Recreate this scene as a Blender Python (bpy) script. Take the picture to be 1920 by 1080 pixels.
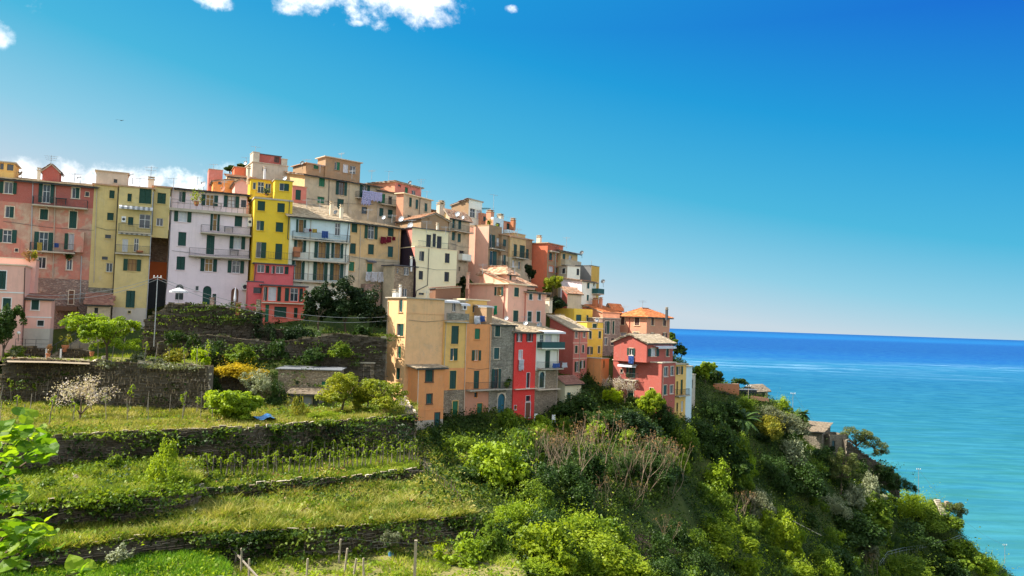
import bpy, math, random
import numpy as np
from mathutils import Vector, Matrix
from mathutils.bvhtree import BVHTree

for o in list(bpy.data.objects):
    bpy.data.objects.remove(o)
SC = bpy.context.scene
COL = SC.collection
R = math.radians
random.seed(7)

# ------------------------------------------------------------------ camera
F_PX = 1450.0                                   # focal length in photo pixels (1920 wide)
PITCH, ROLL = math.atan(64.7 / F_PX), math.atan(0.0336)
c_f = Vector((0, math.cos(PITCH), math.sin(PITCH)))
c_r0 = Vector((1, 0, 0))
c_u0 = Vector((0, -math.sin(PITCH), math.cos(PITCH)))
c_r = c_r0 * math.cos(ROLL) + c_u0 * math.sin(ROLL)
c_u = -c_r0 * math.sin(ROLL) + c_u0 * math.cos(ROLL)
cam_d = bpy.data.cameras.new('camera')
cam = bpy.data.objects.new('camera', cam_d)
COL.objects.link(cam)
cam.matrix_world = Matrix(((c_r.x, c_u.x, -c_f.x, 0), (c_r.y, c_u.y, -c_f.y, 0), (c_r.z, c_u.z, -c_f.z, 0), (0, 0, 0, 1)))
cam_d.sensor_width = 36
cam_d.lens = F_PX / 1920 * 36
cam_d.clip_start = 0.3
cam_d.clip_end = 200000
SC.camera = cam

def ray(px, py):
    return c_f + c_r * ((px - 960) / F_PX) + c_u * ((540 - py) / F_PX)

def at(px, py, d):
    r = ray(px, py)
    return r * (d / r.y)

def onz(px, py, z):
    r = ray(px, py)
    return r * (z / r.z)

# ------------------------------------------------------------------ world, sun, exposure
SUN_EL, SUN_AZ = R(46), R(-92)                  # azimuth from +Y (into the picture), negative = to the left
to_sun = Vector((math.sin(SUN_AZ) * math.cos(SUN_EL), math.cos(SUN_AZ) * math.cos(SUN_EL), math.sin(SUN_EL)))
SC.view_settings.view_transform = 'Standard'
SC.view_settings.look = 'None'
SC.view_settings.exposure = 1.1
SC.view_settings.gamma = 1.0
SC.view_settings.use_curve_mapping = False

SKY_K = 3.0
W = bpy.data.worlds.new('World')
SC.world = W
W.use_nodes = True
nt = W.node_tree
nt.nodes.clear()

class NB:
    """small node-building helper"""
    def __init__(s, tree): s.t = tree
    def n(s, typ, **kw):
        nd = s.t.nodes.new(typ)
        for k, v in kw.items(): setattr(nd, k, v)
        return nd
    def link(s, a, b): s.t.links.new(a, b)
    def put(s, sock, v):
        if hasattr(v, 'is_linked'): s.link(v, sock)
        else: sock.default_value = v
    def math(s, op, a, b=0.0, c=None, clamp=False):
        nd = s.n('ShaderNodeMath', operation=op, use_clamp=clamp)
        s.put(nd.inputs[0], a); s.put(nd.inputs[1], b)
        if c is not None: s.put(nd.inputs[2], c)
        return nd.outputs[0]
    def vec(s, op, a, b=None, out=0):
        nd = s.n('ShaderNodeVectorMath', operation=op)
        s.put(nd.inputs[0], a)
        if b is not None: s.put(nd.inputs[1], b)
        return nd.outputs['Value'] if op in ('DOT_PRODUCT', 'LENGTH') else nd.outputs[0]
    def noise(s, vec, scale, detail=4, rough=.55, dist=0.0):
        nd = s.n('ShaderNodeTexNoise')
        if vec is not None: s.link(vec, nd.inputs['Vector'])
        nd.inputs['Scale'].default_value = scale; nd.inputs['Detail'].default_value = detail
        nd.inputs['Roughness'].default_value = rough; nd.inputs['Distortion'].default_value = dist
        return nd.outputs[0]
    def mix(s, f, a, b, mode='MIX'):
        nd = s.n('ShaderNodeMix', data_type='RGBA', blend_type=mode)
        s.put(nd.inputs[0], f); s.put(nd.inputs[6], a); s.put(nd.inputs[7], b)
        return nd.outputs[2]
    def rng(s, v, a, b, c=0.0, d=1.0, smooth=False):
        nd = s.n('ShaderNodeMapRange', interpolation_type='SMOOTHSTEP' if smooth else 'LINEAR')
        s.put(nd.inputs[0], v)
        for i, x in enumerate((a, b, c, d)): nd.inputs[i + 1].default_value = x
        return nd.outputs[0]
    def mapping(s, vec, scale):
        nd = s.n('ShaderNodeMapping'); s.link(vec, nd.inputs[0]); nd.inputs['Scale'].default_value = scale
        return nd.outputs[0]

b = NB(nt)
sky = b.n('ShaderNodeTexSky', sky_type='NISHITA', sun_disc=False, sun_elevation=SUN_EL, sun_rotation=SUN_AZ,
          altitude=100, air_density=1.0, dust_density=0.3, ozone_density=3.0)
tc = b.n('ShaderNodeTexCoord')
dirv = tc.outputs['Generated']
# the photograph's own sky colours: deep blue overhead and away from the sun, pale towards the horizon and the sun
el = b.n('ShaderNodeSeparateXYZ'); b.link(dirv, el.inputs[0])
elv = b.math('POWER', b.math('MULTIPLY', b.math('MAXIMUM', el.outputs[2], 0.0), 1 / .36, clamp=True), .85)
cosg = b.vec('DOT_PRODUCT', dirv, tuple(to_sun))
tt = b.math('ADD', b.math('SUBTRACT', 1.20, b.math('MULTIPLY', elv, 1.14)), b.math('MULTIPLY', cosg, .70), clamp=True)
ramp = b.n('ShaderNodeValToRGB'); e_ = ramp.color_ramp.elements
stops = [(0.0, (.002, .165, .68)), (.30, (.006, .34, .72)), (.58, (.06, .48, .74)), (.80, (.27, .62, .80)), (1.0, (.58, .70, .80))]
while len(e_) < len(stops): e_.new(.5)
for i_, (p_, c_) in enumerate(stops): e_[i_].position = p_; e_[i_].color = (c_[0], c_[1], c_[2], 1)
b.link(tt, ramp.inputs[0])
tint = b.vec('MULTIPLY', ramp.outputs[0], (SKY_K, SKY_K, SKY_K))
skyb = b.mix(.97, b.vec('MULTIPLY', sky.outputs[0], (.8, .8, .8)), tint)
# clouds: fractal noise gathered into a few banks of cumulus
cn = b.math('ADD', b.math('MULTIPLY', b.noise(dirv, 13.0, 9, .60, .35), .62), b.math('MULTIPLY', b.noise(dirv, 46.0, 6, .62), .38))
mask = None
for (px, py, sx, sz, amp) in ((700, -34, .135, .055, .92), (560, -10, .05, .03, .80), (400, -14, .03, .020, .75), (-14, 62, .024, .022, .80), (62, 18, .03, .018, .42),
                              (40, 335, .10, .034, .72), (150, 342, .10, .034, .70), (240, 345, .08, .030, .66), (330, 350, .05, .030, .62), (10, 310, .04, .02, .55), (960, 18, .012, .007, .60), (668, 44, .014, .007, .58), (450, 330, .06, .02, .55)):
    c = ray(px, py).normalized()
    t = Vector((c.y, -c.x, 0)).normalized(); u = t.cross(c)
    a_ = b.math('DIVIDE', b.vec('DOT_PRODUCT', dirv, tuple(t)), sx)
    b_ = b.math('DIVIDE', b.math('SUBTRACT', b.vec('DOT_PRODUCT', dirv, tuple(u)), 0), sz)
    fr = b.math('GREATER_THAN', b.vec('DOT_PRODUCT', dirv, tuple(c)), 0.0)
    q = b.math('ADD', b.math('MULTIPLY', a_, a_), b.math('MULTIPLY', b_, b_))
    g = b.math('MULTIPLY', b.math('MULTIPLY', b.math('SUBTRACT', 1.0, b.math('MULTIPLY', q, .8), clamp=True), amp), fr)
    mask = g if mask is None else b.math('MAXIMUM', mask, g)
cl = b.math('ADD', mask, b.math('MULTIPLY', b.math('SUBTRACT', cn, .5), 2.9))
gate = b.rng(mask, 0.0, .12)
cl = b.math('MULTIPLY', b.rng(cl, .30, 1.05, smooth=True), gate)
# added cumulus outside the view only, to fill shaded walls with neutral light
axis = b.vec('DOT_PRODUCT', dirv, tuple(c_f))
rest = b.rng(axis, .74, .64, smooth=True)
fld = b.math('ADD', b.math('MULTIPLY', b.noise(dirv, 3.2, 7, .60, .3), .75), b.math('MULTIPLY', b.noise(dirv, 14.0, 6, .62), .25))
fill_cumulus = b.math('MULTIPLY', b.math('MULTIPLY', b.rng(fld, .45, .55, smooth=True), rest), b.rng(el.outputs[2], .0, .06))
cl = b.math('MAXIMUM', cl, fill_cumulus)
shade = b.noise(dirv, 26.0, 5, .6)
ccol = b.mix(b.rng(shade, .35, .65), (4.2, 4.2, 4.3, 1), (6.9, 6.65, 6.3, 1))
skyc = b.mix(cl, skyb, ccol)
bg = b.n('ShaderNodeBackground')
bg.inputs[1].default_value = 0.15
b.link(skyc, bg.inputs[0])
wo = b.n('ShaderNodeOutputWorld')
b.link(bg.outputs[0], wo.inputs[0])

sun_d = bpy.data.lights.new('sun', 'SUN')
sun_d.energy = 5.0
sun_d.angle = R(0.5)
sun_d.color = (1.0, 0.93, 0.82)
sun = bpy.data.objects.new('sun', sun_d)
COL.objects.link(sun)
sun.rotation_euler = to_sun.to_track_quat('Z', 'Y').to_euler()

# ------------------------------------------------------------------ materials
MATS = {}
def newmat(name):
    m = bpy.data.materials.new(name); m.use_nodes = True
    m.node_tree.nodes.clear()
    nb = NB(m.node_tree)
    out = nb.n('ShaderNodeOutputMaterial')
    MATS[name] = m
    return m, nb, out

def c4(c): return (c[0], c[1], c[2], 1)

def plaster(name, col, col2=None, patch=0.0, rough=.92, streak=.35, dirt=.3, bump=.25, scale=1.0):
    """painted plaster: cloudy tone, rain streaks, grime patches, optional second coat showing through"""
    m, nb, out = newmat(name)
    tn = (1.10, 1.0, .86)
    col = [min(.86, .97 * k * x ** 1.15) for x, k in zip(col, tn)]; col2 = col2 and [min(.86, .97 * k * x ** 1.1) for x, k in zip(col2, tn)]
    oc = nb.n('ShaderNodeTexCoord').outputs['Object']
    base = c4(col)
    if col2 is not None:
        pn = nb.noise(oc, .45 * scale, 6, .65, .4)
        base = nb.mix(nb.rng(pn, .62 - patch * .3, .70 - patch * .3), base, c4(col2))
    n1 = nb.noise(oc, .9 * scale, 5, .6)
    base = nb.mix(nb.rng(n1, .42, .66, 0, dirt * 1.2), base, c4([x * .70 for x in col]))
    st = nb.noise(nb.mapping(oc, (1.9, 1.9, .13)), 1.0, 5, .65)
    base = nb.mix(nb.rng(st, .55, .78, 0, streak * .8), base, (.24, .19, .14, 1))
    n4 = nb.noise(oc, 1.0 * scale, 7, .7, .8)
    base = nb.mix(nb.rng(n4, .57, .64, 0, dirt * 1.1), base, c4([x * .55 + .06 for x in col]))
    base = nb.mix(nb.rng(n4, .40, .36, 0, dirt * .9), base, c4([min(.85, x * .8 + .16) for x in col]))
    n5 = nb.noise(nb.mapping(oc, (3.5, 3.5, .3)), 1.0, 5, .65)
    base = nb.mix(nb.rng(n5, .60, .72, 0, streak * .8), base, c4([x * .42 + .05 for x in col]))
    n3 = nb.noise(oc, 14.0, 3, .6)
    base = nb.mix(nb.rng(n3, .25, .75, .0, .16), base, (.7, .66, .6, 1))
    p = nb.n('ShaderNodeBsdfPrincipled')
    nb.put(p.inputs['Base Color'], base)
    p.inputs['Roughness'].default_value = rough
    p.inputs['Specular IOR Level'].default_value = .15
    bm = nb.n('ShaderNodeBump'); bm.inputs['Strength'].default_value = bump; bm.inputs['Distance'].default_value = .05
    nb.link(nb.noise(oc, 9.0, 5, .65), bm.inputs['Height'])
    nb.link(bm.outputs[0], p.inputs['Normal'])
    nb.link(p.outputs[0], out.inputs[0])
    return m

def tonal(name, cols, rough=.85, spec=.2, nscale=3.0, namt=.35, bump=.3, bscale=6.0, metallic=0.0, moss=None):
    """per-piece 'tone' attribute picks a colour between the listed ones; fine noise on top"""
    m, nb, out = newmat(name)
    at_ = nb.n('ShaderNodeAttribute', attribute_name='tone')
    ramp = nb.n('ShaderNodeValToRGB')
    e = ramp.color_ramp.elements
    while len(e) < len(cols): e.new(.5)
    for i, c in enumerate(cols):
        e[i].position = i / max(1, len(cols) - 1); e[i].color = c4(c)
    nb.link(at_.outputs['Fac'], ramp.inputs[0])
    oc = nb.n('ShaderNodeTexCoord').outputs['Object']
    n1 = nb.noise(oc, nscale, 5, .65)
    base = nb.mix(nb.rng(n1, .3, .75, 0, namt), ramp.outputs[0], c4([x * .45 for x in cols[0]]))
    if moss:
        base = nb.mix(nb.rng(nb.noise(oc, .35, 6, .7, .5), .52, .66, 0, moss[3]), base, c4(moss))
    p = nb.n('ShaderNodeBsdfPrincipled')
    nb.put(p.inputs['Base Color'], base)
    p.inputs['Roughness'].default_value = rough; p.inputs['Specular IOR Level'].default_value = spec
    p.inputs['Metallic'].default_value = metallic
    if bump:
        bm = nb.n('ShaderNodeBump'); bm.inputs['Strength'].default_value = bump; bm.inputs['Distance'].default_value = .05
        nb.link(nb.noise(oc, bscale, 5, .65), bm.inputs['Height'])
        nb.link(bm.outputs[0], p.inputs['Normal'])
    nb.link(p.outputs[0], out.inputs[0])
    return m

def rubble(name, cols, mortar, scale=3.2, bump=.9):
    """rough masonry too far off to count: irregular stones with recessed joints"""
    m, nb, out = newmat(name)
    oc = nb.n('ShaderNodeTexCoord').outputs['Object']
    wob = nb.noise(oc, 2.5, 3)
    v = nb.mapping(oc, (1.0, 1.0, 2.1))
    v2 = nb.vec('ADD', v, nb.vec('MULTIPLY', nb.n('ShaderNodeTexCoord').outputs['Object'], (.0, .0, .0)))
    vo = nb.n('ShaderNodeTexVoronoi'); nb.link(v2, vo.inputs['Vector']); vo.inputs['Scale'].default_value = scale
    ve = nb.n('ShaderNodeTexVoronoi', feature='DISTANCE_TO_EDGE'); nb.link(v2, ve.inputs['Vector']); ve.inputs['Scale'].default_value = scale
    sep = nb.n('ShaderNodeSeparateColor'); nb.link(vo.outputs['Color'], sep.inputs[0])
    ramp = nb.n('ShaderNodeValToRGB'); e = ramp.color_ramp.elements
    while len(e) < len(cols): e.new(.5)
    for i, c in enumerate(cols):
        e[i].position = i / (len(cols) - 1); e[i].color = c4(c)
    nb.link(sep.outputs[0], ramp.inputs[0])
    base = nb.mix(nb.rng(ve.outputs['Distance'], .02, .09, 1, 0), ramp.outputs[0], c4(mortar))
    base = nb.mix(nb.rng(nb.noise(oc, .5, 5, .65), .45, .7, 0, .5), base, c4([x * .5 for x in mortar]))
    p = nb.n('ShaderNodeBsdfPrincipled'); nb.put(p.inputs['Base Color'], base)
    p.inputs['Roughness'].default_value = .93; p.inputs['Specular IOR Level'].default_value = .15
    bm = nb.n('ShaderNodeBump'); bm.inputs['Strength'].default_value = bump; bm.inputs['Distance'].default_value = .12
    nb.link(nb.math('ADD', nb.rng(ve.outputs['Distance'], 0, .18), nb.math('MULTIPLY', wob, .4)), bm.inputs['Height'])
    nb.link(bm.outputs[0], p.inputs['Normal']); nb.link(p.outputs[0], out.inputs[0])
    return m

def plain(name, col, rough=.6, spec=.3, metallic=0.0, var=.2, trans=0.0):
    m, nb, out = newmat(name)
    oc = nb.n('ShaderNodeTexCoord').outputs['Object']
    base = nb.mix(nb.rng(nb.noise(oc, 3.0, 4), .3, .7, 0, var), c4(col), c4([x * .55 for x in col]))
    p = nb.n('ShaderNodeBsdfPrincipled'); nb.put(p.inputs['Base Color'], base)
    p.inputs['Roughness'].default_value = rough; p.inputs['Specular IOR Level'].default_value = spec
    p.inputs['Metallic'].default_value = metallic
    sh = p.outputs[0]
    if trans:
        tr = nb.n('ShaderNodeBsdfTranslucent'); nb.put(tr.inputs[0], base)
        mx = nb.n('ShaderNodeMixShader'); mx.inputs[0].default_value = trans
        nb.link(sh, mx.inputs[1]); nb.link(tr.outputs[0], mx.inputs[2]); sh = mx.outputs[0]
    nb.link(sh, out.inputs[0])
    return m

def leafmat(name, cols, trans=.4, gloss=.25, nscale=.7, na=(-.12, .32)):
    """leaves: per-leaf tone, patches of different growth, light passing through the blade"""
    m, nb, out = newmat(name)
    at_ = nb.n('ShaderNodeAttribute', attribute_name='tone')
    oc = nb.n('ShaderNodeTexCoord').outputs['Object']
    f = nb.math('ADD', nb.math('MULTIPLY', at_.outputs['Fac'], .75), nb.rng(nb.noise(oc, nscale, 4, .6), .3, .7, *na), clamp=True)
    ramp = nb.n('ShaderNodeValToRGB'); e = ramp.color_ramp.elements
    while len(e) < len(cols): e.new(.5)
    for i, c in enumerate(cols):
        e[i].position = i / (len(cols) - 1); e[i].color = c4(c)
    nb.link(f, ramp.inputs[0])
    p = nb.n('ShaderNodeBsdfPrincipled'); nb.link(ramp.outputs[0], p.inputs['Base Color'])
    p.inputs['Roughness'].default_value = .5; p.inputs['Specular IOR Level'].default_value = gloss
    tr = nb.n('ShaderNodeBsdfTranslucent')
    nb.link(nb.mix(1.0, ramp.outputs[0], (1.25, 1.2, .55, 1), 'MULTIPLY'), tr.inputs[0])
    mx = nb.n('ShaderNodeMixShader'); mx.inputs[0].default_value = trans
    nb.link(p.outputs[0], mx.inputs[1]); nb.link(tr.outputs[0], mx.inputs[2]); nb.link(mx.outputs[0], out.inputs[0])
    return m

plaster('salmon_old', (.58, .25, .20), (.54, .41, .34), .5, streak=.45, dirt=.5)
plaster('salmon_top', (0.46, 0.13, 0.11), dirt=.25)
plaster('yellow_pale', (.66, .57, .29), (.58, .51, .37), .1, dirt=.35)
plaster('lavender_white', (0.84, 0.76, 0.9), dirt=.18, streak=.22)
plaster('grey_plinth', (.58, .56, .54))
plaster('yellow_bright', (1.15, 0.62, 0.004), dirt=.18, streak=.2)
plaster('rose', (0.7, 0.14, 0.17), dirt=.25)
plaster('coral', (0.82, 0.2, 0.15), dirt=.25)
plaster('pale_blue', (0.64, 0.82, 0.97), dirt=.2, streak=.25)
plaster('tan', (0.68, 0.5, 0.27), (0.52, 0.42, 0.3), .15, dirt=.4)
plaster('grey_beige', (.60, .53, .41), (.46, .41, .33), .4, dirt=.5, streak=.5)
plaster('cream', (0.95, 0.82, 0.64), dirt=.18, streak=.25)
plaster('apricot', (.68, .40, .20), dirt=.3)
plaster('orange', (0.86, 0.385, 0.15), dirt=.25)
plaster('orange_deep', (.78, .38, .10), dirt=.3)
plaster('light_pink', (0.86, 0.53, 0.5), dirt=.2, streak=.25)
plaster('pink_house', (0.8, 0.5, 0.42), dirt=.2, streak=.25)
plaster('beige_tower', (.86, .55, .31), (.72, .49, .30), .2, dirt=.35, streak=.3)
plaster('yellow_soft', (0.88, 0.57, 0.2), dirt=.3)
plaster('yellow_clear', (.95, .62, .07), dirt=.25)
plaster('red', (0.8, 0.03, 0.022), dirt=.2, streak=.2)
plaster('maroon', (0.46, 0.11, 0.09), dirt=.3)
plaster('dusty_pink', (0.63, 0.23, 0.2), dirt=.35)
plaster('red_orange', (.72, .19, .09), dirt=.3)
plaster('coral_corner', (0.45, 0.1, 0.08), dirt=.25)
plaster('white_wall', (0.9, 0.92, 0.9), dirt=.2, streak=.3)
plaster('grey_render', (.56, .53, .48), dirt=.4, streak=.5)
plaster('ochre', (.60, .42, .08))
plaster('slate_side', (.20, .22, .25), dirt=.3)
plaster('dark_plum', (.30, .16, .17), dirt=.3)
plaster('brown_plaster', (0.38, 0.26, 0.155), (0.32, 0.25, 0.18), .3, dirt=.4)
plaster('salmon_light', (0.64, 0.32, 0.215), dirt=.3)
plaster('trim_cream', (.82, .72, .55), dirt=.2)
plaster('trim_pale', (.76, .69, .60), dirt=.3)
plaster('concrete', (.52, .49, .44), dirt=.5, streak=.5)
plaster('paving', (.30, .26, .20), dirt=.4)
rubble('stone_grey', [(.30, .27, .22), (.44, .40, .31), (.56, .50, .39), (.36, .31, .25)], (.34, .30, .23))
rubble('stone_warm', [(.34, .26, .18), (.48, .38, .26), (.58, .46, .32), (.40, .31, .23)], (.36, .29, .20))
plain('near_black', (.035, .022, .035), .8, .15)
rubble('barn_stone', [(.20, .165, .125), (.29, .245, .185), (.36, .31, .235), (.24, .20, .15)], (.22, .185, .14))
rubble('stone_dusty', [(.38, .24, .19), (.52, .35, .27), (.58, .43, .34), (.42, .27, .22)], (.34, .26, .23))
tonal('slate_tile', [(.34, .26, .18), (.48, .38, .26), (.60, .49, .35), (.40, .30, .20)], moss=(.42, .32, .18, .45))
tonal('clay_tile', [(.36, .17, .10), (.50, .27, .16), (.62, .40, .27), (.50, .36, .25)], moss=(.40, .33, .23, .65))
tonal('dark_slate', [(.20, .155, .11), (.29, .23, .165), (.36, .29, .21), (.24, .18, .125)], moss=(.22, .18, .11, .5))
tonal('orange_tile', [(.52, .15, .05), (.64, .21, .07), (.70, .28, .11)], namt=.35)
tonal('brown_tile', [(.28, .13, .10), (.34, .17, .12), (.40, .22, .16)])
tonal('wall_stone', [(.17, .13, .085), (.44, .35, .235), (.70, .59, .43), (.29, .225, .15), (.84, .74, .58)], moss=(.13, .13, .045, .4))
tonal('wall_stone_dark', [(.16, .135, .10), (.24, .20, .15), (.34, .30, .23), (.20, .16, .12)], moss=(.07, .085, .03, .8))
plain('joint_shadow', (.13, .11, .085), .95, .1)
plain('shutter_green', (.008, .06, .045), .5, .3, var=.35)
plain('shutter_pine', (.008, .06, .035), .5, .3, var=.4)
plain('shutter_faded', (.018, .068, .055), .6, .25, var=.5)
plain('shutter_bright', (.02, .16, .075), .55, .3, var=.35)
plain('shutter_teal', (.016, .09, .088), .55, .3, var=.35)
plain('shutter_dark', (.03, .035, .045), .5, .3)
plain('shutter_brown', (.10, .05, .04), .55, .3)
plain('glass', (.035, .045, .055), .08, .6)
plain('curtain', (.36, .22, .10), .9, .1)
plain('white_paint', (.78, .78, .76), .5, .3)
plain('door_wood', (.20, .10, .06), .6, .3)
plain('door_blue', (.025, .14, .20), .5, .3)
plain('door_red', (.42, .06, .05), .6, .3)
plain('iron', (.06, .065, .07), .5, .4, var=.3)
plain('metal', (.42, .44, .46), .4, .5, .6)
plain('dark_roof', (.10, .10, .115), .7, .2)
plain('tin_roof', (.24, .25, .27), .45, .5, .3)
plain('fabric_white', (.80, .80, .84), .9, .1, trans=.25)
plain('fabric_lilac', (.58, .58, .84), .9, .1, trans=.3)
plain('fabric_blue', (.08, .16, .45), .9, .1, trans=.2)
plain('fabric_red', (.26, .03, .05), .9, .1, trans=.2)
plain('fabric_yellow', (.70, .52, .12), .9, .1, trans=.2)
plain('fabric_green', (.03, .36, .18), .9, .1, trans=.3)
plain('terracotta', (.50, .20, .10), .85, .1)
plain('orange_wall', (.66, .17, .06), .85, .1)
plain('wood_grey', (.30, .26, .21), .85, .1, var=.5)
plain('wood_pale', (.42, .35, .26), .85, .1, var=.4)
plain('bark', (.15, .11, .08), .95, .05, var=.5)
plain('bark_pale', (.33, .235, .165), .9, .05, var=.45)
plain('twig', (.34, .17, .10), .9, .05, var=.4)
plain('wire_grey', (.35, .35, .35), .5, .3)
plain('sky_panel', (.16, .34, .44), .12, .6)
plain('plastic_blue', (.07, .22, .46), .4, .4)
plain('soil', (.12, .085, .058), .95, .05, var=.6)
leafmat('leaf_bright', [(.11, .19, .012), (.25, .36, .02), (.42, .52, .03)], .45)
leafmat('leaf_lime', [(.14, .22, .015), (.26, .35, .02), (.40, .47, .03)], .5)
leafmat('leaf_mid', [(.05, .11, .012), (.15, .235, .018), (.30, .38, .03)], .38)
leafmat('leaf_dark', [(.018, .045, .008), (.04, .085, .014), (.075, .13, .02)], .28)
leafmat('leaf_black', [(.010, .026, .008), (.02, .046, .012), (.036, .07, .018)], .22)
leafmat('leaf_olive', [(.11, .13, .07), (.19, .21, .12), (.28, .29, .18)], .3)
leafmat('leaf_silver', [(.16, .19, .10), (.28, .31, .18), (.42, .44, .29)], .25)
leafmat('leaf_yellow', [(.10, .16, .015), (.26, .30, .025), (.44, .42, .03)], .42)
leafmat('leaf_pine', [(.055, .085, .02), (.12, .15, .04), (.22, .23, .07)], .25)
leafmat('flower_yellow', [(.20, .20, .02), (.55, .40, .01), (.70, .50, .02)], .3)
leafmat('flower_gold', [(.11, .15, .02), (.28, .27, .025), (.46, .38, .04)], .3)
leafmat('blossom', [(.40, .32, .29), (.58, .50, .46), (.74, .68, .62)], .35)
leafmat('bud', [(.22, .11, .04), (.30, .16, .06), (.32, .21, .09)], .2)
leafmat('leaf_vivid', [(.20, .30, .01), (.36, .48, .015), (.52, .60, .02)], .6)
leafmat('near_leaf', [(.07, .17, .01), (.18, .32, .015), (.36, .47, .02)], .58, .3)
leafmat('grass_lit', [(.06, .12, .012), (.23, .31, .03), (.48, .48, .10)], .4, .12, .35, (-.45, .5))
leafmat('grass_dry', [(.15, .18, .025), (.33, .32, .07), (.52, .46, .18)], .35, .12, .35, (-.45, .5))
leafmat('grass_fresh', [(.06, .15, .012), (.12, .25, .02), (.20, .33, .03)], .45, .12, .35, (-.3, .4))
leafmat('scrub', [(.014, .036, .008), (.05, .095, .014), (.19, .24, .03)], .3, .15, .3, (-.35, .45))
M = MATS

# ------------------------------------------------------------------ mesh helpers
class MB:
    def __init__(s): s.v = []; s.f = []; s.m = []; s.t = []
    def poly(s, pts, m=0, t=.5):
        i = len(s.v); s.v += [tuple(p) for p in pts]; s.f.append(tuple(range(i, i + len(pts)))); s.m.append(m); s.t.append(t)
    def box(s, c, ax, ay, az, m=0, t=.5, skip=()):
        c = Vector(c); i = len(s.v)
        for k in range(8):
            s.v.append(tuple(c + ax * (1 if k & 1 else -1) + ay * (1 if k & 2 else -1) + az * (1 if k & 4 else -1)))
        for q, fc in enumerate(((0, 1, 5, 4), (2, 6, 7, 3), (0, 4, 6, 2), (1, 3, 7, 5), (4, 5, 7, 6), (0, 2, 3, 1))):
            if q in skip: continue
            s.f.append(tuple(i + a for a in fc)); s.m.append(m); s.t.append(t)
    def bar(s, p, q, r0, r1=None, n=5, m=0, t=.5, cap=True):
        p, q = Vector(p), Vector(q); r1 = r0 if r1 is None else r1
        d = q - p
        if d.length < 1e-6: return
        d.normalize(); a = d.orthogonal().normalized(); c = d.cross(a); i = len(s.v)
        for rr, pt in ((r0, p), (r1, q)):
            for k in range(n):
                an = 2 * math.pi * k / n
                s.v.append(tuple(pt + a * (math.cos(an) * rr) + c * (math.sin(an) * rr)))
        for k in range(n):
            s.f.append((i + k, i + (k + 1) % n, i + n + (k + 1) % n, i + n + k)); s.m.append(m); s.t.append(t)
        if cap:
            s.f.append(tuple(i + n + k for k in range(n))); s.m.append(m); s.t.append(t)
            s.f.append(tuple(i + n - 1 - k for k in range(n))); s.m.append(m); s.t.append(t)
    def lathe(s, c, prof, n=10, m=0, t=.5):
        c = Vector(c); i = len(s.v)
        for (r, z) in prof:
            for k in range(n):
                an = 2 * math.pi * k / n
                s.v.append((c.x + r * math.cos(an), c.y + r * math.sin(an), c.z + z))
        for j in range(len(prof) - 1):
            for k in range(n):
                s.f.append((i + j * n + k, i + j * n + (k + 1) % n, i + (j + 1) * n + (k + 1) % n, i + (j + 1) * n + k)); s.m.append(m); s.t.append(t)
        s.f.append(tuple(i + (len(prof) - 1) * n + k for k in range(n))); s.m.append(m); s.t.append(t)
    def mesh(s, name, mats, off=Vector((0, 0, 0))):
        me = bpy.data.meshes.new(name)
        me.from_pydata([(x - off.x, y - off.y, z - off.z) for x, y, z in s.v], [], s.f)
        for mt in mats: me.materials.append(M[mt] if isinstance(mt, str) else mt)
        me.polygons.foreach_set('material_index', s.m)
        a = me.attributes.new('tone', 'FLOAT', 'FACE'); a.data.foreach_set('value', s.t)
        me.update()
        return me
    def build(s, name, mats, parent=None, loc=None):
        if isinstance(mats, str): mats = [mats]
        if parent is not None: off = wloc(parent)
        elif loc is not None: off = Vector(loc)
        else:
            a = np.array(s.v); off = Vector((float(a[:, 0].mean()), float(a[:, 1].mean()), float(a[:, 2].min())))
        return link(name, s.mesh(name, mats, off), parent, off if parent is None else None)

def wloc(o):
    v = Vector(o.location)
    while o.parent is not None:
        o = o.parent; v = v + Vector(o.location)
    return v

def link(name, data, parent=None, loc=None):
    o = bpy.data.objects.new(name, data); COL.objects.link(o)
    if parent is not None: o.parent = parent
    if loc is not None: o.location = loc
    return o

def tag(o, label=None, cat=None, group=None, kind=None):
    if label: o['label'] = label
    if cat: o['category'] = cat
    if group: o['group'] = group
    if kind: o['kind'] = kind
    return o

def empty(name, loc, label=None, cat=None, group=None):
    o = link(name, None, None, loc); o.empty_display_size = .5
    return tag(o, label, cat, group)

def npmesh(name, verts, faces, tone, mats):
    """verts (N,3), faces (F,k) same k"""
    me = bpy.data.meshes.new(name)
    F, k = faces.shape
    me.vertices.add(len(verts)); me.vertices.foreach_set('co', verts.astype(np.float32).ravel())
    me.loops.add(F * k); me.loops.foreach_set('vertex_index', faces.astype(np.int32).ravel())
    me.polygons.add(F); me.polygons.foreach_set('loop_start', np.arange(0, F * k, k, dtype=np.int32))
    a = me.attributes.new('tone', 'FLOAT', 'FACE'); a.data.foreach_set('value', tone.astype(np.float32))
    for mt in mats: me.materials.append(M[mt])
    me.update(calc_edges=True)
    return me
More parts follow.
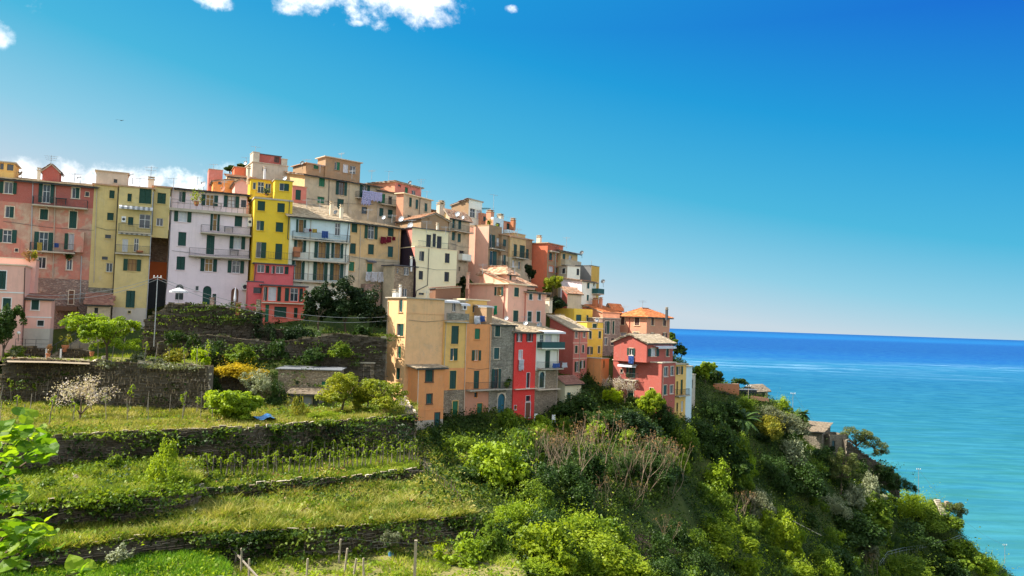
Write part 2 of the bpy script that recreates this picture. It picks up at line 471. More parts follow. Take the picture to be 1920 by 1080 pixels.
# ------------------------------------------------------------------ sea
m, nb, out = newmat('sea_water')
pos = nb.n('ShaderNodeNewGeometry').outputs['Position']
sep = nb.n('ShaderNodeSeparateXYZ'); nb.link(pos, sep.inputs[0])
ld = nb.math('LOGARITHM', nb.math('MAXIMUM', nb.math('ADD', sep.outputs[1], nb.math('MULTIPLY', sep.outputs[0], -.06)), 50.0), 10.0)
big = nb.noise(nb.mapping(pos, (.00022, .0016, .001)), 1.0, 5, .55, .6)
ldw = nb.math('ADD', ld, nb.math('MULTIPLY', nb.math('SUBTRACT', big, .5), .22))
ramp = nb.n('ShaderNodeValToRGB')
stops = [(2.35, (.038, .160, .150)), (2.75, (.020, .130, .150)), (3.0, (.010, .100, .155)), (3.2, (.006, .078, .17)), (3.38, (.010, .105, .23)),
         (3.50, (.002, .05, .24)), (3.68, (.001, .028, .20)), (3.98, (.001, .030, .21)), (4.18, (.004, .085, .30)), (4.7, (.001, .035, .20))]
e = ramp.color_ramp.elements
while len(e) < len(stops): e.new(.5)
for i, (p_, c_) in enumerate(stops):
    e[i].position = (p_ - 2.3) / 2.5; e[i].color = c4(c_)
nb.link(nb.rng(ldw, 2.3, 4.8), ramp.inputs[0])
chop = nb.noise(nb.mapping(pos, (.012, .06, .05)), 1.0, 6, .65)
base = nb.mix(nb.rng(chop, .35, .72, 0, .55), ramp.outputs[0], (.012, .12, .26, 1))
# wind-ruffled streaks about two kilometres out
st = nb.noise(nb.mapping(pos, (.0022, .0125, .01)), 1.0, 9, .70, 2.2)
rip = nb.noise(nb.mapping(pos, (.022, .085, .05)), 1.0, 5, .68, .6)
base = nb.mix(nb.rng(rip, .42, .70, 0, .38), base, (.06, .27, .34, 1))
band = nb.math('MULTIPLY', nb.rng(ld, 3.22, 3.30, smooth=True), nb.rng(ld, 3.42, 3.47, 1, 0, smooth=True))
base = nb.mix(nb.math('MULTIPLY', nb.rng(st, .50, .68), nb.math('MULTIPLY', nb.math('MULTIPLY', band, .95), nb.rng(nb.noise(nb.mapping(pos, (.0006, .0012, .001)), 1.0, 3), .35, .6))), base, (.26, .42, .56, 1))
bm = nb.n('ShaderNodeBump'); bm.inputs['Strength'].default_value = .9; bm.inputs['Distance'].default_value = 1.2
nb.link(nb.noise(nb.mapping(pos, (.10, .22, .1)), 1.0, 6, .6), bm.inputs['Height'])
df = nb.n('ShaderNodeBsdfDiffuse'); nb.put(df.inputs['Color'], base)
gl = nb.n('ShaderNodeBsdfGlossy'); gl.inputs['Roughness'].default_value = .35; nb.link(bm.outputs[0], gl.inputs['Normal'])
mx = nb.n('ShaderNodeMixShader'); mx.inputs[0].default_value = .035
nb.link(df.outputs[0], mx.inputs[1]); nb.link(gl.outputs[0], mx.inputs[2]); nb.link(mx.outputs[0], out.inputs[0])
SEA = -100.0
sb = MB(); S_ = 120000
sb.poly([(-S_, -S_, SEA), (S_, -S_, SEA), (S_, S_, SEA), (-S_, S_, SEA)])
tag(sb.build('sea', 'sea_water', None, (0, 0, SEA)), kind='structure')

# ------------------------------------------------------------------ hillside
m, nb, out = newmat('hill_ground')
oc = nb.n('ShaderNodeNewGeometry').outputs['Position']
n1 = nb.noise(oc, .12, 6, .65, .3); n2 = nb.noise(oc, 1.3, 5, .65)
base = nb.mix(nb.rng(n1, .40, .62), (.030, .055, .014, 1), (.075, .095, .024, 1))
base = nb.mix(nb.rng(n2, .55, .75, 0, .55), base, (.15, .105, .06, 1))
sp = nb.n('ShaderNodeSeparateXYZ'); nb.link(nb.n('ShaderNodeNewGeometry').outputs['Normal'], sp.inputs[0])
base = nb.mix(nb.rng(sp.outputs[2], .45, .25), base, (.20, .17, .13, 1))
p = nb.n('ShaderNodeBsdfPrincipled'); nb.put(p.inputs['Base Color'], base); p.inputs['Roughness'].default_value = .95
p.inputs['Specular IOR Level'].default_value = .1
bm = nb.n('ShaderNodeBump'); bm.inputs['Strength'].default_value = .8; bm.inputs['Distance'].default_value = .25
nb.link(nb.noise(oc, 2.2, 6, .65), bm.inputs['Height']); nb.link(bm.outputs[0], p.inputs['Normal']); nb.link(p.outputs[0], out.inputs[0])

def xs(px, d): return ray(px, 600).x / ray(px, 600).y * d
ctl = []
for px, lst in {
    -200: ((35, -22), (50, -19), (62, -15), (80, -11.5), (92, -5), (115, 5), (140, 20)),
    0: ((35, -22), (45, -19.5), (60, -15), (78, -12), (88, -6.5), (95, -3.5), (112, 3), (135, 16)),
    300: ((38, -21), (50, -18), (62, -15), (78, -12), (88, -8.5), (97, -4), (112, 4), (130, 14)),
    600: ((45, -22), (55, -18.5), (70, -16), (80, -12.5), (90, -8.5), (99, -4), (106, -.5), (116, 5), (130, 14)),
    760: ((50, -20), (60, -18), (72, -16.5), (84, -14), (94, -13.3), (104, -8), (116, 2), (130, 12)),
    850: ((50, -20), (60, -18), (80, -14.4), (100, -13.6), (112, -7), (125, 4), (140, 14)),
    1000: ((55, -18.6), (65, -17.9), (80, -16.4), (97, -15.2), (112, -14.3), (122, -9), (135, 3), (150, 10)),
    1238: ((100, -18.2), (110, -15.4), (117, -14.0), (125, -12.6)), 1285: ((124, -14.4),),
    1150: ((68, -22.3), (85, -20.6), (100, -16.7), (112, -13.2), (122, -11.4), (135, -5), (150, 2)),
    1300: ((82, -26.4), (98, -24.7), (115, -21), (132, -15.2), (142, -9.5), (150, -8), (165, -22), (185, -45), (215, -95)),
    1450: ((104, -33), (122, -28.6), (138, -21.8), (150, -13.6), (162, -22), (180, -42), (205, -95)),
    1600: ((128, -40), (142, -36.6), (156, -29.6), (163, -26.2), (172, -36), (190, -62), (215, -110)),
    1750: ((140, -50), (155, -48.2), (165, -45.6), (172, -39.2), (176, -38.5), (186, -52), (205, -80), (225, -115)),
    1880: ((140, -60), (160, -57), (176, -53), (183, -54), (192, -66), (210, -98), (225, -118)),
    2150: ((100, -60), (130, -72), (160, -86), (185, -102), (210, -120)),
    1300.5: ((40, -24), (60, -26)), 1600.5: ((60, -36), (95, -42)), 1900.5: ((60, -44), (100, -52)),
}.items():
    for d, z in lst: ctl.append((xs(px, d), d, z))
for px in (-600, 0, 600, 1200, 1900, 2600):
    ctl += [(xs(px, 6), 6, -5), (xs(px, 18), 18, -13.5)]
for x in (-260, -150, -60, 10):
    ctl += [(x, 175, 20 - max(0, x + 20) * .38), (x, 230, 5 - max(0, x + 60) * .75), (x, 300, -60)]
ctl += [(90, 230, -120), (50, 230, -105), (90, 300, -125)]
ctl += [(-40, -20, 6), (40, -20, 6), (120, -20, 2), (-260, 90, 6), (-260, 20, 2), (-180, 60, -8), (260, 60, -110), (260, 150, -125), (260, 250, -130), (160, 280, -125)]
P_ = np.array(ctl); CXY = P_[:, :2]
def phi(a, c): return np.sqrt(((a[:, None, :] - c[None, :, :]) ** 2).sum(-1) + 9.0)
A_ = phi(CXY, CXY); n_ = len(P_)
Q_ = np.hstack([np.ones((n_, 1)), CXY]); K_ = np.zeros((n_ + 3, n_ + 3))
K_[:n_, :n_] = A_ + np.eye(n_) * .02; K_[:n_, n_:] = Q_; K_[n_:, :n_] = Q_.T
w_ = np.linalg.solve(K_, np.concatenate([P_[:, 2], np.zeros(3)]))
def hill_z(xy):
    xy = np.asarray(xy, float)
    out_ = np.empty(len(xy))
    for i in range(0, len(xy), 20000):
        s = xy[i:i + 20000]
        out_[i:i + 20000] = phi(s, CXY) @ w_[:n_] + w_[n_] + s @ w_[n_ + 1:]
    return out_

def vnoise(x, y, s, seed=0):
    """cheap value noise on arrays"""
    x = x / s + seed * 17.3; y = y / s + seed * 9.1
    xi, yi = np.floor(x), np.floor(y); fx, fy = x - xi, y - yi
    h = lambda a, c: np.modf(np.abs(np.sin(a * 127.1 + c * 311.7 + seed) * 43758.5453))[0]
    fx, fy = fx * fx * (3 - 2 * fx), fy * fy * (3 - 2 * fy)
    return (h(xi, yi) * (1 - fx) + h(xi + 1, yi) * fx) * (1 - fy) + (h(xi, yi + 1) * (1 - fx) + h(xi + 1, yi + 1) * fx) * fy

gx = np.concatenate([np.linspace(-260, -100, 30), np.linspace(-98, 130, 190), np.linspace(133, 260, 30)])
gy = np.concatenate([np.linspace(-20, 30, 14), np.linspace(32, 190, 130), np.linspace(193, 300, 28)])
GX, GY = np.meshgrid(gx, gy)
gxy = np.stack([GX.ravel(), GY.ravel()], 1)
gz = hill_z(gxy) + (vnoise(gxy[:, 0], gxy[:, 1], 6.0, 1) - .5) * 1.2 + (vnoise(gxy[:, 0], gxy[:, 1], 2.2, 2) - .5) * .5
nx, ny = len(gx), len(gy)
ii = (np.arange(ny - 1)[:, None] * nx + np.arange(nx - 1)[None, :]).ravel()
hv = np.column_stack([gxy, gz]); hf = np.stack([ii, ii + 1, ii + nx + 1, ii + nx], 1)
hm = npmesh('hillside', hv, hf, np.full(len(hf), .5), ['hill_ground'])
hm.polygons.foreach_set('use_smooth', np.ones(len(hf), bool))
tag(link('hillside', hm), kind='structure')

GROUND_V = [tuple(v) for v in hv]; GROUND_F = [tuple(int(a) for a in f) for f in hf]

# ------------------------------------------------------------------ terraces
def resample(pts, n):
    P = np.array([tuple(p) for p in pts], float); d = np.concatenate([[0], np.cumsum(np.linalg.norm(np.diff(P, axis=0), axis=1))])
    t = np.linspace(0, d[-1], n)
    return np.stack([np.interp(t, d, P[:, k]) for k in range(P.shape[1])], 1)

m, nb, out = newmat('terrace_soil')
oc = nb.n('ShaderNodeNewGeometry').outputs['Position']
base = nb.mix(nb.rng(nb.noise(oc, .35, 6, .65, .3), .38, .62), (.12, .13, .03, 1), (.25, .22, .08, 1))
base = nb.mix(nb.rng(nb.noise(oc, 2.0, 5, .7), .5, .75, 0, .8), base, (.20, .14, .085, 1))
p = nb.n('ShaderNodeBsdfPrincipled'); nb.put(p.inputs['Base Color'], base); p.inputs['Roughness'].default_value = .95
p.inputs['Specular IOR Level'].default_value = .1
bm = nb.n('ShaderNodeBump'); bm.inputs['Strength'].default_value = .8; bm.inputs['Distance'].default_value = .15
nb.link(nb.noise(oc, 4.0, 6, .65), bm.inputs['Height']); nb.link(bm.outputs[0], p.inputs['Normal']); nb.link(p.outputs[0], out.inputs[0])

TERR = {}
def terrace(name, z, front, back, mat='terrace_soil', rough=.22, rise=0.0):
    """front: photo pixels laid on the height z; back: (px, depth) pairs"""
    F = resample([onz(px, py, z) for px, py in front], 60)
    Bk = resample([(xs(px, d), d, z) for px, d in back], 60)
    rows = 22; V = []
    for j in range(rows):
        t = j / (rows - 1); row = F * (1 - t) + Bk * t
        row[:, 2] = z + rise * t + (vnoise(row[:, 0], row[:, 1], 2.4, 3) - .5) * rough * 2 * min(1, t * 6) + (vnoise(row[:, 0], row[:, 1], .9, 4) - .5) * rough * min(1, t * 6)
        V.append(row)
    V = np.concatenate(V); n = 60
    ii = (np.arange(rows - 1)[:, None] * n + np.arange(n - 1)[None, :]).ravel()
    fc = np.stack([ii, ii + 1, ii + n + 1, ii + n], 1)
    me = npmesh(name, V, fc, np.full(len(fc), .5), [mat]); me.polygons.foreach_set('use_smooth', np.ones(len(fc), bool))
    tag(link(name, me), kind='structure')
    o = len(GROUND_V); GROUND_V.extend(tuple(v) for v in V); GROUND_F.extend(tuple(int(a) + o for a in f) for f in fc)
    TERR[name + str(z)] = (F, Bk, z, rise)
    return F, Bk, z, rise

def drop(F, px_lo=None, px_hi=None): return F

Z0, Z1, Z2, Z2R, Z3, Z4, Z4R = -5.6, -9.8, -12.3, -13.2, -14.1, -15.1, -15.8
f0 = [(5, 678), (110, 680), (200, 684), (300, 688), (392, 692)]
T0 = terrace('garden_terrace', Z0, f0, [(0, 92), (110, 93), (200, 94), (300, 95), (400, 95)], rough=.12)
f1 = [(-60, 842), (40, 829), (80, 822), (250, 810), (430, 806), (600, 792), (778, 781)]
T1 = terrace('grass_terrace', Z1, f1, [(-60, 80), (100, 80), (385, 80.5), (400, 90), (560, 91), (700, 90), (790, 88)], rough=.22)
f2 = [(-80, 966), (20, 953), (150, 941), (270, 929), (345, 918), (374, 905)]
T2 = terrace('grass_terrace', Z2, f2, [(-80, 57), (80, 60), (250, 64), (374, 66.5)], rough=.35)
f2r = [(362, 921), (500, 908), (660, 896), (786, 880)]
T2R = terrace('vineyard_terrace', Z2R, f2r, [(372, 66.5), (430, 67.5), (600, 73), (790, 79)], rough=.2)
f3 = [(-80, 1052), (90, 1036), (200, 1021), (270, 1012), (400, 1003), (560, 997), (700, 988), (888, 968)]
T3 = terrace('grass_terrace', Z3, f3, [(-80, 50), (150, 51), (345, 56), (372, 61), (500, 63), (660, 66), (800, 70), (830, 71)], rough=.3)
T4 = terrace('grass_terrace', Z4, [(-120, 1190), (150, 1185), (330, 1185), (520, 1180)], [(-120, 46), (150, 48), (300, 50), (424, 51)], rough=.15)
T4R = terrace('vegetable_plot', Z4R, [(505, 1200), (700, 1200), (900, 1200), (1050, 1180)], [(424, 51.5), (600, 53), (800, 56), (960, 57)], rough=.15)

# ------------------------------------------------------------------ dry-stone walls
def stone_wall(label, line, mat='wall_stone', sl=(.25, .95), sh=(.14, .36), group='dry-stone terrace walls', name='stone_wall', jut=.2):
    """line: list of (x, y, z_top, z_bottom); left to right, seen from the camera"""
    root = MB(); L = [Vector(p[:2]) for p in line]
    st = MB(); rnd = random.Random(len(bpy.data.objects))
    cx = sum(p[0] for p in line) / len(line); cy = sum(p[1] for p in line) / len(line)
    for (x0, y0, t0, b0), (x1, y1, t1, b1) in zip(line, line[1:]):
        a, c = Vector((x0, y0, 0)), Vector((x1, y1, 0)); ln = (c - a).length; d = (c - a) / ln
        nrm = Vector((d.y, -d.x, 0))
        bk = -nrm * .9
        q = lambda u, z, e: (a + d * u + nrm * e) + Vector((0, 0, z))
        root.poly([q(0, b0, 0), q(ln, b1, 0), q(ln, t1, 0), q(0, t0, 0)])
        root.poly([q(0, t0, 0), q(ln, t1, 0), q(ln, t1, -.9), q(0, t0, -.9)])
        root.poly([q(0, b0, -.9), q(0, t0, -.9), q(ln, t1, -.9), q(ln, b1, -.9)])
        root.poly([q(0, b0, 0), q(0, t0, 0), q(0, t0, -.9), q(0, b0, -.9)])
        root.poly([q(ln, b1, 0), q(ln, b1, -.9), q(ln, t1, -.9), q(ln, t1, 0)])
        zmin, zmax = min(b0, b1), max(t0, t1); z = zmin
        while z < zmax + .1:
            h = rnd.uniform(*sh); u = rnd.uniform(-.3, 0)
            while u < ln:
                w = rnd.uniform(*sl) * (1.5 if rnd.random() < .08 else 1); um = u + w / 2; f = min(1, max(0, um / ln))
                hz = h * rnd.choice((.6, .8, 1.0, 1.15, 1.5)); zc = z + h / 2 + rnd.uniform(-.07, .07) + .10 * math.sin(u * .55 + z * 3.1)
                if b0 + (b1 - b0) * f - .2 < zc < t0 + (t1 - t0) * f + .12 and 0 < um < ln and rnd.random() > .03:
                    j = rnd.uniform(.02, jut); tl = rnd.uniform(-.14, .14)
                    st.box(q(um, zc, j / 2), (d + Vector((0, 0, tl))) * (w * .47), nrm * (j / 2 + .03), Vector((0, 0, hz * .46)), 0, rnd.random(), skip=(1,))
                u += w
            z += h
    w = tag(root.build(name, 'joint_shadow'), label, 'wall', group)
    s = st.build('stones', mat, w); s['kind'] = 'stuff'
    return w

def ln_from(F, idx, zt, zb): return [(F[i][0], F[i][1], zt, zb) for i in idx]
ix = list(range(0, 60, 6)) + [59]
stone_wall('tall dark retaining wall below the sunlit garden patio at the left', ln_from(T0[0], ix, Z0 + .25, Z1 - .4))
stone_wall('long mossy wall under the upper grass terrace with the almond tree', [(x, y, Z1 + .05, (Z2 if i < 5 else Z2R) - .4) for i, (x, y, _, _) in enumerate(ln_from(T1[0], ix, 0, 0))])
stone_wall('overgrown wall under the weedy middle terrace at the left', ln_from(T2[0], ix, Z2 + .05, Z3 - .4))
stone_wall('low dark wall below the row of young vines', ln_from(T2R[0], ix, Z2R + .05, Z3 - .4))
w3 = [(x, y, Z3 + .05, (Z4 if i < 5 else Z4R) - .4) for i, (x, y, _, _) in enumerate(ln_from(T3[0], ix, 0, 0))]
w3e = [w3[-1], (xs(872, 62), 62, Z3 - .1, Z4R - 2), (xs(845, 69), 69, Z3 + .0, Z4R - 1), (xs(812, 76), 76, Z2R - .2, Z4R - 1), (xs(800, 84), 84, Z2R + .3, Z4R)]
stone_wall('rough wall closing the terraces off on the right', w3e, 'wall_stone_dark')
stone_wall('lowest wall between the big grass terrace and the vegetable plot', w3)
lo = T1[0][-1]
stone_wall('end wall of the terraces below the orange annex', [(lo[0], lo[1], Z1 + .3, Z4R), (xs(772, 84), 84, Z1 + .6, Z4R), (xs(762, 92), 92, Z1 + .8, Z4R)])
# upper garden walls under the houses
stone_wall('high grey retaining wall carrying the terrace of the lavender house', [(xs(272, 92.5), 92.5, -1.2, -7), (xs(318, 93), 93, .9, -6), (xs(400, 95), 95, .75, -6), (xs(492, 96.5), 96.5, .3, -6)], 'wall_stone')
stone_wall('stone wall beside the terrace of the rose house', [(xs(487, 96), 96, -1.6, -6), (xs(575, 97), 97, -2.2, -7)], 'wall_stone')
stone_wall('long lower garden wall running behind the stone shed', [(xs(300, 90), 90, -3.6, -7), (xs(390, 92), 92, -2.7, -7.5), (xs(520, 94), 94, -3.4, -9), (xs(640, 95), 95, -2.1, -9), (xs(726, 96), 96, -2.5, -9)], 'wall_stone')
stone_wall('short wall under the yellow flowering broom', [(xs(384, 86), 86, -7.0, -10.2), (xs(512, 87), 87, -7.1, -10.2)], 'wall_stone')
stone_wall('low wall behind the sunlit patio', [(xs(30, 84), 84, -4.5, -6), (xs(95, 84.5), 84.5, -4.5, -6)], 'wall_stone')
stone_wall('low wall between the patio steps and the bright fig tree', [(xs(113, 84.6), 84.6, -4.5, -6), (xs(170, 85), 85, -4.6, -6)], 'wall_stone')
# slope walls on the right
stone_wall('tall wall on the headland beneath the brick-roofed garden', [(xs(1300, 141), 141, -11.2, -18), (xs(1362, 145), 145, -11.6, -19), (xs(1450, 147), 147, -14.8, -22)], 'wall_stone_dark')
stone_wall('ruined wall stepping down beside the sea pine', [(xs(1590, 160), 160, -21.8, -28), (xs(1625, 163), 163, -25.2, -30), (xs(1670, 167), 167, -28.6, -33), (xs(1690, 169), 169, -31.0, -35)], 'wall_stone_dark', group='walls on the headland')

# base fill so nothing opens up behind or below the terraces
BVH = BVHTree.FromPolygons([Vector(v) for v in GROUND_V], GROUND_F)
def hit(px, py):
    r = ray(px, py).normalized()
    loc, _, _, _ = BVH.ray_cast(Vector((0, 0, 0)), r)
    return loc
def gz_at(x, y):
    loc, _, _, _ = BVH.ray_cast(Vector((x, y, 60)), Vector((0, 0, -1)))
    return loc.z if loc else -100.0
# ------------------------------------------------------------------ house kit
Zv = Vector((0, 0, 1))
class Fac:
    """a vertical plane: origin, direction t (left to right seen from outside), outward normal n"""
    def __init__(s, O, t, w): s.O = Vector((O[0], O[1], 0)); s.t = t; s.n = Vector((t.y, -t.x, 0)); s.w = w; s.yaw = math.atan2(t.y, t.x)
    def pt(s, px, py):
        r = ray(px, py); k = s.n.dot(s.O) / s.n.dot(r); return r * k
    def uv(s, px, py):
        p = s.pt(px, py); return (p - s.O).dot(s.t), p.z
    def P(s, u, z, e=0.0): return s.O + s.t * u + s.n * e + Zv * z
    def shift(s, e): return Fac(s.O + s.n * e, s.t, s.w)

_shut = {}
def shutter_mesh(w, h, mat):
    k = (round(w, 1), round(h, 1), mat)
    if k not in _shut:
        w, h = max(.12, k[0] - .015), max(.2, k[1])
        mb = MB(); X, Y, Z = Vector((1, 0, 0)), Vector((0, 1, 0)), Zv
        mb.box((w / 2, 0, h / 2), X * (w / 2), Y * .015, Z * (h / 2))
        for sx in (.03, w - .03): mb.box((sx, -.025, h / 2), X * .035, Y * .014, Z * (h / 2 - .002), skip=(1,))
        for sz in (.04, h * .5, h - .04): mb.box((w / 2, -.024, sz), X * (w / 2 - .068), Y * .013, Z * .04, skip=(1,))
        n = max(3, int(h / .17))
        for i in range(n):
            z = .06 + (h - .12) * i / n; dz = (h - .12) / n
            mb.poly([(.065, -.016, z + dz), (.065, -.036, z + dz * .25), (w - .065, -.036, z + dz * .25), (w - .065, -.016, z + dz)])
        _shut[k] = mb.mesh('shutter', [mat])
    return _shut[k]

def put_shutter(parent, fac, u, z, w, h, mat, e, swing=0.0):
    o = link('shutter', shutter_mesh(w, h, mat), parent, fac.P(u, z, e) - wloc(parent))
    o.rotation_euler.z = fac.yaw + swing
    return o

def glazing(parent, fac, u0, z0, u1, z1, e, fmat='white_paint', cur=None, bars=True):
    mb = MB(); w, h = u1 - u0, z1 - z0; um = (u0 + u1) / 2; t, n = fac.t, fac.n
    fr = .055
    for u in (u0 + fr / 2, u1 - fr / 2) + ((um,) if bars and w > .55 else ()):
        mb.box(fac.P(u, (z0 + z1) / 2, e + .02), t * (fr / 2), n * .025, Zv * (h / 2))
    for z in (z0 + fr / 2, z1 - fr / 2) + ((z0 + h * .62,) if bars and h > 1.5 else ()):
        mb.box(fac.P(um, z, e + .018), t * (w / 2 - fr), n * .022, Zv * (fr / 2))
    mb.build('frame', fmat, parent)
    g = MB()
    if cur:
        # half-drawn curtain or blind behind the glass line
        k = random.uniform(.35, .65)
        nn = 6
        for j in range(nn):
            a0, a1 = u0 + w * j / nn, u0 + w * (j + 1) / nn
            g.poly([fac.P(a0, z0, e - .02 + .03 * (j % 2)), fac.P(a1, z0, e - .02 + .03 * ((j + 1) % 2)), fac.P(a1, z1, e - .02 + .03 * ((j + 1) % 2)), fac.P(a0, z1, e - .02 + .03 * (j % 2))])
        g.build('curtain', cur, parent)
    else:
        g.poly([fac.P(u0, z0, e), fac.P(u1, z0, e), fac.P(u1, z1, e), fac.P(u0, z1, e)])
        g.build('pane', 'glass', parent)

SH = {'g': 'shutter_green', 'b': 'shutter_bright', 't': 'shutter_teal', 'k': 'shutter_dark', 'n': 'shutter_brown'}
def window(root, fac, spec, trim):
    kind = spec[0]; x0, y0, x1, y1 = spec[1:5]
    col = SH[kind[1]] if len(kind) > 1 and kind[1] in SH else random.choice(('shutter_green', 'shutter_green', 'shutter_pine', 'shutter_faded'))
    if kind[0] == 'c' and random.random() < .13: kind = 'h' + kind[1:]
    ym, xm = (y0 + y1) / 2, (x0 + x1) / 2
    u0, u1 = fac.uv(x0, ym)[0], fac.uv(x1, ym)[0]
    z1, z0 = fac.uv(xm, y0)[1], fac.uv(xm, y1)[1]
    u0, u1 = max(u0, .06), min(u1, fac.w - .06)
    if u1 - u0 < .25: return None
    w, h = u1 - u0, z1 - z0; um = (u0 + u1) / 2; k = kind[0]
    mb = MB(); t, n = fac.t, fac.n
    tw = .09 if k not in 'xm' else .05
    z1r = z1
    for u in (u0 - tw / 2, u1 + tw / 2):
        mb.box(fac.P(u, (z0 + z1) / 2, .012), t * (tw / 2), n * .02, Zv * (h / 2))
    mb.box(fac.P(um, z1 + tw / 2, .012), t * (w / 2 + tw), n * .021, Zv * (tw / 2))
    if k not in 'dax': mb.box(fac.P(um, z0 - .05, .05), t * (w / 2 + tw + .05), n * .07, Zv * .04)
    else: mb.box(fac.P(um, z0 - .04, .03), t * (w / 2 + tw), n * .05, Zv * .04)
    o = mb.build('door' if k in 'da' else 'window', trim, root, None)
    cur = random.choice([None, None, 'curtain', 'fabric_white']) if k == 'o' else None
    if k == 'c':
        put_shutter(o, fac, u0 + .005, z0, w / 2, h, col, -.10)
        put_shutter(o, fac, um + .005, z0, w / 2, h, col, -.10 + random.choice((0, 0, 0, .03)))
    elif k == 'h':                                        # one leaf closed, glass in the other half
        put_shutter(o, fac, um + .005, z0, w / 2, h, col, -.03)
        glazing(o, fac, u0, z0, um, z1, -.15, bars=False)
    elif k == 'o':
        sw = w * .5
        put_shutter(o, fac, u0 - sw - .03, z0, sw, h, col, .055, R(random.uniform(-4, 10)) * 0)
        put_shutter(o, fac, u1 + .03, z0, sw, h, col, .055)
        glazing(o, fac, u0, z0, u1, z1, -.15, random.choice(['white_paint', 'white_paint', 'door_wood']), cur)
    elif k == 'q':                                        # brown-curtained balcony doors, shutters folded back
        sw = w * .5
        put_shutter(o, fac, u0 - sw - .03, z0, sw, h, col, .055); put_shutter(o, fac, u1 + .03, z0, sw, h, col, .055)
        glazing(o, fac, u0, z0, u1, z1, -.12, 'door_wood', 'curtain')
    elif k == 'w':
        glazing(o, fac, u0, z0, u1, z1, -.12, 'white_paint', random.choice([None, None, None, 'fabric_white']))
    elif k == 'd':
        put_shutter(o, fac, u0 + .005, z0, w / 2, h, col, -.06); put_shutter(o, fac, um + .005, z0, w / 2, h, col, -.06)
    elif k == 'p':                                        # plank door
        cl = {'r': 'door_red', 'u': 'door_blue', 'g': 'shutter_bright', 'w': 'door_wood'}[kind[1]]
        mb = MB(); nn = max(3, int(w / .22))
        for j in range(nn):
            mb.box(fac.P(u0 + w * (j + .5) / nn, (z0 + z1) / 2, -.08 + .008 * (j % 2)), t * (w / nn / 2 - .006), n * .02, Zv * (h / 2))
        mb.build('leaf', cl, o)
    elif k in 'xm':
        mb = MB(); mb.poly([fac.P(u0, z0, -.17), fac.P(u1, z0, -.17), fac.P(u1, z1, -.17), fac.P(u0, z1, -.17)])
        mb.build('pane', 'glass', o)
        if k == 'm':
            mb = MB()
            for j in range(1, 5): mb.bar(fac.P(u0 + w * j / 5, z0, -.02), fac.P(u0 + w * j / 5, z1, -.02), .015, n=4)
            mb.build('grille', 'iron', o)
    elif k == 'a':                                        # round-headed door
        cl = {'u': 'door_blue', 'w': 'door_wood', 'g': 'shutter_green', 'x': 'glass'}[kind[1]]
        mb = MB(); r = w / 2; zs = z1 - r; nn = 10
        mb.poly([fac.P(u0, z0, -.12), fac.P(u1, z0, -.12), fac.P(u1, zs, -.12)] + [fac.P(um + r * math.cos(math.pi * j / nn), zs + r * math.sin(math.pi * j / nn), -.12) for j in range(1, nn)] + [fac.P(u0, zs, -.12)])
        mb.box(fac.P(um, z0 + (zs - z0) / 2, -.10), t * .03, n * .02, Zv * ((zs - z0) / 2))
        mb.box(fac.P(um, zs, -.10), t * (r - .02), n * .02, Zv * .04)
        mb.build('leaf', cl, o)
        mb = MB()
        for sgn in (-1, 1):
            for j in range(nn // 2):
                a0, a1 = math.pi * j / nn, math.pi * (j + 1) / nn
                mb.poly([fac.P(um + sgn * r * math.cos(a0), zs + r * math.sin(a0), .004), fac.P(um + sgn * r * math.cos(a1), zs + r * math.sin(a1), .004), fac.P(um + sgn * r, z1 + .001, .004)])
            mb.poly([fac.P(um, z1, .004), fac.P(um + sgn * r, z1, .004), fac.P(um, z1 + .0, .004)]) if False else None
        for j in range(nn):
            a = math.pi * (j + .5) / nn
            mb.box(fac.P(um + (r + .09) * math.cos(a), zs + (r + .09) * math.sin(a), .03), (t * math.cos(a) + Zv * math.sin(a)) * .11, n * .03, (t * -math.sin(a) + Zv * math.cos(a)) * (r * math.pi / nn * .52))
        mb.build('arch', trim, o)
    return (u0, z0, u1, z1)

def wall_face(mb, fac, z0, z1, holes, bands):
    us = sorted({0.0, fac.w, *[round(h[i], 4) for h in holes for i in (0, 2) if 0 < h[i] < fac.w]})
    zs = sorted({z0, z1, *[round(h[i], 4) for h in holes for i in (1, 3) if z0 < h[i] < z1], *[bz for bz, _ in bands if z0 < bz < z1]})
    for a, c in zip(us, us[1:]):
        for e, g in zip(zs, zs[1:]):
            um, zm = (a + c) / 2, (e + g) / 2
            if any(h[0] < um < h[2] and h[1] < zm < h[3] for h in holes): continue
            mi = 0
            for k, (bz, _) in enumerate(bands):
                if zm < bz: mi = k + 1
            mb.poly([fac.P(a, e), fac.P(c, e), fac.P(c, g), fac.P(a, g)], mi)
    for (a, e, c, g) in holes:
        D = -.2
        mb.poly([fac.P(a, e), fac.P(a, e, D), fac.P(a, g, D), fac.P(a, g)]); mb.poly([fac.P(c, e, D), fac.P(c, e), fac.P(c, g), fac.P(c, g, D)])
        mb.poly([fac.P(a, g), fac.P(a, g, D), fac.P(c, g, D), fac.P(c, g)]); mb.poly([fac.P(a, e, D), fac.P(a, e), fac.P(c, e), fac.P(c, e, D)])

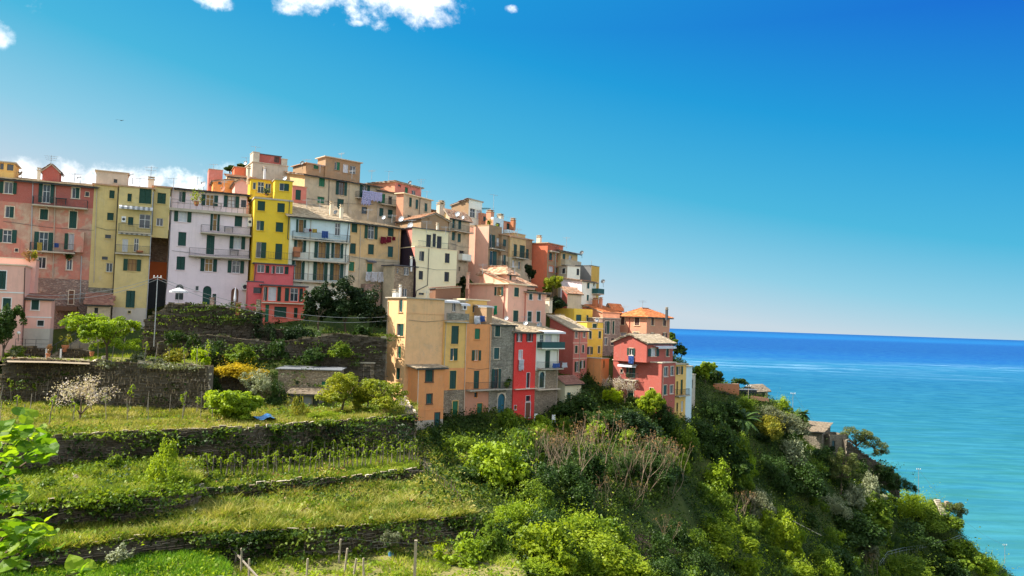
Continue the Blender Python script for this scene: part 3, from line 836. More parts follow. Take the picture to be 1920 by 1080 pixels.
def tiled(mb, poly, rnd, tl=.42, tw=(.28, .46), th=.05):
    """poly: 3-D convex polygon, first two points the eave from left to right; lays overlapping tiles"""
    p0, p1 = poly[0], poly[1]; e = (p1 - p0).normalized(); nrm = (p1 - p0).cross(poly[-1] - p0).normalized()
    if nrm.z < 0: nrm = -nrm
    s = nrm.cross(e)
    if s.z < 0: s = -s
    P2 = [((p - p0).dot(e), (p - p0).dot(s)) for p in poly]; H = max(q[1] for q in P2)
    v = -.05
    while v < H - .12:
        vm = v + tl * .5; xs_ = []
        for (a, c), (f, g) in zip(P2, P2[1:] + P2[:1]):
            if (c - vm) * (g - vm) < 0: xs_.append(a + (f - a) * (vm - c) / (g - c))
        if len(xs_) >= 2:
            lo_, hi_ = min(xs_), max(xs_); x = lo_ - rnd.uniform(0, .2)
            while x < hi_ - .05:
                w = rnd.uniform(*tw); c = x + w / 2
                if lo_ - .12 < c < hi_ + .12 and rnd.random() > .012:
                    yaw = rnd.uniform(-.05, .05); ax = e * math.cos(yaw) + s * math.sin(yaw); ay = s * math.cos(yaw) - e * math.sin(yaw) - nrm * (.09 + rnd.uniform(-.02, .03))
                    mb.box(p0 + e * c + s * vm + nrm * (.055 + rnd.uniform(0, .03)), ax * (w * .485), ay * (tl * .62), nrm * (th * .5), 0, rnd.random(), skip=(5,))
                x += w
        v += tl * .86
    return nrm

def slab(mb, poly, nrm, th, mi):
    lo_ = [p - nrm * th for p in poly]
    mb.poly(poly, mi); mb.poly(lo_[::-1], mi)
    for a, c, f, g in zip(poly, poly[1:] + poly[:1], lo_[1:] + lo_[:1], lo_): mb.poly([a, g, f, c], mi)

class Vol: pass
class House:
    def __init__(s, name, label, cat='house', group='houses of the hill village'):
        s.name, s.label, s.cat, s.group, s.root = name, label, cat, group, None
    def vol(s, C, R_, d=None, on=None, off=0.0, yaw=25, L=None, dep=7.0, bot=-5.0, mat='cream', side=None, F=(), S=(), T=(), roof=None,
            bands=(), trim=None, name='wall', tile='slate_tile', zt=None):
        trim = trim or mat
        V = Vol(); y = on.yaw if on is not None else R(yaw)
        t, bk = Vector((math.cos(y), math.sin(y), 0)), Vector((-math.sin(y), math.cos(y), 0))
        if on is not None:
            pl = on.shift(-off); c = pl.pt(*C)
        else: c = at(C[0], C[1], d)
        z1 = c.z if zt is None else zt
        V.F = Fac(c, t, 1); V.F.w = w = V.F.uv(*R_)[0]
        if L is not None:
            sf = Fac(c, -bk, 1); dep = -sf.uv(*L)[0]
        V.S = Fac(Vector((c.x, c.y, 0)) + bk * dep, -bk, dep)
        V.T = Fac(Vector((c.x, c.y, 0)) + t * w, bk, dep)
        V.zt, V.zb, V.yaw, V.dep, V.w = z1, bot, y, dep, w
        if s.root is None:
            s.root = empty(s.name, (c.x + t.x * w / 2 + bk.x * dep / 2, c.y + t.y * w / 2 + bk.y * dep / 2, bot), s.label, s.cat, s.group)
        V.root = root = s.root
        bz = sorted([(V.F.uv(*b_[0])[1] if isinstance(b_[0], tuple) else b_[0], b_[1]) for b_ in bands], key=lambda q: -q[0])
        mb = MB(); mats = [mat] + [q[1] for q in bz]
        nside = len(mats)
        if side: mats.append(side)
        for fac, specs in ((V.F, F), (V.S, S), (V.T, T)):
            holes = [h for h in (window(root, fac, q, trim) for q in specs) if h]
            if side and fac is not V.F:
                tmp = MB(); wall_face(tmp, fac, bot, z1, holes, bz)
                k = len(mb.v); mb.v += tmp.v; mb.f += [tuple(a + k for a in f) for f in tmp.f]; mb.t += tmp.t
                mb.m += [nside for q in tmp.m]
            else: wall_face(mb, fac, bot, z1, holes, bz)
        bl, br = V.S.O, V.T.P(dep, 0)
        mb.poly([br + Zv * bot, bl + Zv * bot, bl + Zv * z1, br + Zv * z1])
        sm = nside if side else 0
        kind = roof[0] if roof else 'flat'
        A = lambda u, v, z: V.F.P(u, z, -v)
        rnd = random.Random(int(C[0] * 7 + C[1] * 3))
        rb = MB()
        if kind == 'flat':
            ov, th = (roof[1], roof[2]) if roof and len(roof) > 2 else (.12, .18)
            rm = roof[3] if roof and len(roof) > 3 else 'concrete'
            rb.box(A(w / 2, dep / 2, z1 + th / 2), t * (w / 2 + ov), bk * (dep / 2 + ov), Zv * (th / 2))
            rb.build('roof', rm, root)
        elif kind == 'parapet':
            h, th = roof[1], .22
            rm = roof[2] if len(roof) > 2 else mat
            rb.box(A(w / 2, dep / 2, z1 - .02), t * (w / 2 - th), bk * (dep / 2 - th), Zv * .05)
            for (u, v, a, c_) in ((w / 2, th / 2, w / 2, th / 2), (w / 2, dep - th / 2, w / 2, th / 2), (th / 2, dep / 2, th / 2, dep / 2 - th), (w - th / 2, dep / 2, th / 2, dep / 2 - th)):
                rb.box(A(u, v, z1 + h / 2), t * a, bk * c_, Zv * (h / 2))
            rb.build('parapet', rm, root)
        elif kind == 'open': pass
        else:
            rise, ov = roof[1], (roof[2] if len(roof) > 2 else .35)
            polys = []
            if kind in ('shedF', 'shedB'):
                k = rise / dep; zf, zb_ = (z1, z1 + rise) if kind == 'shedF' else (z1 + rise, z1)
                sl_ = (zb_ - zf) / dep
                q = [A(-ov, -ov, zf - sl_ * ov), A(w + ov, -ov, zf - sl_ * ov), A(w + ov, dep + ov, zb_ + sl_ * ov), A(-ov, dep + ov, zb_ + sl_ * ov)]
                polys = [q] if kind == 'shedF' else [[q[2], q[3], q[0], q[1]]]
                hi_v = dep if kind == 'shedF' else 0
                mb.poly([A(0, dep, z1), A(0, 0, z1), A(0, hi_v, z1 + rise)], sm); mb.poly([A(w, 0, z1), A(w, dep, z1), A(w, hi_v, z1 + rise)], sm)
                if kind == 'shedF': mb.poly([A(w, dep, z1), A(0, dep, z1), A(0, dep, z1 + rise), A(w, dep, z1 + rise)])
                else: mb.poly([A(0, 0, z1), A(w, 0, z1), A(w, 0, z1 + rise), A(0, 0, z1 + rise)])
            elif kind in ('shedL', 'shedR'):
                zl, zr = (z1, z1 + rise) if kind == 'shedL' else (z1 + rise, z1); sl_ = (zr - zl) / w
                q = [A(-ov, dep + ov, zl - sl_ * ov), A(-ov, -ov, zl - sl_ * ov), A(w + ov, -ov, zr + sl_ * ov), A(w + ov, dep + ov, zr + sl_ * ov)]
                polys = [q] if kind == 'shedL' else [[q[2], q[3], q[0], q[1]]]
                hu = w if kind == 'shedL' else 0
                mb.poly([A(0, 0, z1), A(w, 0, z1), A(hu, 0, z1 + rise)]); mb.poly([A(w, dep, z1), A(0, dep, z1), A(hu, dep, z1 + rise)])
                mb.poly([A(hu, 0, z1), A(hu, dep, z1), A(hu, dep, z1 + rise), A(hu, 0, z1 + rise)], sm)
            elif kind == 'gx':
                h2 = dep / 2; k = rise / h2
                polys = [[A(-ov, -ov, z1 - k * ov), A(w + ov, -ov, z1 - k * ov), A(w + ov, h2, z1 + rise), A(-ov, h2, z1 + rise)],
                         [A(w + ov, dep + ov, z1 - k * ov), A(-ov, dep + ov, z1 - k * ov), A(-ov, h2, z1 + rise), A(w + ov, h2, z1 + rise)]]
                mb.poly([A(0, dep, z1), A(0, 0, z1), A(0, h2, z1 + rise)], sm); mb.poly([A(w, 0, z1), A(w, dep, z1), A(w, h2, z1 + rise)], sm)
            elif kind == 'gy':
                h2 = w / 2; k = rise / h2
                polys = [[A(-ov, dep + ov, z1 - k * ov), A(-ov, -ov, z1 - k * ov), A(h2, -ov, z1 + rise), A(h2, dep + ov, z1 + rise)],
                         [A(w + ov, -ov, z1 - k * ov), A(w + ov, dep + ov, z1 - k * ov), A(h2, dep + ov, z1 + rise), A(h2, -ov, z1 + rise)]]
                mb.poly([A(0, 0, z1), A(w, 0, z1), A(h2, 0, z1 + rise)]); mb.poly([A(w, dep, z1), A(0, dep, z1), A(h2, dep, z1 + rise)])
            elif kind == 'hip':
                m_ = min(w, dep) / 2; k = rise / m_; ze = z1 - k * ov; o_ = ov
                r0, r1 = ((m_, dep / 2), (w - m_, dep / 2)) if w >= dep else ((w / 2, m_), (w / 2, dep - m_))
                zr = z1 + rise; a, c2, e2, f2 = A(-o_, -o_, ze), A(w + o_, -o_, ze), A(w + o_, dep + o_, ze), A(-o_, dep + o_, ze)
                p0, p1 = A(r0[0], r0[1], zr), A(r1[0], r1[1], zr)
                if w >= dep: polys = [[a, c2, p1, p0], [c2, e2, p1], [e2, f2, p0, p1], [f2, a, p0]]
                else: polys = [[a, c2, p0], [c2, e2, p1, p0], [e2, f2, p1], [f2, a, p0, p1]]
            for q in polys:
                nrm = tiled(rb, q, rnd); slab(rb, [p - nrm * .02 for p in q], nrm, .11, 1)
            rb.build('roof', [tile, 'concrete'], root)
            gb = MB()
            for q in polys[:2]:
                if abs(q[0].z - q[1].z) < .05: gb.bar(q[0] - Zv * .1, q[1] - Zv * .1, .07, n=6)
            gb.build('gutter', 'iron', root)
        mb.build(name, mats, root)
        return V

def balcony(V, fac, x0, x1, y, proj=1.1, rail=1.0, style='bars', mat='concrete', rmat='iron'):
    u0, z = fac.uv(x0, y); u1 = fac.uv(x1, y)[0]; um = (u0 + u1) / 2; w = u1 - u0; t, n = fac.t, fac.n
    mb = MB(); mb.box(fac.P(um, z - .08, proj / 2 + .003), t * (w / 2), n * (proj / 2), Zv * .08)
    k = max(2, int(w / 2.2))
    for j in range(k):
        u = u0 + w * (j + .5) / k
        mb.box(fac.P(u, z - .25, proj * .3 + .003), t * .08, n * (proj * .3), Zv * .088)
    o = mb.build('balcony', mat, V.root)
    rb = MB()
    corners = [(u0 + .03, .03), (u0 + .03, proj - .05), (u1 - .03, proj - .05), (u1 - .03, .03)]
    for (a, e0), (c, e1) in zip(corners, corners[1:]):
        ln = math.hypot(c - a, e1 - e0)
        if style == 'solid':
            mid = fac.P((a + c) / 2, z + rail / 2, (e0 + e1) / 2); dv = (t * (c - a) + n * (e1 - e0)) / ln
            rb.box(mid, dv * (ln / 2 + .03), dv.cross(Zv) * .05, Zv * (rail / 2 - .001))
        else:
            rb.bar(fac.P(a, z + rail, e0), fac.P(c, z + rail, e1), .028, n=4); rb.bar(fac.P(a, z + .1, e0), fac.P(c, z + .1, e1), .018, n=4)
            q = max(2, int(ln / .15))
            for j in range(q + 1):
                f = j / q; uu, ee = a + (c - a) * f, e0 + (e1 - e0) * f
                rb.bar(fac.P(uu, z, ee), fac.P(uu, z + rail, ee), .013, n=3, cap=False)
    rb.build('railing' if style != 'solid' else 'parapet', rmat, o)
    return o

def awning(V, fac, x0, x1, y, proj=1.2, drop=.45, striped=True, mat='fabric_white'):
    u0, z = fac.uv(x0, y); u1 = fac.uv(x1, y)[0]; mb = MB(); k = max(4, int((u1 - u0) / .28)) if striped else 4
    for j in range(k):
        a, c = u0 + (u1 - u0) * j / k, u0 + (u1 - u0) * (j + 1) / k; mi = j % 2 if striped else 0
        mb.poly([fac.P(a, z - drop, proj), fac.P(c, z - drop, proj), fac.P(c, z, .02), fac.P(a, z, .02)], mi)
        mb.poly([fac.P(a, z - drop - .25, proj + .01), fac.P(c, z - drop - .25, proj + .01), fac.P(c, z - drop, proj), fac.P(a, z - drop, proj)], mi)
    mb.bar(fac.P(u0, z - drop, proj - .02), fac.P(u1, z - drop, proj - .02), .025, n=5, m=2)
    mb.build('awning', [mat, 'tin_roof', 'metal'], V.root)

def bar_part(V, name, pts, r, mat, n=6):
    mb = MB()
    for a, c in zip(pts, pts[1:]): mb.bar(a, c, r, n=n)
    return mb.build(name, mat, V.root)

def downpipe(V, fac, pts, mat='metal', r=.05):
    bar_part(V, 'downpipe', [fac.P(*fac.uv(*q), .08) for q in pts], r, mat)

def ledge(V, fac, x0, x1, y, e=.12, h=.12, mat='trim_cream', name='cornice'):
    u0, z = fac.uv(x0, y); u1 = fac.uv(x1, y)[0]; mb = MB()
    mb.box(fac.P((u0 + u1) / 2, z, e / 2 + .003), fac.t * ((u1 - u0) / 2), fac.n * (e / 2), Zv * (h / 2))
    mb.build(name, mat, V.root)

def boxon(V, fac, x0, y0, x1, y1, e, name, mat):
    ym, xm = (y0 + y1) / 2, (x0 + x1) / 2; u0, u1 = fac.uv(x0, ym)[0], fac.uv(x1, ym)[0]; z1, z0 = fac.uv(xm, y0)[1], fac.uv(xm, y1)[1]
    mb = MB(); mb.box(fac.P((u0 + u1) / 2, (z0 + z1) / 2, e / 2 + .004), fac.t * ((u1 - u0) / 2), fac.n * (e / 2), Zv * ((z1 - z0) / 2))
    if name == 'air_conditioner':
        c = fac.P((u0 + u1) / 2, (z0 + z1) / 2, e + .006); r = min(u1 - u0, z1 - z0) * .36
        for k in range(10):
            a0, a1 = 2 * math.pi * k / 10, 2 * math.pi * (k + 1) / 10
            mb.poly([c, c + fac.t * r * math.cos(a0) + Zv * r * math.sin(a0), c + fac.t * r * math.cos(a1) + Zv * r * math.sin(a1)], 1)
    return mb.build(name, [mat, 'shutter_dark'], V.root)

def chimney(V, px, py, h_px, d, w=.5, mat='trim_pale'):
    p = at(px, py, d); h = h_px * d / F_PX; mb = MB(); X, Y = V.F.t, V.F.n
    mb.box(p - Zv * .6 + Zv * (h / 2), X * (w / 2), Y * (w / 2), Zv * (h / 2 + .6))
    mb.box(p + Zv * (h + .05), X * (w / 2 + .08), Y * (w / 2 + .08), Zv * .05, 1)
    for sx in (-1, 1): mb.box(p + Zv * (h + .2) + X * (sx * w * .3), X * .05, Y * (w * .4), Zv * .1, 0)
    mb.box(p + Zv * (h + .34), X * (w / 2 + .06), Y * (w / 2 + .06), Zv * .035, 1)
    mb.build('chimney', [mat, 'slate_tile'], V.root)

def antenna(V, px, py, h_px, d, arms=3):
    p = at(px, py, d); h = h_px * d / F_PX; mb = MB(); mb.bar(p - Zv * .5, p + Zv * h, .035, n=5)
    rnd = random.Random(int(px)); a = rnd.uniform(-.6, .6); X = Vector((math.cos(a), math.sin(a), 0)); Y = Zv.cross(X)
    for j in range(arms):
        z = h - .12 - j * .5 * (h / 3); ln = .75 - .12 * j
        mb.bar(p + Zv * z - X * ln, p + Zv * z + X * ln, .022, n=4)
        for k in range(5):
            q = p + Zv * z + X * (ln * (k / 2 - 1)); mb.bar(q - Y * .22, q + Y * .22, .014, n=3)
    mb.build('antenna', 'metal', V.root)

def dish(V, px, py, d, r=.45, mat='metal', az=-.5):
    c = at(px, py, d); D = Vector((math.sin(az), -math.cos(az), .45)).normalized(); X = D.cross(Zv).normalized(); Y = X.cross(D); mb = MB(); n = 14; rings = 4; P0 = []
    for i in range(rings + 1):
        rr = r * i / rings; P0.append([c + X * rr * math.cos(2 * math.pi * k / n) + Y * rr * math.sin(2 * math.pi * k / n) + D * (.28 * r * (i / rings) ** 2) for k in range(n)])
    for i in range(rings):
        for k in range(n): mb.poly([P0[i][k], P0[i][(k + 1) % n], P0[i + 1][(k + 1) % n], P0[i + 1][k]])
    mb.bar(c, c - Zv * (r + .55) - D * .1, .035, n=5, m=1); mb.bar(c - Y * r * .9 + D * .2, c + D * r * .95, .02, n=4, m=1); mb.box(c + D * r * .97, X * .06, Y * .06, D * .08, m=1)
    mb.build('satellite_dish', [mat, 'iron'], V.root)

def cloth(fac, x0, y0, x1, y1, mat, label, e=.35, group='laundry hung out on the houses', taper=0.0, cat='laundry', name='laundry'):
    ym, xm = (y0 + y1) / 2, (x0 + x1) / 2; u0, u1 = fac.uv(x0, ym)[0], fac.uv(x1, ym)[0]; z1, z0 = fac.uv(xm, y0)[1], fac.uv(xm, y1)[1]
    f2 = fac.shift(e); mb = MB(); nu, nz = 14, 6; rnd = random.Random(int(x0 * 3 + y0)); ph = rnd.random() * 6; sag = (u1 - u0) * .03
    g = [[f2.P(u0 + (u1 - u0) * i / nu + taper * (j / nz) * (i / nu - .5), z1 - sag * math.sin(math.pi * i / nu) - (z1 - z0) * j / nz * (1 + .10 * math.sin(i * 1.7 + ph)), .10 * (j / nz) * math.sin(i * 1.25 + ph) + .05 * math.sin(i * 2.9 + j)) for i in range(nu + 1)] for j in range(nz + 1)]
    for j in range(nz):
        for i in range(nu): mb.poly([g[j + 1][i], g[j + 1][i + 1], g[j][i + 1], g[j][i]])
    o = mb.build(name, mat)
    for pl in o.data.polygons: pl.use_smooth = True
    sol = o.modifiers.new('thickness', 'SOLIDIFY'); sol.thickness = .012
    return tag(o, label, cat, group)
# ------------------------------------------------------------------ the village: left row
H = House('tenement_house', 'long weathered salmon house with two balconies at the left end of the row', 'house')
A = H.vol((-60, 329), (177, 350), d=92.4, yaw=25, dep=9, bot=-6, mat='salmon_top', roof=('shedF', 1.5, .5), trim='trim_pale', bands=[((100, 385), 'salmon_old'), ((100, 522), 'stone_dusty')],
          F=[('o', 8, 341, 24, 363), ('o', 80, 346, 94, 380), ('c', 135, 352, 149, 372), ('m', 160, 360, 167, 368), ('c', 10, 387, 26, 408), ('c', 75, 392, 90, 412), ('d', 130, 396, 144, 428),
             ('o', 5, 431, 22, 455), ('o', 73, 435, 90, 470), ('o', 128, 438, 141, 468), ('w', 71, 482, 86, 503), ('w', 125, 486, 135, 506), ('m', 28, 466, 34, 472), ('pw', 129, 545, 138, 570), ('x', 60, 545, 70, 562)])
balcony(A, A.F, 62, 165, 384); balcony(A, A.F, 57, 142, 470); downpipe(A, A.F, [(62, 340), (58, 470), (56, 500)], 'metal')
downpipe(A, A.F, [(153, 480), (150, 568)]); boxon(A, A.F, 140, 436, 158, 474, 1.0, 'closet', 'salmon_old')
boxon(A, A.F, 107, 574, 146, 583, 1.4, 'wooden_landing', 'door_wood')
P1 = A.F
v = H.vol((80, 318), (112, 322), on=P1, off=5.0, dep=2.4, bot=14, mat='maroon', roof=('gy', .9, .2), tile='brown_tile', T=[('x', 0, 0, 0, 0)] if False else (), name='roof_turret')
antenna(A, 95, 313, 22, 101)
v = H.vol((-40, 300), (27, 305), on=P1, off=4.0, dep=4, bot=14, mat='yellow_soft', roof=('flat', .25, .15), F=[('x', 0, 306, 7, 318), ('x', 13, 308, 26, 320)], name='roof_room')
chimney(A, 73, 326, 6, 99, .35)
cloth(A.F, 104, 457, 112, 465, 'fabric_blue', 'small blue cloth on the lower balcony of the salmon house', 1.15)
cloth(A.F, 72, 456, 81, 471, 'fabric_yellow', 'pale yellow towel on the lower balcony of the salmon house', 1.15)

H = House('yellow_tenement', 'tall pale yellow house with striped awnings and a grey base at the left')
B = H.vol((177, 346), (288, 352), on=P1, off=-.05, dep=8, bot=-6, mat='yellow_pale', roof=('flat', .25, .18, 'clay_tile'), bands=[((200, 540), 'stone_grey')],
          F=[('c', 205, 357, 215, 372), ('c', 201, 399, 213, 413), ('m', 197, 440, 208, 447), ('m', 191, 481, 202, 487), ('w', 199, 493, 211, 510)])
BB = H.vol((224, 349), (288, 352), on=P1, off=-1.2, dep=1.2, bot=-6, mat='yellow_pale', name='bay', roof=('flat', .15, .18, 'clay_tile'), bands=[((250, 577), 'grey_plinth')],
           F=[('c', 239, 363, 247, 378), ('c', 261, 354, 284, 382), ('c', 240, 407, 250, 422), ('w', 261, 402, 282, 428), ('w', 229, 448, 240, 472), ('w', 251, 447, 260, 472), ('o', 240, 486, 256, 508), ('d', 236, 545, 253, 577), ('x', 240, 583, 245, 587)])
awning(BB, BB.F, 224, 287, 384, .9, .3); awning(BB, BB.F, 222, 283, 433, .5, .15)
balcony(BB, BB.F, 222, 283, 434, .8); balcony(BB, BB.F, 216, 281, 474, .9); boxon(BB, BB.F, 228, 406, 236, 417, .3, 'air_conditioner', 'white_paint')
B2 = H.vol((288, 350), (320, 353), on=P1, off=-.05, dep=8, bot=A.F.uv(300, 446)[1], mat='yellow_pale', name='arch_wing', roof=('flat', .2, .18, 'clay_tile'), F=[('c', 295, 362, 311, 382), ('w', 293, 409, 306, 424)])
v = H.vol((181, 320), (240, 324), on=P1, off=2.5, dep=3.5, bot=14, mat='grey_render', roof=('flat', .2, .12), F=[('m', 213, 336, 220, 343)], name='roof_hut')
dish(BB, 248, 331, 100.5, .42); antenna(BB, 282, 345, 33, 103, 2); chimney(BB, 283, 349, 12, 102, .7); antenna(BB, 262, 345, 12, 103, 1)
downpipe(BB, BB.F, [(287, 360), (281, 480), (274, 600)]); downpipe(B, B.F, [(222, 350), (210, 575)], 'iron')
downpipe(B2, B2.F, [(288, 352), (285, 440)], 'iron')

H = House('alley_wall', 'narrow brick and orange wall in the alley between yellow and lavender houses', 'wall', 'walls between the village houses')
v = H.vol((272, 430), (325, 433), on=P1, off=4.5, dep=.6, bot=-4, mat='stone_dusty', bands=[((296, 491), 'orange_wall'), ((296, 524), 'shutter_dark')])

H = House('lavender_house', 'wide lavender white house with three balconies and green shutters')
C = H.vol((320, 390), (470, 405), on=P1, off=0.0, dep=9, bot=-3, mat='lavender_white', roof=('flat', .02, .1),
          F=[('o', 335, 395, 351, 416), ('o', 399, 399, 407, 433), ('c', 440, 405, 454, 425), ('c', 334, 435, 349, 461), ('d', 387, 441, 402, 477), ('o', 438, 444, 452, 467),
             ('c', 331, 481, 347, 506), ('o', 384, 485, 399, 509), ('o', 435, 488, 450, 512), ('ax', 329, 533, 344, 562), ('ag', 380, 536, 396, 575), ('aw', 433, 540, 447, 578), ('d', 398, 551, 405, 574), ('w', 366, 536, 373, 545)])
v = H.vol((322, 353), (463, 371), on=P1, off=1.7, dep=6, bot=C.zt, mat='lavender_white', roof=('shedF', .5, .5), tile='brown_tile', name='upper_storey',
          F=[('c', 335, 359, 348, 379), ('o', 386, 365, 401, 386), ('o', 427, 368, 441, 389), ('m', 452, 375, 462, 389)])
ledge(C, C.F, 318, 471, 392, .55, .35, 'concrete', 'terrace_edge')
balcony(C, C.F, 376, 470, 436); balcony(C, C.F, 354, 468, 479)
rb = MB()
f_ = C.F.shift(.45)
u0, u1, zz = .1, f_.uv(468, 380)[0], C.zt + .28
for zq in (.45, .9): rb.bar(f_.P(u0, zz + zq), f_.P(u1, zz + zq), .022, n=4)
for k in range(14): rb.bar(f_.P(u0 + (u1 - u0) * k / 13, zz - .3), f_.P(u0 + (u1 - u0) * k / 13, zz + .9), .02, n=4)
rb.build('railing', 'iron', C.root)
boxon(C, C.F, 464, 408, 472, 425, .35, 'air_conditioner', 'white_paint'); boxon(C, C.F, 453, 532, 465, 544, .35, 'air_conditioner', 'white_paint')
downpipe(C, C.F, [(321, 395), (313, 530), (309, 562)], 'iron'); dish(C, 382, 346, 106, .45); antenna(C, 325, 355, 22, 102, 1); antenna(C, 370, 340, 8, 107, 1)

H = House('yellow_tower_house', 'narrow bright yellow house with a corner roof room and green shutters')
D = H.vol((478, 372), (549, 377), on=P1, off=-1.4, dep=7, bot=-2, mat='yellow_bright', roof=('flat', .12, .22, 'concrete'),
          F=[('c', 483, 377, 497, 395), ('c', 520, 381, 534, 398), ('c', 481, 414, 495, 432), ('c', 517, 417, 531, 435), ('h', 480, 454, 499, 484), ('d', 516, 457, 529, 487)])
v = H.vol((516, 337), (549, 340), on=P1, off=-1.3, dep=6, bot=D.zt + .22, mat='yellow_bright', roof=('flat', .15, .1), name='roof_room', F=[('c', 524, 344, 542, 358)])
v = H.vol((470, 335), (516, 340), on=P1, off=1.2, dep=3, bot=D.zt + .22, mat='yellow_bright', roof=('flat', .25, .1, 'clay_tile'), name='terrace_room', F=[('w', 474, 342, 480, 355), ('w', 483, 341, 495, 362), ('w', 497, 344, 508, 362)])
rb = MB(); f_ = D.F.shift(-.1); zz = D.zt + .22; u1 = f_.uv(514, 366)[0]
for zq in (.1, .9): rb.bar(f_.P(.1, zz + zq), f_.P(u1, zz + zq), .025, n=4)
for k in range(17): rb.bar(f_.P(.1 + (u1 - .1) * k / 16, zz), f_.P(.1 + (u1 - .1) * k / 16, zz + .9), .014, n=3)
rb.build('railing', 'iron', D.root)
rb = MB(); f_ = D.F.shift(1.0); z_ = D.F.uv(500, 486)[1]; u0, u1 = D.F.uv(477, 486)[0], D.F.uv(546, 486)[0]
for zq in (.1, .95): rb.bar(f_.P(u0, z_ + zq), f_.P(u1, z_ + zq), .022, n=4)
for k in range(24): rb.bar(f_.P(u0 + (u1 - u0) * k / 23, z_), f_.P(u0 + (u1 - u0) * k / 23, z_ + .95), .013, n=3)
rb.build('railing', 'iron', D.root)
downpipe(D, D.F, [(543, 375), (539, 448), (545, 450)], 'iron'); chimney(D, 466, 330, 14, 108, .35)

H = House('rose_house', 'rose pink two-storey annex with white window frames below the yellow house')
E = H.vol((479, 494), (551, 500), on=P1, off=-2.6, dep=2.6, bot=-3, mat='rose', roof=('flat', .3, .14, 'dark_roof'), F=[('w', 482, 496, 496, 511), ('c', 498, 498, 505, 512), ('w', 517, 499, 532, 513), ('cg', 509, 499, 515, 513), ('c', 534, 500, 541, 514), ])
E2 = H.vol((493, 535), (573, 541), on=P1, off=-4.4, dep=2.4, bot=-3.6, mat='coral', roof=('flat', .35, .16, 'dark_roof'), name='lower_wall',
           F=[('w', 503, 538, 518, 564), ('c', 494, 538, 501, 564), ('c', 520, 538, 527, 565), ('w', 544, 540, 559, 565), ('c', 534, 540, 542, 565), ('c', 561, 541, 568, 566),
              ('pg', 497, 571, 504, 604), ('c', 514, 575, 537, 595), ('c', 551, 577, 558, 596)])
E3 = H.vol((466, 528), (493, 531), on=P1, off=-3.4, dep=2.0, bot=-2.5, mat='rose', roof=('flat', .1, .12, 'dark_roof'), name='stair_wall', F=[('m', 475, 539, 491, 550)])
ledge(E2, E2.F, 490, 574, 567, .45, .14, 'trim_pale', 'ledge'); downpipe(E, E.F, [(480, 497), (476, 530)], 'iron')

# ------------------------------------------------------------------ middle of the row
H = House('pale_blue_house', 'pale blue and white house with a big slate roof and curtained balcony doors')
Fv = H.vol((546, 404), (657, 416), d=106.5, yaw=30, dep=9, bot=-4, mat='pale_blue', roof=('shedF', 3.0, .55), tile='slate_tile', bands=[((600, 446), 'white_wall')],
           F=[('o', 560, 412, 569, 436), ('w', 628, 418, 638, 442), ('q', 557, 447, 568, 472), ('q', 597, 449, 611, 484), ('q', 627, 453, 638, 484), ('q', 553, 487, 565, 524), ('q', 594, 491, 607, 526), ('q', 625, 494, 637, 526)])
balcony(Fv, Fv.F, 547, 655, 447, .8); balcony(Fv, Fv.F, 547, 652, 486, 1.1); balcony(Fv, Fv.F, 547, 650, 526, 1.1)
for i, (x0, x1, y0, y1, mt, lb) in enumerate([(567, 575, 429, 437, 'fabric_white', 'white shirt on the line of the pale blue house'), (576, 581, 430, 435, 'fabric_red', 'small red cloth on the line of the pale blue house'),
        (582, 591, 430, 437, 'fabric_yellow', 'orange cloth on the line of the pale blue house'), (600, 612, 434, 447, 'fabric_blue', 'dark blue clothes on the line of the pale blue house')]):
    cloth(Fv.F, x0, y0, x1, y1, mt, lb, .9)
boxon(Fv, Fv.F, 549, 464, 560, 482, .9, 'brick_bin', 'terracotta'); downpipe(Fv, Fv.F, [(654, 418), (648, 470), (646, 525)], 'iron')
chimney(Fv, 640, 400, 12, 111, .4); chimney(Fv, 621, 394, 12, 112, .4)

H = House('tan_house', 'tan house with patchy grey lower wall and dark red washing under its top windows')
G = H.vol((657, 416), (752, 431), d=111, yaw=42, dep=7, bot=-4, mat='tan', roof=('shedF', 1.3, .45), bands=[((700, 484), 'grey_beige')],
          F=[('c', 659, 417, 670, 436), ('o', 690, 421, 702, 448), ('c', 727, 425, 738, 443), ('c', 656, 456, 667, 476), ('c', 690, 458, 701, 477), ('ct', 727, 462, 737, 482), ('cb', 654, 491, 664, 508), ('db', 688, 494, 698, 511)])
for k, (x0, x1, y1) in enumerate([(711, 721, 457), (722, 731, 455), (733, 739, 451)]):
    cloth(G.F, x0, 444, x1, y1, 'fabric_red', ['broad dark red cloth, left piece under the tan house window', 'dark red garment in the middle of the tan house line', 'narrow dark red garment at the right of the tan house line'][k], .4)
awning(G, G.F, 686, 703, 487, .5, .12, False, 'dark_roof')
for k, (x0, x1) in enumerate([(680, 689), (690, 702), (703, 714)]):
    cloth(G.F, x0, 510, x1, 527 + k, 'fabric_white', ['left white sheet on the low line below the tan house', 'middle white sheet on the low line below the tan house', 'right white sheet on the low line below the tan house'][k], .9)
boxon(G, G.F, 676, 533, 705, 575, 1.2, 'lean_to', 'stone_dusty')

H = House('stone_cottage', 'small square stone cottage with a flat dark roof beside the cream house')
J = H.vol((740, 498), (781, 500), d=112, yaw=45, L=(719, 494), bot=-4, mat='stone_warm', side='grey_beige', roof=('flat', .25, .15, 'dark_roof'), F=[('w', 757, 501, 767, 516), ('w', 744, 503, 747, 512), ('w', 755, 541, 763, 556)])
chimney(J, 771, 494, 9, 114, .25, 'white_paint')

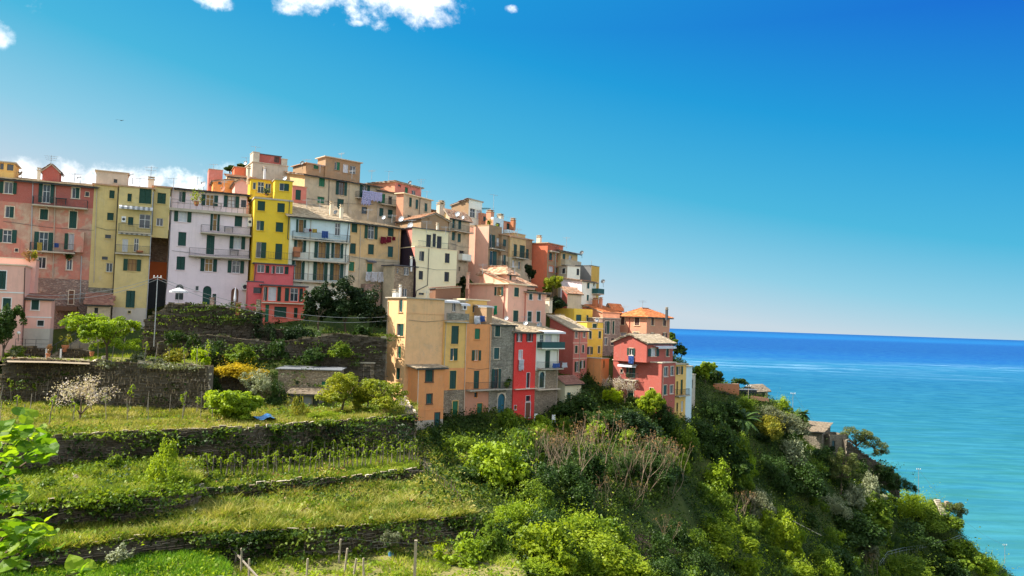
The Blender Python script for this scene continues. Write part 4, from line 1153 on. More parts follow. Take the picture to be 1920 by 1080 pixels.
H = House('cream_house', 'tall cream house with a roof terrace and a dark side wall')
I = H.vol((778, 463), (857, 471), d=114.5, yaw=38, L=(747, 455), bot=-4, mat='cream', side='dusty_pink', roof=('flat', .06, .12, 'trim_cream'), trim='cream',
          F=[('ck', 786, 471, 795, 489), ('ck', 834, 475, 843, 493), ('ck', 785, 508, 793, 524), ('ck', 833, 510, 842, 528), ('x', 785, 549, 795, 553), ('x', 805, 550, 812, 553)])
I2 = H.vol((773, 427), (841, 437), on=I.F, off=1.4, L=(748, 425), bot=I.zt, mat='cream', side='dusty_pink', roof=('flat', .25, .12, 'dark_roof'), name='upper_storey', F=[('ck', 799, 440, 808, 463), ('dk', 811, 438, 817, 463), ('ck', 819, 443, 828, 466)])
rb = MB(); f_ = I.F.shift(-.12); zz = I.zt + .12; u0, u1 = .6, I.F.w - .1
for zq in (.1, .9): rb.bar(f_.P(u0, zz + zq), f_.P(u1, zz + zq), .025, n=4)
for k in range(30): rb.bar(f_.P(u0 + (u1 - u0) * k / 29, zz), f_.P(u0 + (u1 - u0) * k / 29, zz + .9), .013, n=3)
rb.build('railing', 'iron', I.root)
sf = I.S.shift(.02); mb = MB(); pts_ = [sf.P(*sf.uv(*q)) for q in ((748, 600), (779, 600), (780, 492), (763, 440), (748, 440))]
nn = len(pts_); mb.poly(pts_); mb.build('dark_panel', 'near_black', I.root)  # dark panel with a slanted edge laid over the pink side wall
sf = I2.S.shift(.02); mb = MB(); mb.poly([sf.P(*sf.uv(*q)) for q in ((748, 456), (767, 456), (762, 432), (749, 430))]); mb.build('dark_panel', 'near_black', I.root)  # the dark panel continued on the upper storey side
downpipe(I, I.F, [(804, 466), (801, 535), (781, 545), (779, 556)], 'iron'); antenna(I, 772, 430, 18, 117, 1); dish(I, 770, 423, 117, .5)

# ------------------------------------------------------------------ upper village on the skyline
H = House('orange_house', 'deep orange house on the skyline behind the lavender house')
K = H.vol((400, 339), (438, 333), d=117, yaw=25, L=(391, 331), bot=8, mat='orange_deep', roof=('shedL', .5, .2), tile='clay_tile', F=[('x', 409, 341, 416, 346)])
v = H.vol((392, 317), (418, 319), d=120, yaw=25, dep=3, bot=10, mat='dusty_pink', roof=('flat', .06, .1), name='roof_room')
dish(K, 419, 355, 113, .4, 'terracotta'); antenna(K, 400, 316, 9, 121, 1)
H = House('red_roof_house', 'small red house on the skyline beside the dark tree')
v = H.vol((440, 313), (474, 315), d=128, yaw=25, dep=5, bot=9, mat='red_orange', roof=('flat', .15, .12, 'clay_tile')); antenna(v, 461, 312, 18, 129, 1); dish(v, 461, 306, 129, .4)
H = House('pink_gable_house', 'small pale pink gabled house behind the yellow tower house')
v = H.vol((441, 341), (467, 338), d=113.5, yaw=25, dep=5, bot=8, mat='light_pink', roof=('gy', .6, .25), tile='clay_tile', F=[('m', 449, 343, 452, 357)])
H = House('old_tile_house', 'low house with an old tile roof below the grey tower house')
v = H.vol((430, 331), (478, 336), d=119, yaw=25, dep=6, bot=8, mat='cream', roof=('shedF', 1.3, .3), tile='clay_tile')
H = House('grey_tower_house', 'tall grey house with a dark red hut on its roof, highest of the village')
Mv = H.vol((474, 304), (540, 309), d=124, yaw=30, dep=7, bot=6, mat='grey_render', roof=('flat', .12, .14), F=[('x', 492, 314, 500, 321)])
v = H.vol((487, 289), (527, 292), on=Mv.F, off=1.5, dep=4, bot=Mv.zt, mat='maroon', roof=('flat', .15, .12, 'dark_roof'), name='roof_hut', F=[('dn', 514, 294, 524, 305)])
v = H.vol((475, 285), (487, 286), on=Mv.F, off=1.2, dep=2.5, bot=Mv.zt, mat='grey_render', roof=('flat', .06, .1), name='turret')
v = H.vol((528, 298), (539, 299), on=Mv.F, off=1.2, dep=2.5, bot=Mv.zt, mat='concrete', roof=('flat', .06, .1), name='tank_room')
chimney(Mv, 496, 330, 14, 120, .3, 'white_paint'); antenna(Mv, 479, 284, 10, 126, 1)
H = House('grey_beige_house', 'big weathered grey beige house with a lit left wall and lilac washing')
N = H.vol((572, 327), (713, 351), d=122, yaw=42, L=(537, 318), bot=2, mat='grey_beige', side='tan', roof=('shedF', 1.2, .5), tile='clay_tile', bands=(),
          F=[('cb', 598, 333, 609, 350), ('o', 635, 338, 645, 366), ('o', 679, 348, 688, 372), ('cb', 595, 369, 608, 381), ('d', 632, 373, 644, 398), ('xb', 678, 388, 688, 401)])
balcony(N, N.F, 666, 698, 370, .8)
cloth(N.F, 672, 359, 686, 385, 'fabric_lilac', 'wide lilac sheet hanging from the balcony of the grey beige house', 1.3, taper=.5)
cloth(N.F, 686, 361, 709, 378, 'fabric_lilac', 'shorter lilac sheet at the right end of the grey beige house line', 1.3)
downpipe(N, N.F, [(617, 338), (615, 400)], 'iron'); chimney(N, 622, 394, 12, 118, .4); chimney(N, 641, 402, 10, 116, .4)
H = House('green_balcony_house', 'narrow grey house with a green roller blind and balcony beside the lilac sheets')
Q = H.vol((709, 357), (747, 368), on=N.F, off=-.1, dep=6, bot=2, mat='grey_render', roof=('shedF', .6, .3), tile='clay_tile', F=[('cb', 709, 363, 722, 381), ('x', 728, 368, 735, 384), ('ct', 711, 390, 719, 406), ('ct', 727, 393, 736, 409)])
balcony(Q, Q.F, 710, 746, 382, .9, .9); dish(Q, 753, 411, 121, .5)
H = House('small_pink_house', 'little pink house squeezed between the yellow tower house and the grey beige house')
v = H.vol((549, 349), (575, 353), d=115.5, yaw=30, dep=5, bot=8, mat='dusty_pink', roof=('flat', .12, .12, 'clay_tile'), F=[('d', 554, 356, 564, 375)])
H = House('brown_penthouse', 'flat-roofed brown rooftop house highest right of the red hut')
O = H.vol((611, 294), (676, 305), d=131, yaw=42, L=(596, 297), bot=10, mat='brown_plaster', roof=('flat', .35, .14, 'grey_render'), F=[('cb', 627, 304, 637, 319), ('w', 643, 308, 653, 324), ('w', 656, 311, 667, 326)])
v = H.vol((575, 306), (612, 311), d=129, yaw=42, dep=5, bot=10, mat='brown_plaster', roof=('flat', .3, .12, 'clay_tile'), name='lower_wall', F=[('cb', 588, 308, 597, 317)]); dish(v, 567, 306, 129, .4, 'iron'); antenna(v, 575, 304, 6, 130, 1)
H = House('salmon_gable_house', 'salmon house with its bright left wall lit and green windows on the skyline')
Pv = H.vol((741, 340), (790, 357), d=135, yaw=58, L=(690, 333), bot=5, mat='dusty_pink', side='salmon_light', roof=('shedB', .01, .35), tile='clay_tile', F=[('x', 746, 346, 752, 350), ('cb', 759, 351, 765, 362), ('w', 772, 357, 779, 367)])
P2 = H.vol((757, 363), (809, 379), d=130, yaw=60, L=(744, 360), bot=0, mat='grey_beige', side='salmon_light', roof=('flat', .3, .16, 'trim_cream'), name='lower_wall', F=[('c', 767, 370, 772, 388), ('ct', 779, 374, 784, 392), ('ct', 796, 381, 801, 397), ('c', 764, 404, 771, 420), ('c', 777, 409, 782, 424)])
antenna(Pv, 697, 332, 14, 137, 2); antenna(Pv, 729, 332, 12, 137, 1); dish(Pv, 769, 343, 137, .4, 'iron'); antenna(Pv, 789, 355, 20, 138, 3); antenna(P2, 800, 374, 16, 137, 1)
downpipe(P2, P2.F, [(787, 372), (784, 425)], 'iron')
v = H.vol((790, 372), (808, 376), d=139, yaw=58, dep=3, bot=8, mat='red_orange', roof=('flat', .1, .1), name='roof_hut')
H = House('stone_gable_house', 'brown stone house with a low gable and old tiles right of the salmon house')
Rv = H.vol((790, 408), (841, 406), d=123, yaw=38, dep=8, bot=0, mat='brown_plaster', roof=('gy', 1.0, .3), tile='clay_tile', F=[('x', 802, 407, 805, 411)])
chimney(Rv, 826, 391, 7, 130, 1.0, 'grey_render'); chimney(Rv, 820, 432, 10, 119, .3)
H = House('glass_loft_house', 'loft house with a sloping wall and a blue glass front on the skyline')
Sv = H.vol((879, 382), (904, 390), d=136, yaw=55, L=(846, 397), bot=6, mat='white_wall', side='brown_plaster', roof=('shedB', .9, .2), tile='brown_tile', F=[('w', 881, 391, 891, 408), ('w', 893, 394, 902, 412)])
mb = MB(); p_ = at(905, 390, 137)
mb.box(p_ + Vector((.6, .6, 0)), Vector((.8, 0, 0)), Vector((0, .8, 0)), Vector((0, 0, .04)), 1); mb.bar(p_ + Vector((1.2, .2, 0)), p_ + Vector((1.2, .2, -2)), .05, n=4); mb.build('pergola', ['metal', 'sky_panel'], Sv.root)
H = House('brown_balcony_house', 'brown stuccoed house with a long iron balcony beside the tall pink wall')
T = H.vol((843, 405), (881, 416), d=126.5, yaw=55, L=(836, 404), bot=0, mat='grey_beige', roof=('shedF', .9, .3), tile='clay_tile', F=[('ct', 848, 406, 853, 428), ('ct', 859, 409, 865, 430), ('ct', 847, 435, 853, 451), ('ct', 858, 438, 864, 454), ('n', 860, 470, 868, 482) if False else ('m', 861, 470, 870, 482), ('x', 860, 500, 863, 508)])
balcony(T, T.F, 844, 880, 431, 1.0); balcony(T, T.F, 859, 876, 487, .9, 1.0, 'solid', 'concrete', 'white_wall')
dish(T, 858, 402, 128, .5)
H = House('pink_flank_house', 'house with a tall blank pink flank wall and green-shuttered front')
U = H.vol((917, 424), (941, 433), d=130, yaw=58, L=(871, 417), bot=-2, mat='brown_plaster', side='pink_house', roof=('parapet', .3), F=[('h', 918, 440, 928, 465), ('w', 931, 446, 936, 462), ('ht', 918, 471, 931, 498), ('x', 934, 480, 938, 497)])
balcony(U, U.F, 917, 940, 465, .8); balcony(U, U.F, 917, 958, 498, .8)
H = House('white_roof_house', 'small bluish white house with a dark window on top of the cluster')
V1 = H.vol((925, 411), (944, 418), d=135, yaw=55, L=(911, 405), bot=4, mat='pale_blue', side='salmon_light', roof=('parapet', .4, 'pale_blue'), F=[('k', 0, 0, 0, 0)] if False else [('ck', 930, 418, 937, 429)])
chimney(V1, 919, 404, 6, 136, 1.0, 'salmon_light'); antenna(V1, 919, 396, 7, 137, 1); antenna(V1, 925, 398, 34, 137, 1)
chimney(V1, 938, 409, 4, 138, .9, 'trim_pale')
H = House('salmon_roof_house', 'little salmon rooftop house with an iron balcony at the edge of the cluster')
V2 = H.vol((945, 415), (966, 421), d=138, yaw=55, L=(939, 413), bot=4, mat='salmon_light', roof=('flat', .15, .1, 'clay_tile'), F=[('ct', 950, 419, 955, 430), ('m', 958, 421, 962, 429)])
balcony(V2, V2.F, 944, 962, 440, .9, .9, 'solid', 'concrete', 'pale_blue'); chimney(V2, 962, 418, 5, 139, .7, 'terracotta'); antenna(V2, 958, 415, 9, 139, 1)
H = House('long_tan_house', 'long brownish apartment house with a dark balcony left of the red wall')
V3 = H.vol((941, 440), (998, 458), d=132.5, yaw=55, dep=6, bot=-2, mat='brown_plaster', roof=('flat', .25, .15, 'clay_tile'), bands=[((970, 484), 'grey_beige')],
           F=[('ct', 943, 449, 949, 462), ('ct', 986, 467, 991, 486), ('ht', 942, 478, 948, 497), ('ct', 985, 497, 990, 508)])
V3b = H.vol((957, 444), (986, 453), on=V3.F, off=-.35, dep=1.0, bot=-2, mat='tan', roof=('flat', .2, .14, 'clay_tile'), bands=[((970, 484), 'grey_beige')], name='middle_wall', F=[('d', 963, 458, 969, 481), ('d', 974, 460, 984, 484), ('w', 960, 488, 965, 502), ('w', 971, 490, 976, 505)])
balcony(V3b, V3b.F, 960, 985, 482, .9); downpipe(V3, V3.F, [(957, 444), (956, 500)], 'shutter_brown', .07)
v = H.vol((964, 437), (985, 443), d=136, yaw=55, dep=4, bot=8, mat='tan', roof=('flat', .1, .1), name='roof_room')
H = House('red_flank_house', 'house with a vivid red-orange flank wall cut by a diagonal shadow')
Wv = H.vol((1027, 456), (1056, 464), d=139, yaw=58, L=(988, 447), bot=-2, mat='red_orange', side='red_orange', roof=('flat', .25, .14, 'clay_tile'), bands=[((1040, 471), 'brown_plaster')],
           F=[('ct', 1029, 474, 1035, 488), ('ct', 1044, 477, 1049, 490), ('w', 1029, 499, 1037, 510), ('c', 1041, 501, 1046, 512)])
balcony(Wv, Wv.F, 1028, 1042, 470, .8); downpipe(Wv, Wv.F, [(1041, 470), (1040, 520)]); chimney(Wv, 1011, 447, 2, 142, .7)
H = House('tan_eaves_house', 'tan house with deep tiled eaves and a blue-grey balcony near the village end')
X = H.vol((1052, 470), (1083, 477), d=142, yaw=58, dep=7, bot=-2, mat='tan', roof=('shedF', 1.2, .6), tile='clay_tile', F=[('ct', 1055, 476, 1060, 486), ('w', 1066, 479, 1072, 488)])
balcony(X, X.F, 1052, 1082, 495, .9, .9, 'solid', 'concrete', 'grey_beige'); antenna(X, 1062, 460, 16, 144, 2); dish(X, 1091, 474, 143, .4, 'iron')
H = House('slate_side_house', 'flat-topped block with a slate grey side and ochre yellow front at the end')
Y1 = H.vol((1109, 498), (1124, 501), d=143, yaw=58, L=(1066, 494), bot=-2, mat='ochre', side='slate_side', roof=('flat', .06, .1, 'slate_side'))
antenna(Y1, 1109, 494, 5, 144, 0)
H = House('pale_grey_house', 'pale grey house with one green shutter below the slate-sided block')
Y3 = H.vol((1064, 499), (1088, 501), d=139.5, yaw=30, L=(1048, 496), bot=-2, mat='white_wall', side='grey_render', roof=('flat', .1, .1), F=[('ck', 1081, 504, 1086, 516)], S=[('ck', 1054, 503, 1060, 513)])
H = House('white_end_house', 'white house with a glass balcony hanging over the sea side')
Y2 = H.vol((1091, 526), (1118, 530), d=137, yaw=55, L=(1052, 510), bot=-3, mat='white_wall', side='lavender_white', roof=('shedF', .5, .3), tile='clay_tile', F=[('ct', 1100, 530, 1105, 541), ('ct', 1100, 553, 1104, 564), ('x', 1112, 530, 1115, 537)])
balcony(Y2, Y2.F, 1110, 1122, 550, 1.2, .9, 'solid', 'concrete', 'shutter_teal'); dish(Y2, 1131, 528, 139, .4, 'iron')
mb = MB(); f_ = Y2.T
for k in range(4): mb.bar(f_.P(.3 + k * .9, f_.uv(1118, 552)[1], 1.0), f_.P(.3 + k * .9, f_.uv(1118, 531)[1], 1.0), .04, n=4)
z0_, z1_ = f_.uv(1118, 552)[1], f_.uv(1118, 531)[1]
for z_ in (z0_, (z0_ + z1_) / 2, z1_): mb.bar(f_.P(.3, z_, 1.0), f_.P(3.0, z_, 1.0), .04, n=4)
mb.box(f_.P(1.65, z0_, .5), f_.t * 1.4, f_.n * .5, Zv * .06); mb.build('balcony_frame', 'shutter_teal', Y2.root)

# ------------------------------------------------------------------ pink hip-roof house and lower front row
H = House('pink_hip_house', 'large light pink house with a hipped roof room and cornice in mid village')
Zp = H.vol((953, 533), (988, 538), d=118, yaw=50, L=(873, 530), bot=-6, mat='pink_house', side='pink_house', roof=('flat', .4, .2, 'trim_cream'), trim='trim_cream',
           F=[('c', 964, 539, 973, 556), ('c', 962, 582, 972, 603)], S=[('o', 932, 538, 940, 554)])
Zq = H.vol((987, 547), (1025, 550), on=Zp.F, off=-.15, dep=6, bot=-6, mat='pink_house', roof=('shedF', .4, .45), tile='slate_tile', trim='white_paint', name='annex_wall', F=[('ct', 992, 551, 998, 562), ('ct', 1009, 551, 1014, 562), ('c', 989, 584, 997, 603), ('c', 1006, 584, 1013, 603)])
Zr = H.vol((951, 511), (968, 514), on=Zp.F, off=2.2, L=(899, 511), bot=Zp.zt, mat='pink_house', roof=('hip', 1.0, .35), tile='clay_tile', name='roof_room', S=[('w', 916, 517, 930, 532)], F=[('d', 955, 514, 959, 530)])
v = H.vol((960, 532), (1003, 537), on=Zp.F, off=.6, dep=6, bot=Zp.zt - .5, mat='pink_house', roof=('shedF', 2.2, .3), tile='clay_tile', name='wing_wall')
downpipe(Zp, Zp.S, [(947, 534), (944, 596)], 'door_red'); downpipe(Zq, Zq.F, [(988, 545), (984, 552), (983, 602)], 'door_red')
chimney(Zp, 877, 527, 12, 119, .35, 'pink_house'); chimney(Zq, 1029, 573, 10, 122, .8, 'trim_pale')

H = House('beige_tower', 'tall beige tower house with a sunlit left side at the front of the village', 'house')
AA = H.vol((763, 559), (834, 562), d=97, yaw=45, L=(727, 559), bot=-16, mat='beige_tower', roof=('flat', .22, .14, 'concrete'), bands=(),
           S=[('ct', 748, 562, 755, 585), ('h', 744, 607, 757, 630), ('cb', 745, 649, 752, 671), ('c', 743, 690, 750, 712)])
TF = AA.F
ledge(AA, AA.F, 764, 832, 587, .05, .06, 'beige_tower', 'band'); downpipe(AA, AA.S, [(728, 565), (724, 720)], 'grey_render', .06)
chimney(AA, 742, 556, 8, 100, .6, 'white_paint'); chimney(AA, 750, 556, 18, 102, .25, 'white_paint')
H = House('orange_annex', 'orange annex with a slate lean-to roof built against the foot of the beige tower')
AN_ = H.vol((783, 690), (834, 690), on=TF, off=-1.8, L=(758, 690), bot=-17, mat='orange', side='orange', roof=('shedF', .35, .35), tile='slate_tile', bands=[((800, 788), 'concrete')], trim='shutter_brown',
            F=[('c', 798, 694, 812, 716), ('ct', 800, 739, 810, 757), ('dt', 815, 774, 824, 800)])
downpipe(AN_, AN_.F, [(784, 692), (781, 806)], 'trim_pale', .05); ledge(AN_, AN_.F, 784, 833, 770, .04, .06, 'orange', 'band')
H = House('yellow_row_house', 'soft yellow row house with an orange middle and a bright green door')
AB = H.vol((834, 601), (875, 603), on=TF, off=-.25, dep=6, bot=-16, mat='yellow_soft', roof=('open',), bands=[((855, 690), 'orange'), ((855, 731), 'stone_warm')],
           F=[('c', 846, 611, 860, 645), ('c', 844, 653, 858, 676), ('d', 843, 695, 855, 729), ('pg', 848, 752, 858, 793)])
ledge(AB, AB.F, 833, 875, 603, .5, .18, 'concrete', 'terrace_slab'); 
mb = MB(); f_ = AB.F.shift(.4); z_ = AB.zt + .1; mb.box(f_.P(AB.w / 2, z_ + .45), f_.t * (AB.w / 2), f_.n * .09, Zv * .45); mb.build('parapet', 'stone_grey', AB.root)
v = H.vol((822, 562), (873, 566), on=TF, off=2.2, dep=4.5, bot=AB.zt - .5, mat='grey_render', roof=('flat', .3, .14, 'concrete'), name='roof_room', F=[('w', 826, 570, 833, 588), ('w', 848, 566, 855, 584)])
awning(v, v.F, 824, 855, 561, .9, .2, False); awning(v, v.F, 857, 874, 567, .9, .2, False); boxon(v, v.F, 864, 572, 872, 581, .4, 'air_conditioner', 'white_paint'); downpipe(AB, AB.F, [(874, 605), (871, 700), (869, 792)], 'trim_pale')
H = House('orange_row_house', 'orange row house with a roof terrace hung with a white and blue towel')
AC = H.vol((875, 607), (922, 609), on=TF, off=-.15, dep=6, bot=-16, mat='orange', roof=('open',), bands=[((900, 729), 'salmon_light'), ((900, 787), 'stone_grey')],
           F=[('cb', 890, 616, 900, 636), ('o', 889, 656, 897, 676), ('d', 888, 695, 898, 729), ('x', 889, 736, 895, 745), ('cb', 894, 756, 904, 780)])
mb = MB(); mb.box(AC.F.P(AC.w / 2, AC.zt - .1, -3), AC.F.t * (AC.w / 2 - .02), AC.F.n * 2.9, Zv * .1); mb.build('terrace_floor', 'concrete', AC.root)
mb = MB(); f_ = AC.F.shift(.05); z_ = AC.zt
for zq in (.1, .95): mb.bar(f_.P(.1, z_ + zq), f_.P(AC.w - 1.1, z_ + zq), .025, n=4)
for k in range(20): mb.bar(f_.P(.1 + (AC.w - 1.2) * k / 19, z_), f_.P(.1 + (AC.w - 1.2) * k / 19, z_ + .95), .014, n=3)
mb.build('railing', 'iron', AC.root)
v = H.vol((873, 562), (913, 565), on=TF, off=3.0, dep=3, bot=AC.zt - .3, mat='yellow_soft', roof=('flat', .35, .16, 'trim_cream'), name='roof_room', F=[('w', 886, 573, 893, 586), ('xk', 895, 574, 906, 600)])
awning(v, v.F, 886, 916, 571, 1.2, .15, False)
v2 = H.vol((913, 577), (923, 578), on=TF, off=.3, dep=2.6, bot=AC.zt - .2, mat='brown_plaster', roof=('flat', .05, .08), name='terrace_screen')
cloth(AC.F, 888, 592, 899, 607, 'fabric_white', 'white towel over the orange house terrace railing', .12); cloth(AC.F, 899, 592, 908, 603, 'fabric_blue', 'blue towel over the orange house terrace railing', .12)
cloth(TF.shift(-2.0), 925, 573, 931, 590, 'fabric_green', 'bright green awning cloth at the end of the orange house roof terrace', .1, cat='awning', name='green_cloth', group='awnings on the roofs')
balcony(AC, AC.F, 873, 922, 731, .9)
H = House('stone_row_house', 'grey rubble stone row house with a slate roof and an arched blue door')
AD = H.vol((922, 608), (967, 610), on=TF, off=0, dep=6, bot=-16, mat='stone_grey', roof=('shedF', 1.3, .25), trim='trim_pale',
           F=[('c', 928, 611, 938, 631), ('ct', 926, 652, 936, 673), ('o', 926, 692, 934, 728), ('au', 933, 738, 946, 782)])
balcony(AD, AD.F, 922, 952, 729, .9); downpipe(AD, AD.F, [(964, 612), (960, 775)], 'iron')
H = House('red_row_house', 'narrow bright red row house with a white sheet under its window')
AE = H.vol((966, 622), (1006, 624), on=TF, off=-.2, dep=6, bot=-16, mat='red', roof=('shedF', 1.2, .35), trim='white_paint',
           F=[('on', 971, 625, 976, 640), ('on', 990, 625, 996, 640), ('w', 973, 657, 979, 673), ('x', 987, 699, 993, 727), ('x', 986, 742, 994, 752), ('pw', 985, 755, 994, 783), ('x', 964, 760, 968, 768)])
cloth(AE.F, 971, 674, 981, 694, 'fabric_white', 'white sheet hanging on the bright red house', .2); ledge(AE, AE.F, 963, 1004, 730, .5, .1, 'trim_pale', 'ledge')
H = House('balcony_row_house', 'white row house with green balconies above a rubble stone ground floor')
AF = H.vol((1006, 622), (1049, 624), on=TF, off=-.1, dep=7, bot=-17, mat='white_wall', roof=('shedF', 1.4, .4), bands=[((1030, 694), 'stone_warm')],
           F=[('wg', 1012, 627, 1019, 652), ('w', 1022, 627, 1034, 652), ('d', 1022, 657, 1031, 690), ('ax', 1011, 697, 1021, 727)])
balcony(AF, AF.F, 1007, 1050, 652, 1.0, .9, 'solid', 'white_wall', 'shutter_teal'); balcony(AF, AF.F, 1006, 1048, 691, 1.0); awning(AF, AF.F, 1008, 1049, 619, 1.3, .2, False)
cloth(AF.F, 1044, 679, 1053, 688, 'fabric_white', 'white washing at the end of the white row house balcony', 1.1); cloth(AF.F, 1026, 680, 1040, 688, 'fabric_blue', 'dark blue washing on the white row house balcony', 1.1)
ledge(AF, AF.F, 1004, 1046, 731, .6, .12, 'trim_pale', 'ledge'); dish(AF, 986, 606, 118, .4); dish(AF, 1012, 610, 119, .45)

H = House('white_cottage', 'small white cottage with a dark shed roof half hidden beside the white row house')
AP = H.vol((1060, 719), (1090, 719), d=118, yaw=45, L=(1045, 716), bot=-16, mat='cream', roof=('shedF', .8, .3), tile='brown_tile', F=[('dt', 1063, 736, 1070, 752)])
H = House('maroon_house', 'dusty pink house with a dark maroon flank and white string courses')
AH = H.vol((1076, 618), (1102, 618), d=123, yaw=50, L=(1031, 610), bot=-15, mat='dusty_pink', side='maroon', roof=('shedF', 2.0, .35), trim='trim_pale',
           F=[('wt', 1078, 622, 1083, 634), ('wt', 1093, 622, 1098, 633), ('c', 1078, 648, 1083, 662), ('c', 1091, 647, 1095, 661), ('o', 1080, 678, 1085, 697), ('o', 1090, 676, 1094, 690), ('w', 1093, 704, 1097, 717)])
ledge(AH, AH.F, 1074, 1102, 643, .04, .1, 'trim_pale', 'string_course'); ledge(AH, AH.F, 1074, 1101, 672, .04, .1, 'trim_pale', 'string_course')
H = House('long_yellow_house', 'yellow house with a sunlit diagonal across its flank above the maroon house')
AG = H.vol((1077, 580), (1111, 588), d=131, yaw=50, L=(1031, 577), bot=-8, mat='yellow_clear', side='yellow_clear', roof=('parapet', .15, 'yellow_clear'), F=[('ct', 1080, 590, 1090, 602), ('ct', 1099, 591, 1103, 602)])
H = House('yellow_narrow_house', 'tall narrow yellow house with four rows of small green windows')
AG2 = H.vol((1101, 604), (1131, 608), d=128, yaw=48, dep=6, bot=-15, mat='yellow_clear', roof=('flat', .1, .12), trim='trim_cream',
            F=[('c', 1111, 607, 1119, 615), ('c', 1104, 621, 1109, 635), ('c', 1122, 621, 1127, 634), ('o', 1103, 650, 1108, 664), ('c', 1121, 649, 1125, 662), ('o', 1103, 678, 1108, 694), ('c', 1118, 675, 1126, 689), ('dt', 1117, 706, 1123, 726)])
ledge(AG2, AG2.F, 1103, 1131, 616, .2, .12, 'trim_pale', 'ledge')
mb = MB(); f_ = AG2.F
for k in range(14):
    u, z = f_.uv(1101 + k * 1.15, 728 - k * 2.6); mb.box(f_.P(u, z - .5, 1.0), f_.t * .14, f_.n * .5, Zv * .6)
mb.build('outside_stair', 'concrete', AG2.root)
H = House('orange_porch', 'small orange porch with a balcony beside the yellow narrow house')
v = H.vol((1127, 673), (1142, 674), d=125, yaw=48, dep=3, bot=-15, mat='orange', roof=('flat', .1, .1), F=[('x', 1131, 676, 1134, 690)])
H = House('long_pink_house', 'low pink house with a long lichened tile roof and two chimneys')
AL = H.vol((1098, 574), (1130, 579), d=137, yaw=50, L=(1049, 564), bot=-5, mat='dusty_pink', roof=('shedF', 1.4, .35), tile='clay_tile', F=[('c', 1109, 577, 1114, 586), ('c', 1119, 579, 1123, 587)], S=[('x', 1078, 570, 1084, 576)])
chimney(AL, 1116, 571, 9, 139, .8, 'terracotta'); chimney(AL, 1126, 575, 14, 139, .5, 'salmon_light')
H = House('stone_tower_house', 'tall pinkish stone house with a wrought loggia beside the orange-roofed house')
AJ = H.vol((1130, 597), (1163, 600), d=132, yaw=46, dep=7, bot=-14, mat='stone_dusty', roof=('flat', .12, .14), trim='trim_pale', F=[('h', 1134, 602, 1143, 626), ('c', 1148, 602, 1152, 626), ('w', 1133, 633, 1139, 647), ('m', 1145, 634, 1152, 647)])
mb = MB(); f_ = AJ.F.shift(-.1); z_ = AJ.zt + .14
for k in range(15): mb.box(f_.P(AJ.w * (k + .5) / 15, z_ + .45), f_.t * .07, f_.n * .06, Zv * .42)
mb.box(f_.P(AJ.w / 2, z_ + .92), f_.t * (AJ.w / 2), f_.n * .1, Zv * .06); mb.build('balustrade', 'salmon_light', AJ.root)
v = H.vol((1131, 585), (1163, 588), on=AJ.F, off=2.0, dep=5, bot=AJ.zt, mat='salmon_light', roof=('shedF', 1.5, .3), tile='orange_tile', name='upper_storey')
H = House('orange_roof_house', 'salmon house with a bright orange hipped roof at the seaward end')
AK = H.vol((1213, 592), (1256, 596), d=135, yaw=50, L=(1159, 590), bot=-13, mat='salmon_light', side='salmon_light', roof=('hip', 1.35, .5), tile='orange_tile', trim='trim_cream',
           F=[('cn', 1221, 595, 1226, 610), ('cn', 1243, 597, 1249, 611), ('on', 1221, 624, 1225, 636), ('on', 1244, 624, 1248, 640)],
           S=[('cn', 1164, 593, 1171, 609), ('cn', 1190, 594, 1199, 610), ('w', 1163, 624, 1174, 635), ('w', 1187, 623, 1198, 634)])
downpipe(AK, AK.S, [(1181, 593), (1179, 630)], 'door_red'); chimney(AK, 1250, 588, 8, 137, .35, 'iron')
balcony(AK, AK.T, 1256, 1262, 621, 1.0, .9, 'bars', 'concrete', 'sky_panel') if False else None
H = House('coral_corner_house', 'coral red corner house with a gable, balcony and blue banner, lowest at the right end')
AM = H.vol((1241, 681), (1267, 678), d=119, yaw=52, L=(1150, 672), bot=-17, mat='coral_corner', roof=('flat', .12, .12, 'trim_pale'), trim='trim_pale',
           F=[('w', 1245, 688, 1252, 706), ('w', 1257, 687, 1263, 704), ('ct', 1244, 722, 1250, 740), ('w', 1256, 722, 1262, 738)],
           S=[('o', 1179, 688, 1187, 708), ('c', 1177, 719, 1188, 745), ('x', 1218, 727, 1225, 735), ('x', 1163, 692, 1168, 699)])
AM2 = H.vol((1213, 642), (1262, 645), on=AM.F, off=2.0, L=(1151, 642), bot=AM.zt, mat='coral_corner', roof=('gx', 1.2, .35), trim='trim_pale', name='upper_wall',
            F=[('o', 1220, 653, 1230, 668), ('c', 1249, 654, 1254, 668)], S=[('o', 1180, 653, 1187, 666)])
balcony(AM, AM.S, 1166, 1197, 710, .9, 1.0, 'bars', 'concrete', 'iron'); awning(AM, AM.S, 1164, 1198, 681, 1.0, .25, False); awning(AM2, AM2.F, 1224, 1258, 648, 1.0, .2, False)
cloth(AM2.S, 1179, 667, 1189, 682, 'fabric_blue', 'blue banner hanging on the coral corner house', .15, cat='banner', name='blue_banner', group='cloths and banners'); downpipe(AM, AM.F, [(1243, 690), (1240, 775)], 'trim_pale', .04)
H = House('yellow_end_house', 'tall yellow house behind the coral corner house with a balcony')
AN2 = H.vol((1266, 684), (1287, 684), d=124, yaw=50, dep=5, bot=-18, mat='yellow_soft', roof=('flat', .3, .15, 'slate_tile'), F=[('o', 1271, 687, 1277, 702), ('c', 1268, 715, 1271, 740), ('c', 1276, 712, 1280, 740), ('c', 1268, 755, 1271, 772), ('w', 1277, 752, 1281, 772)])
balcony(AN2, AN2.F, 1265, 1286, 742, .8)
H = House('pale_end_house', 'narrow pale bluish house at the very end of the lower row')
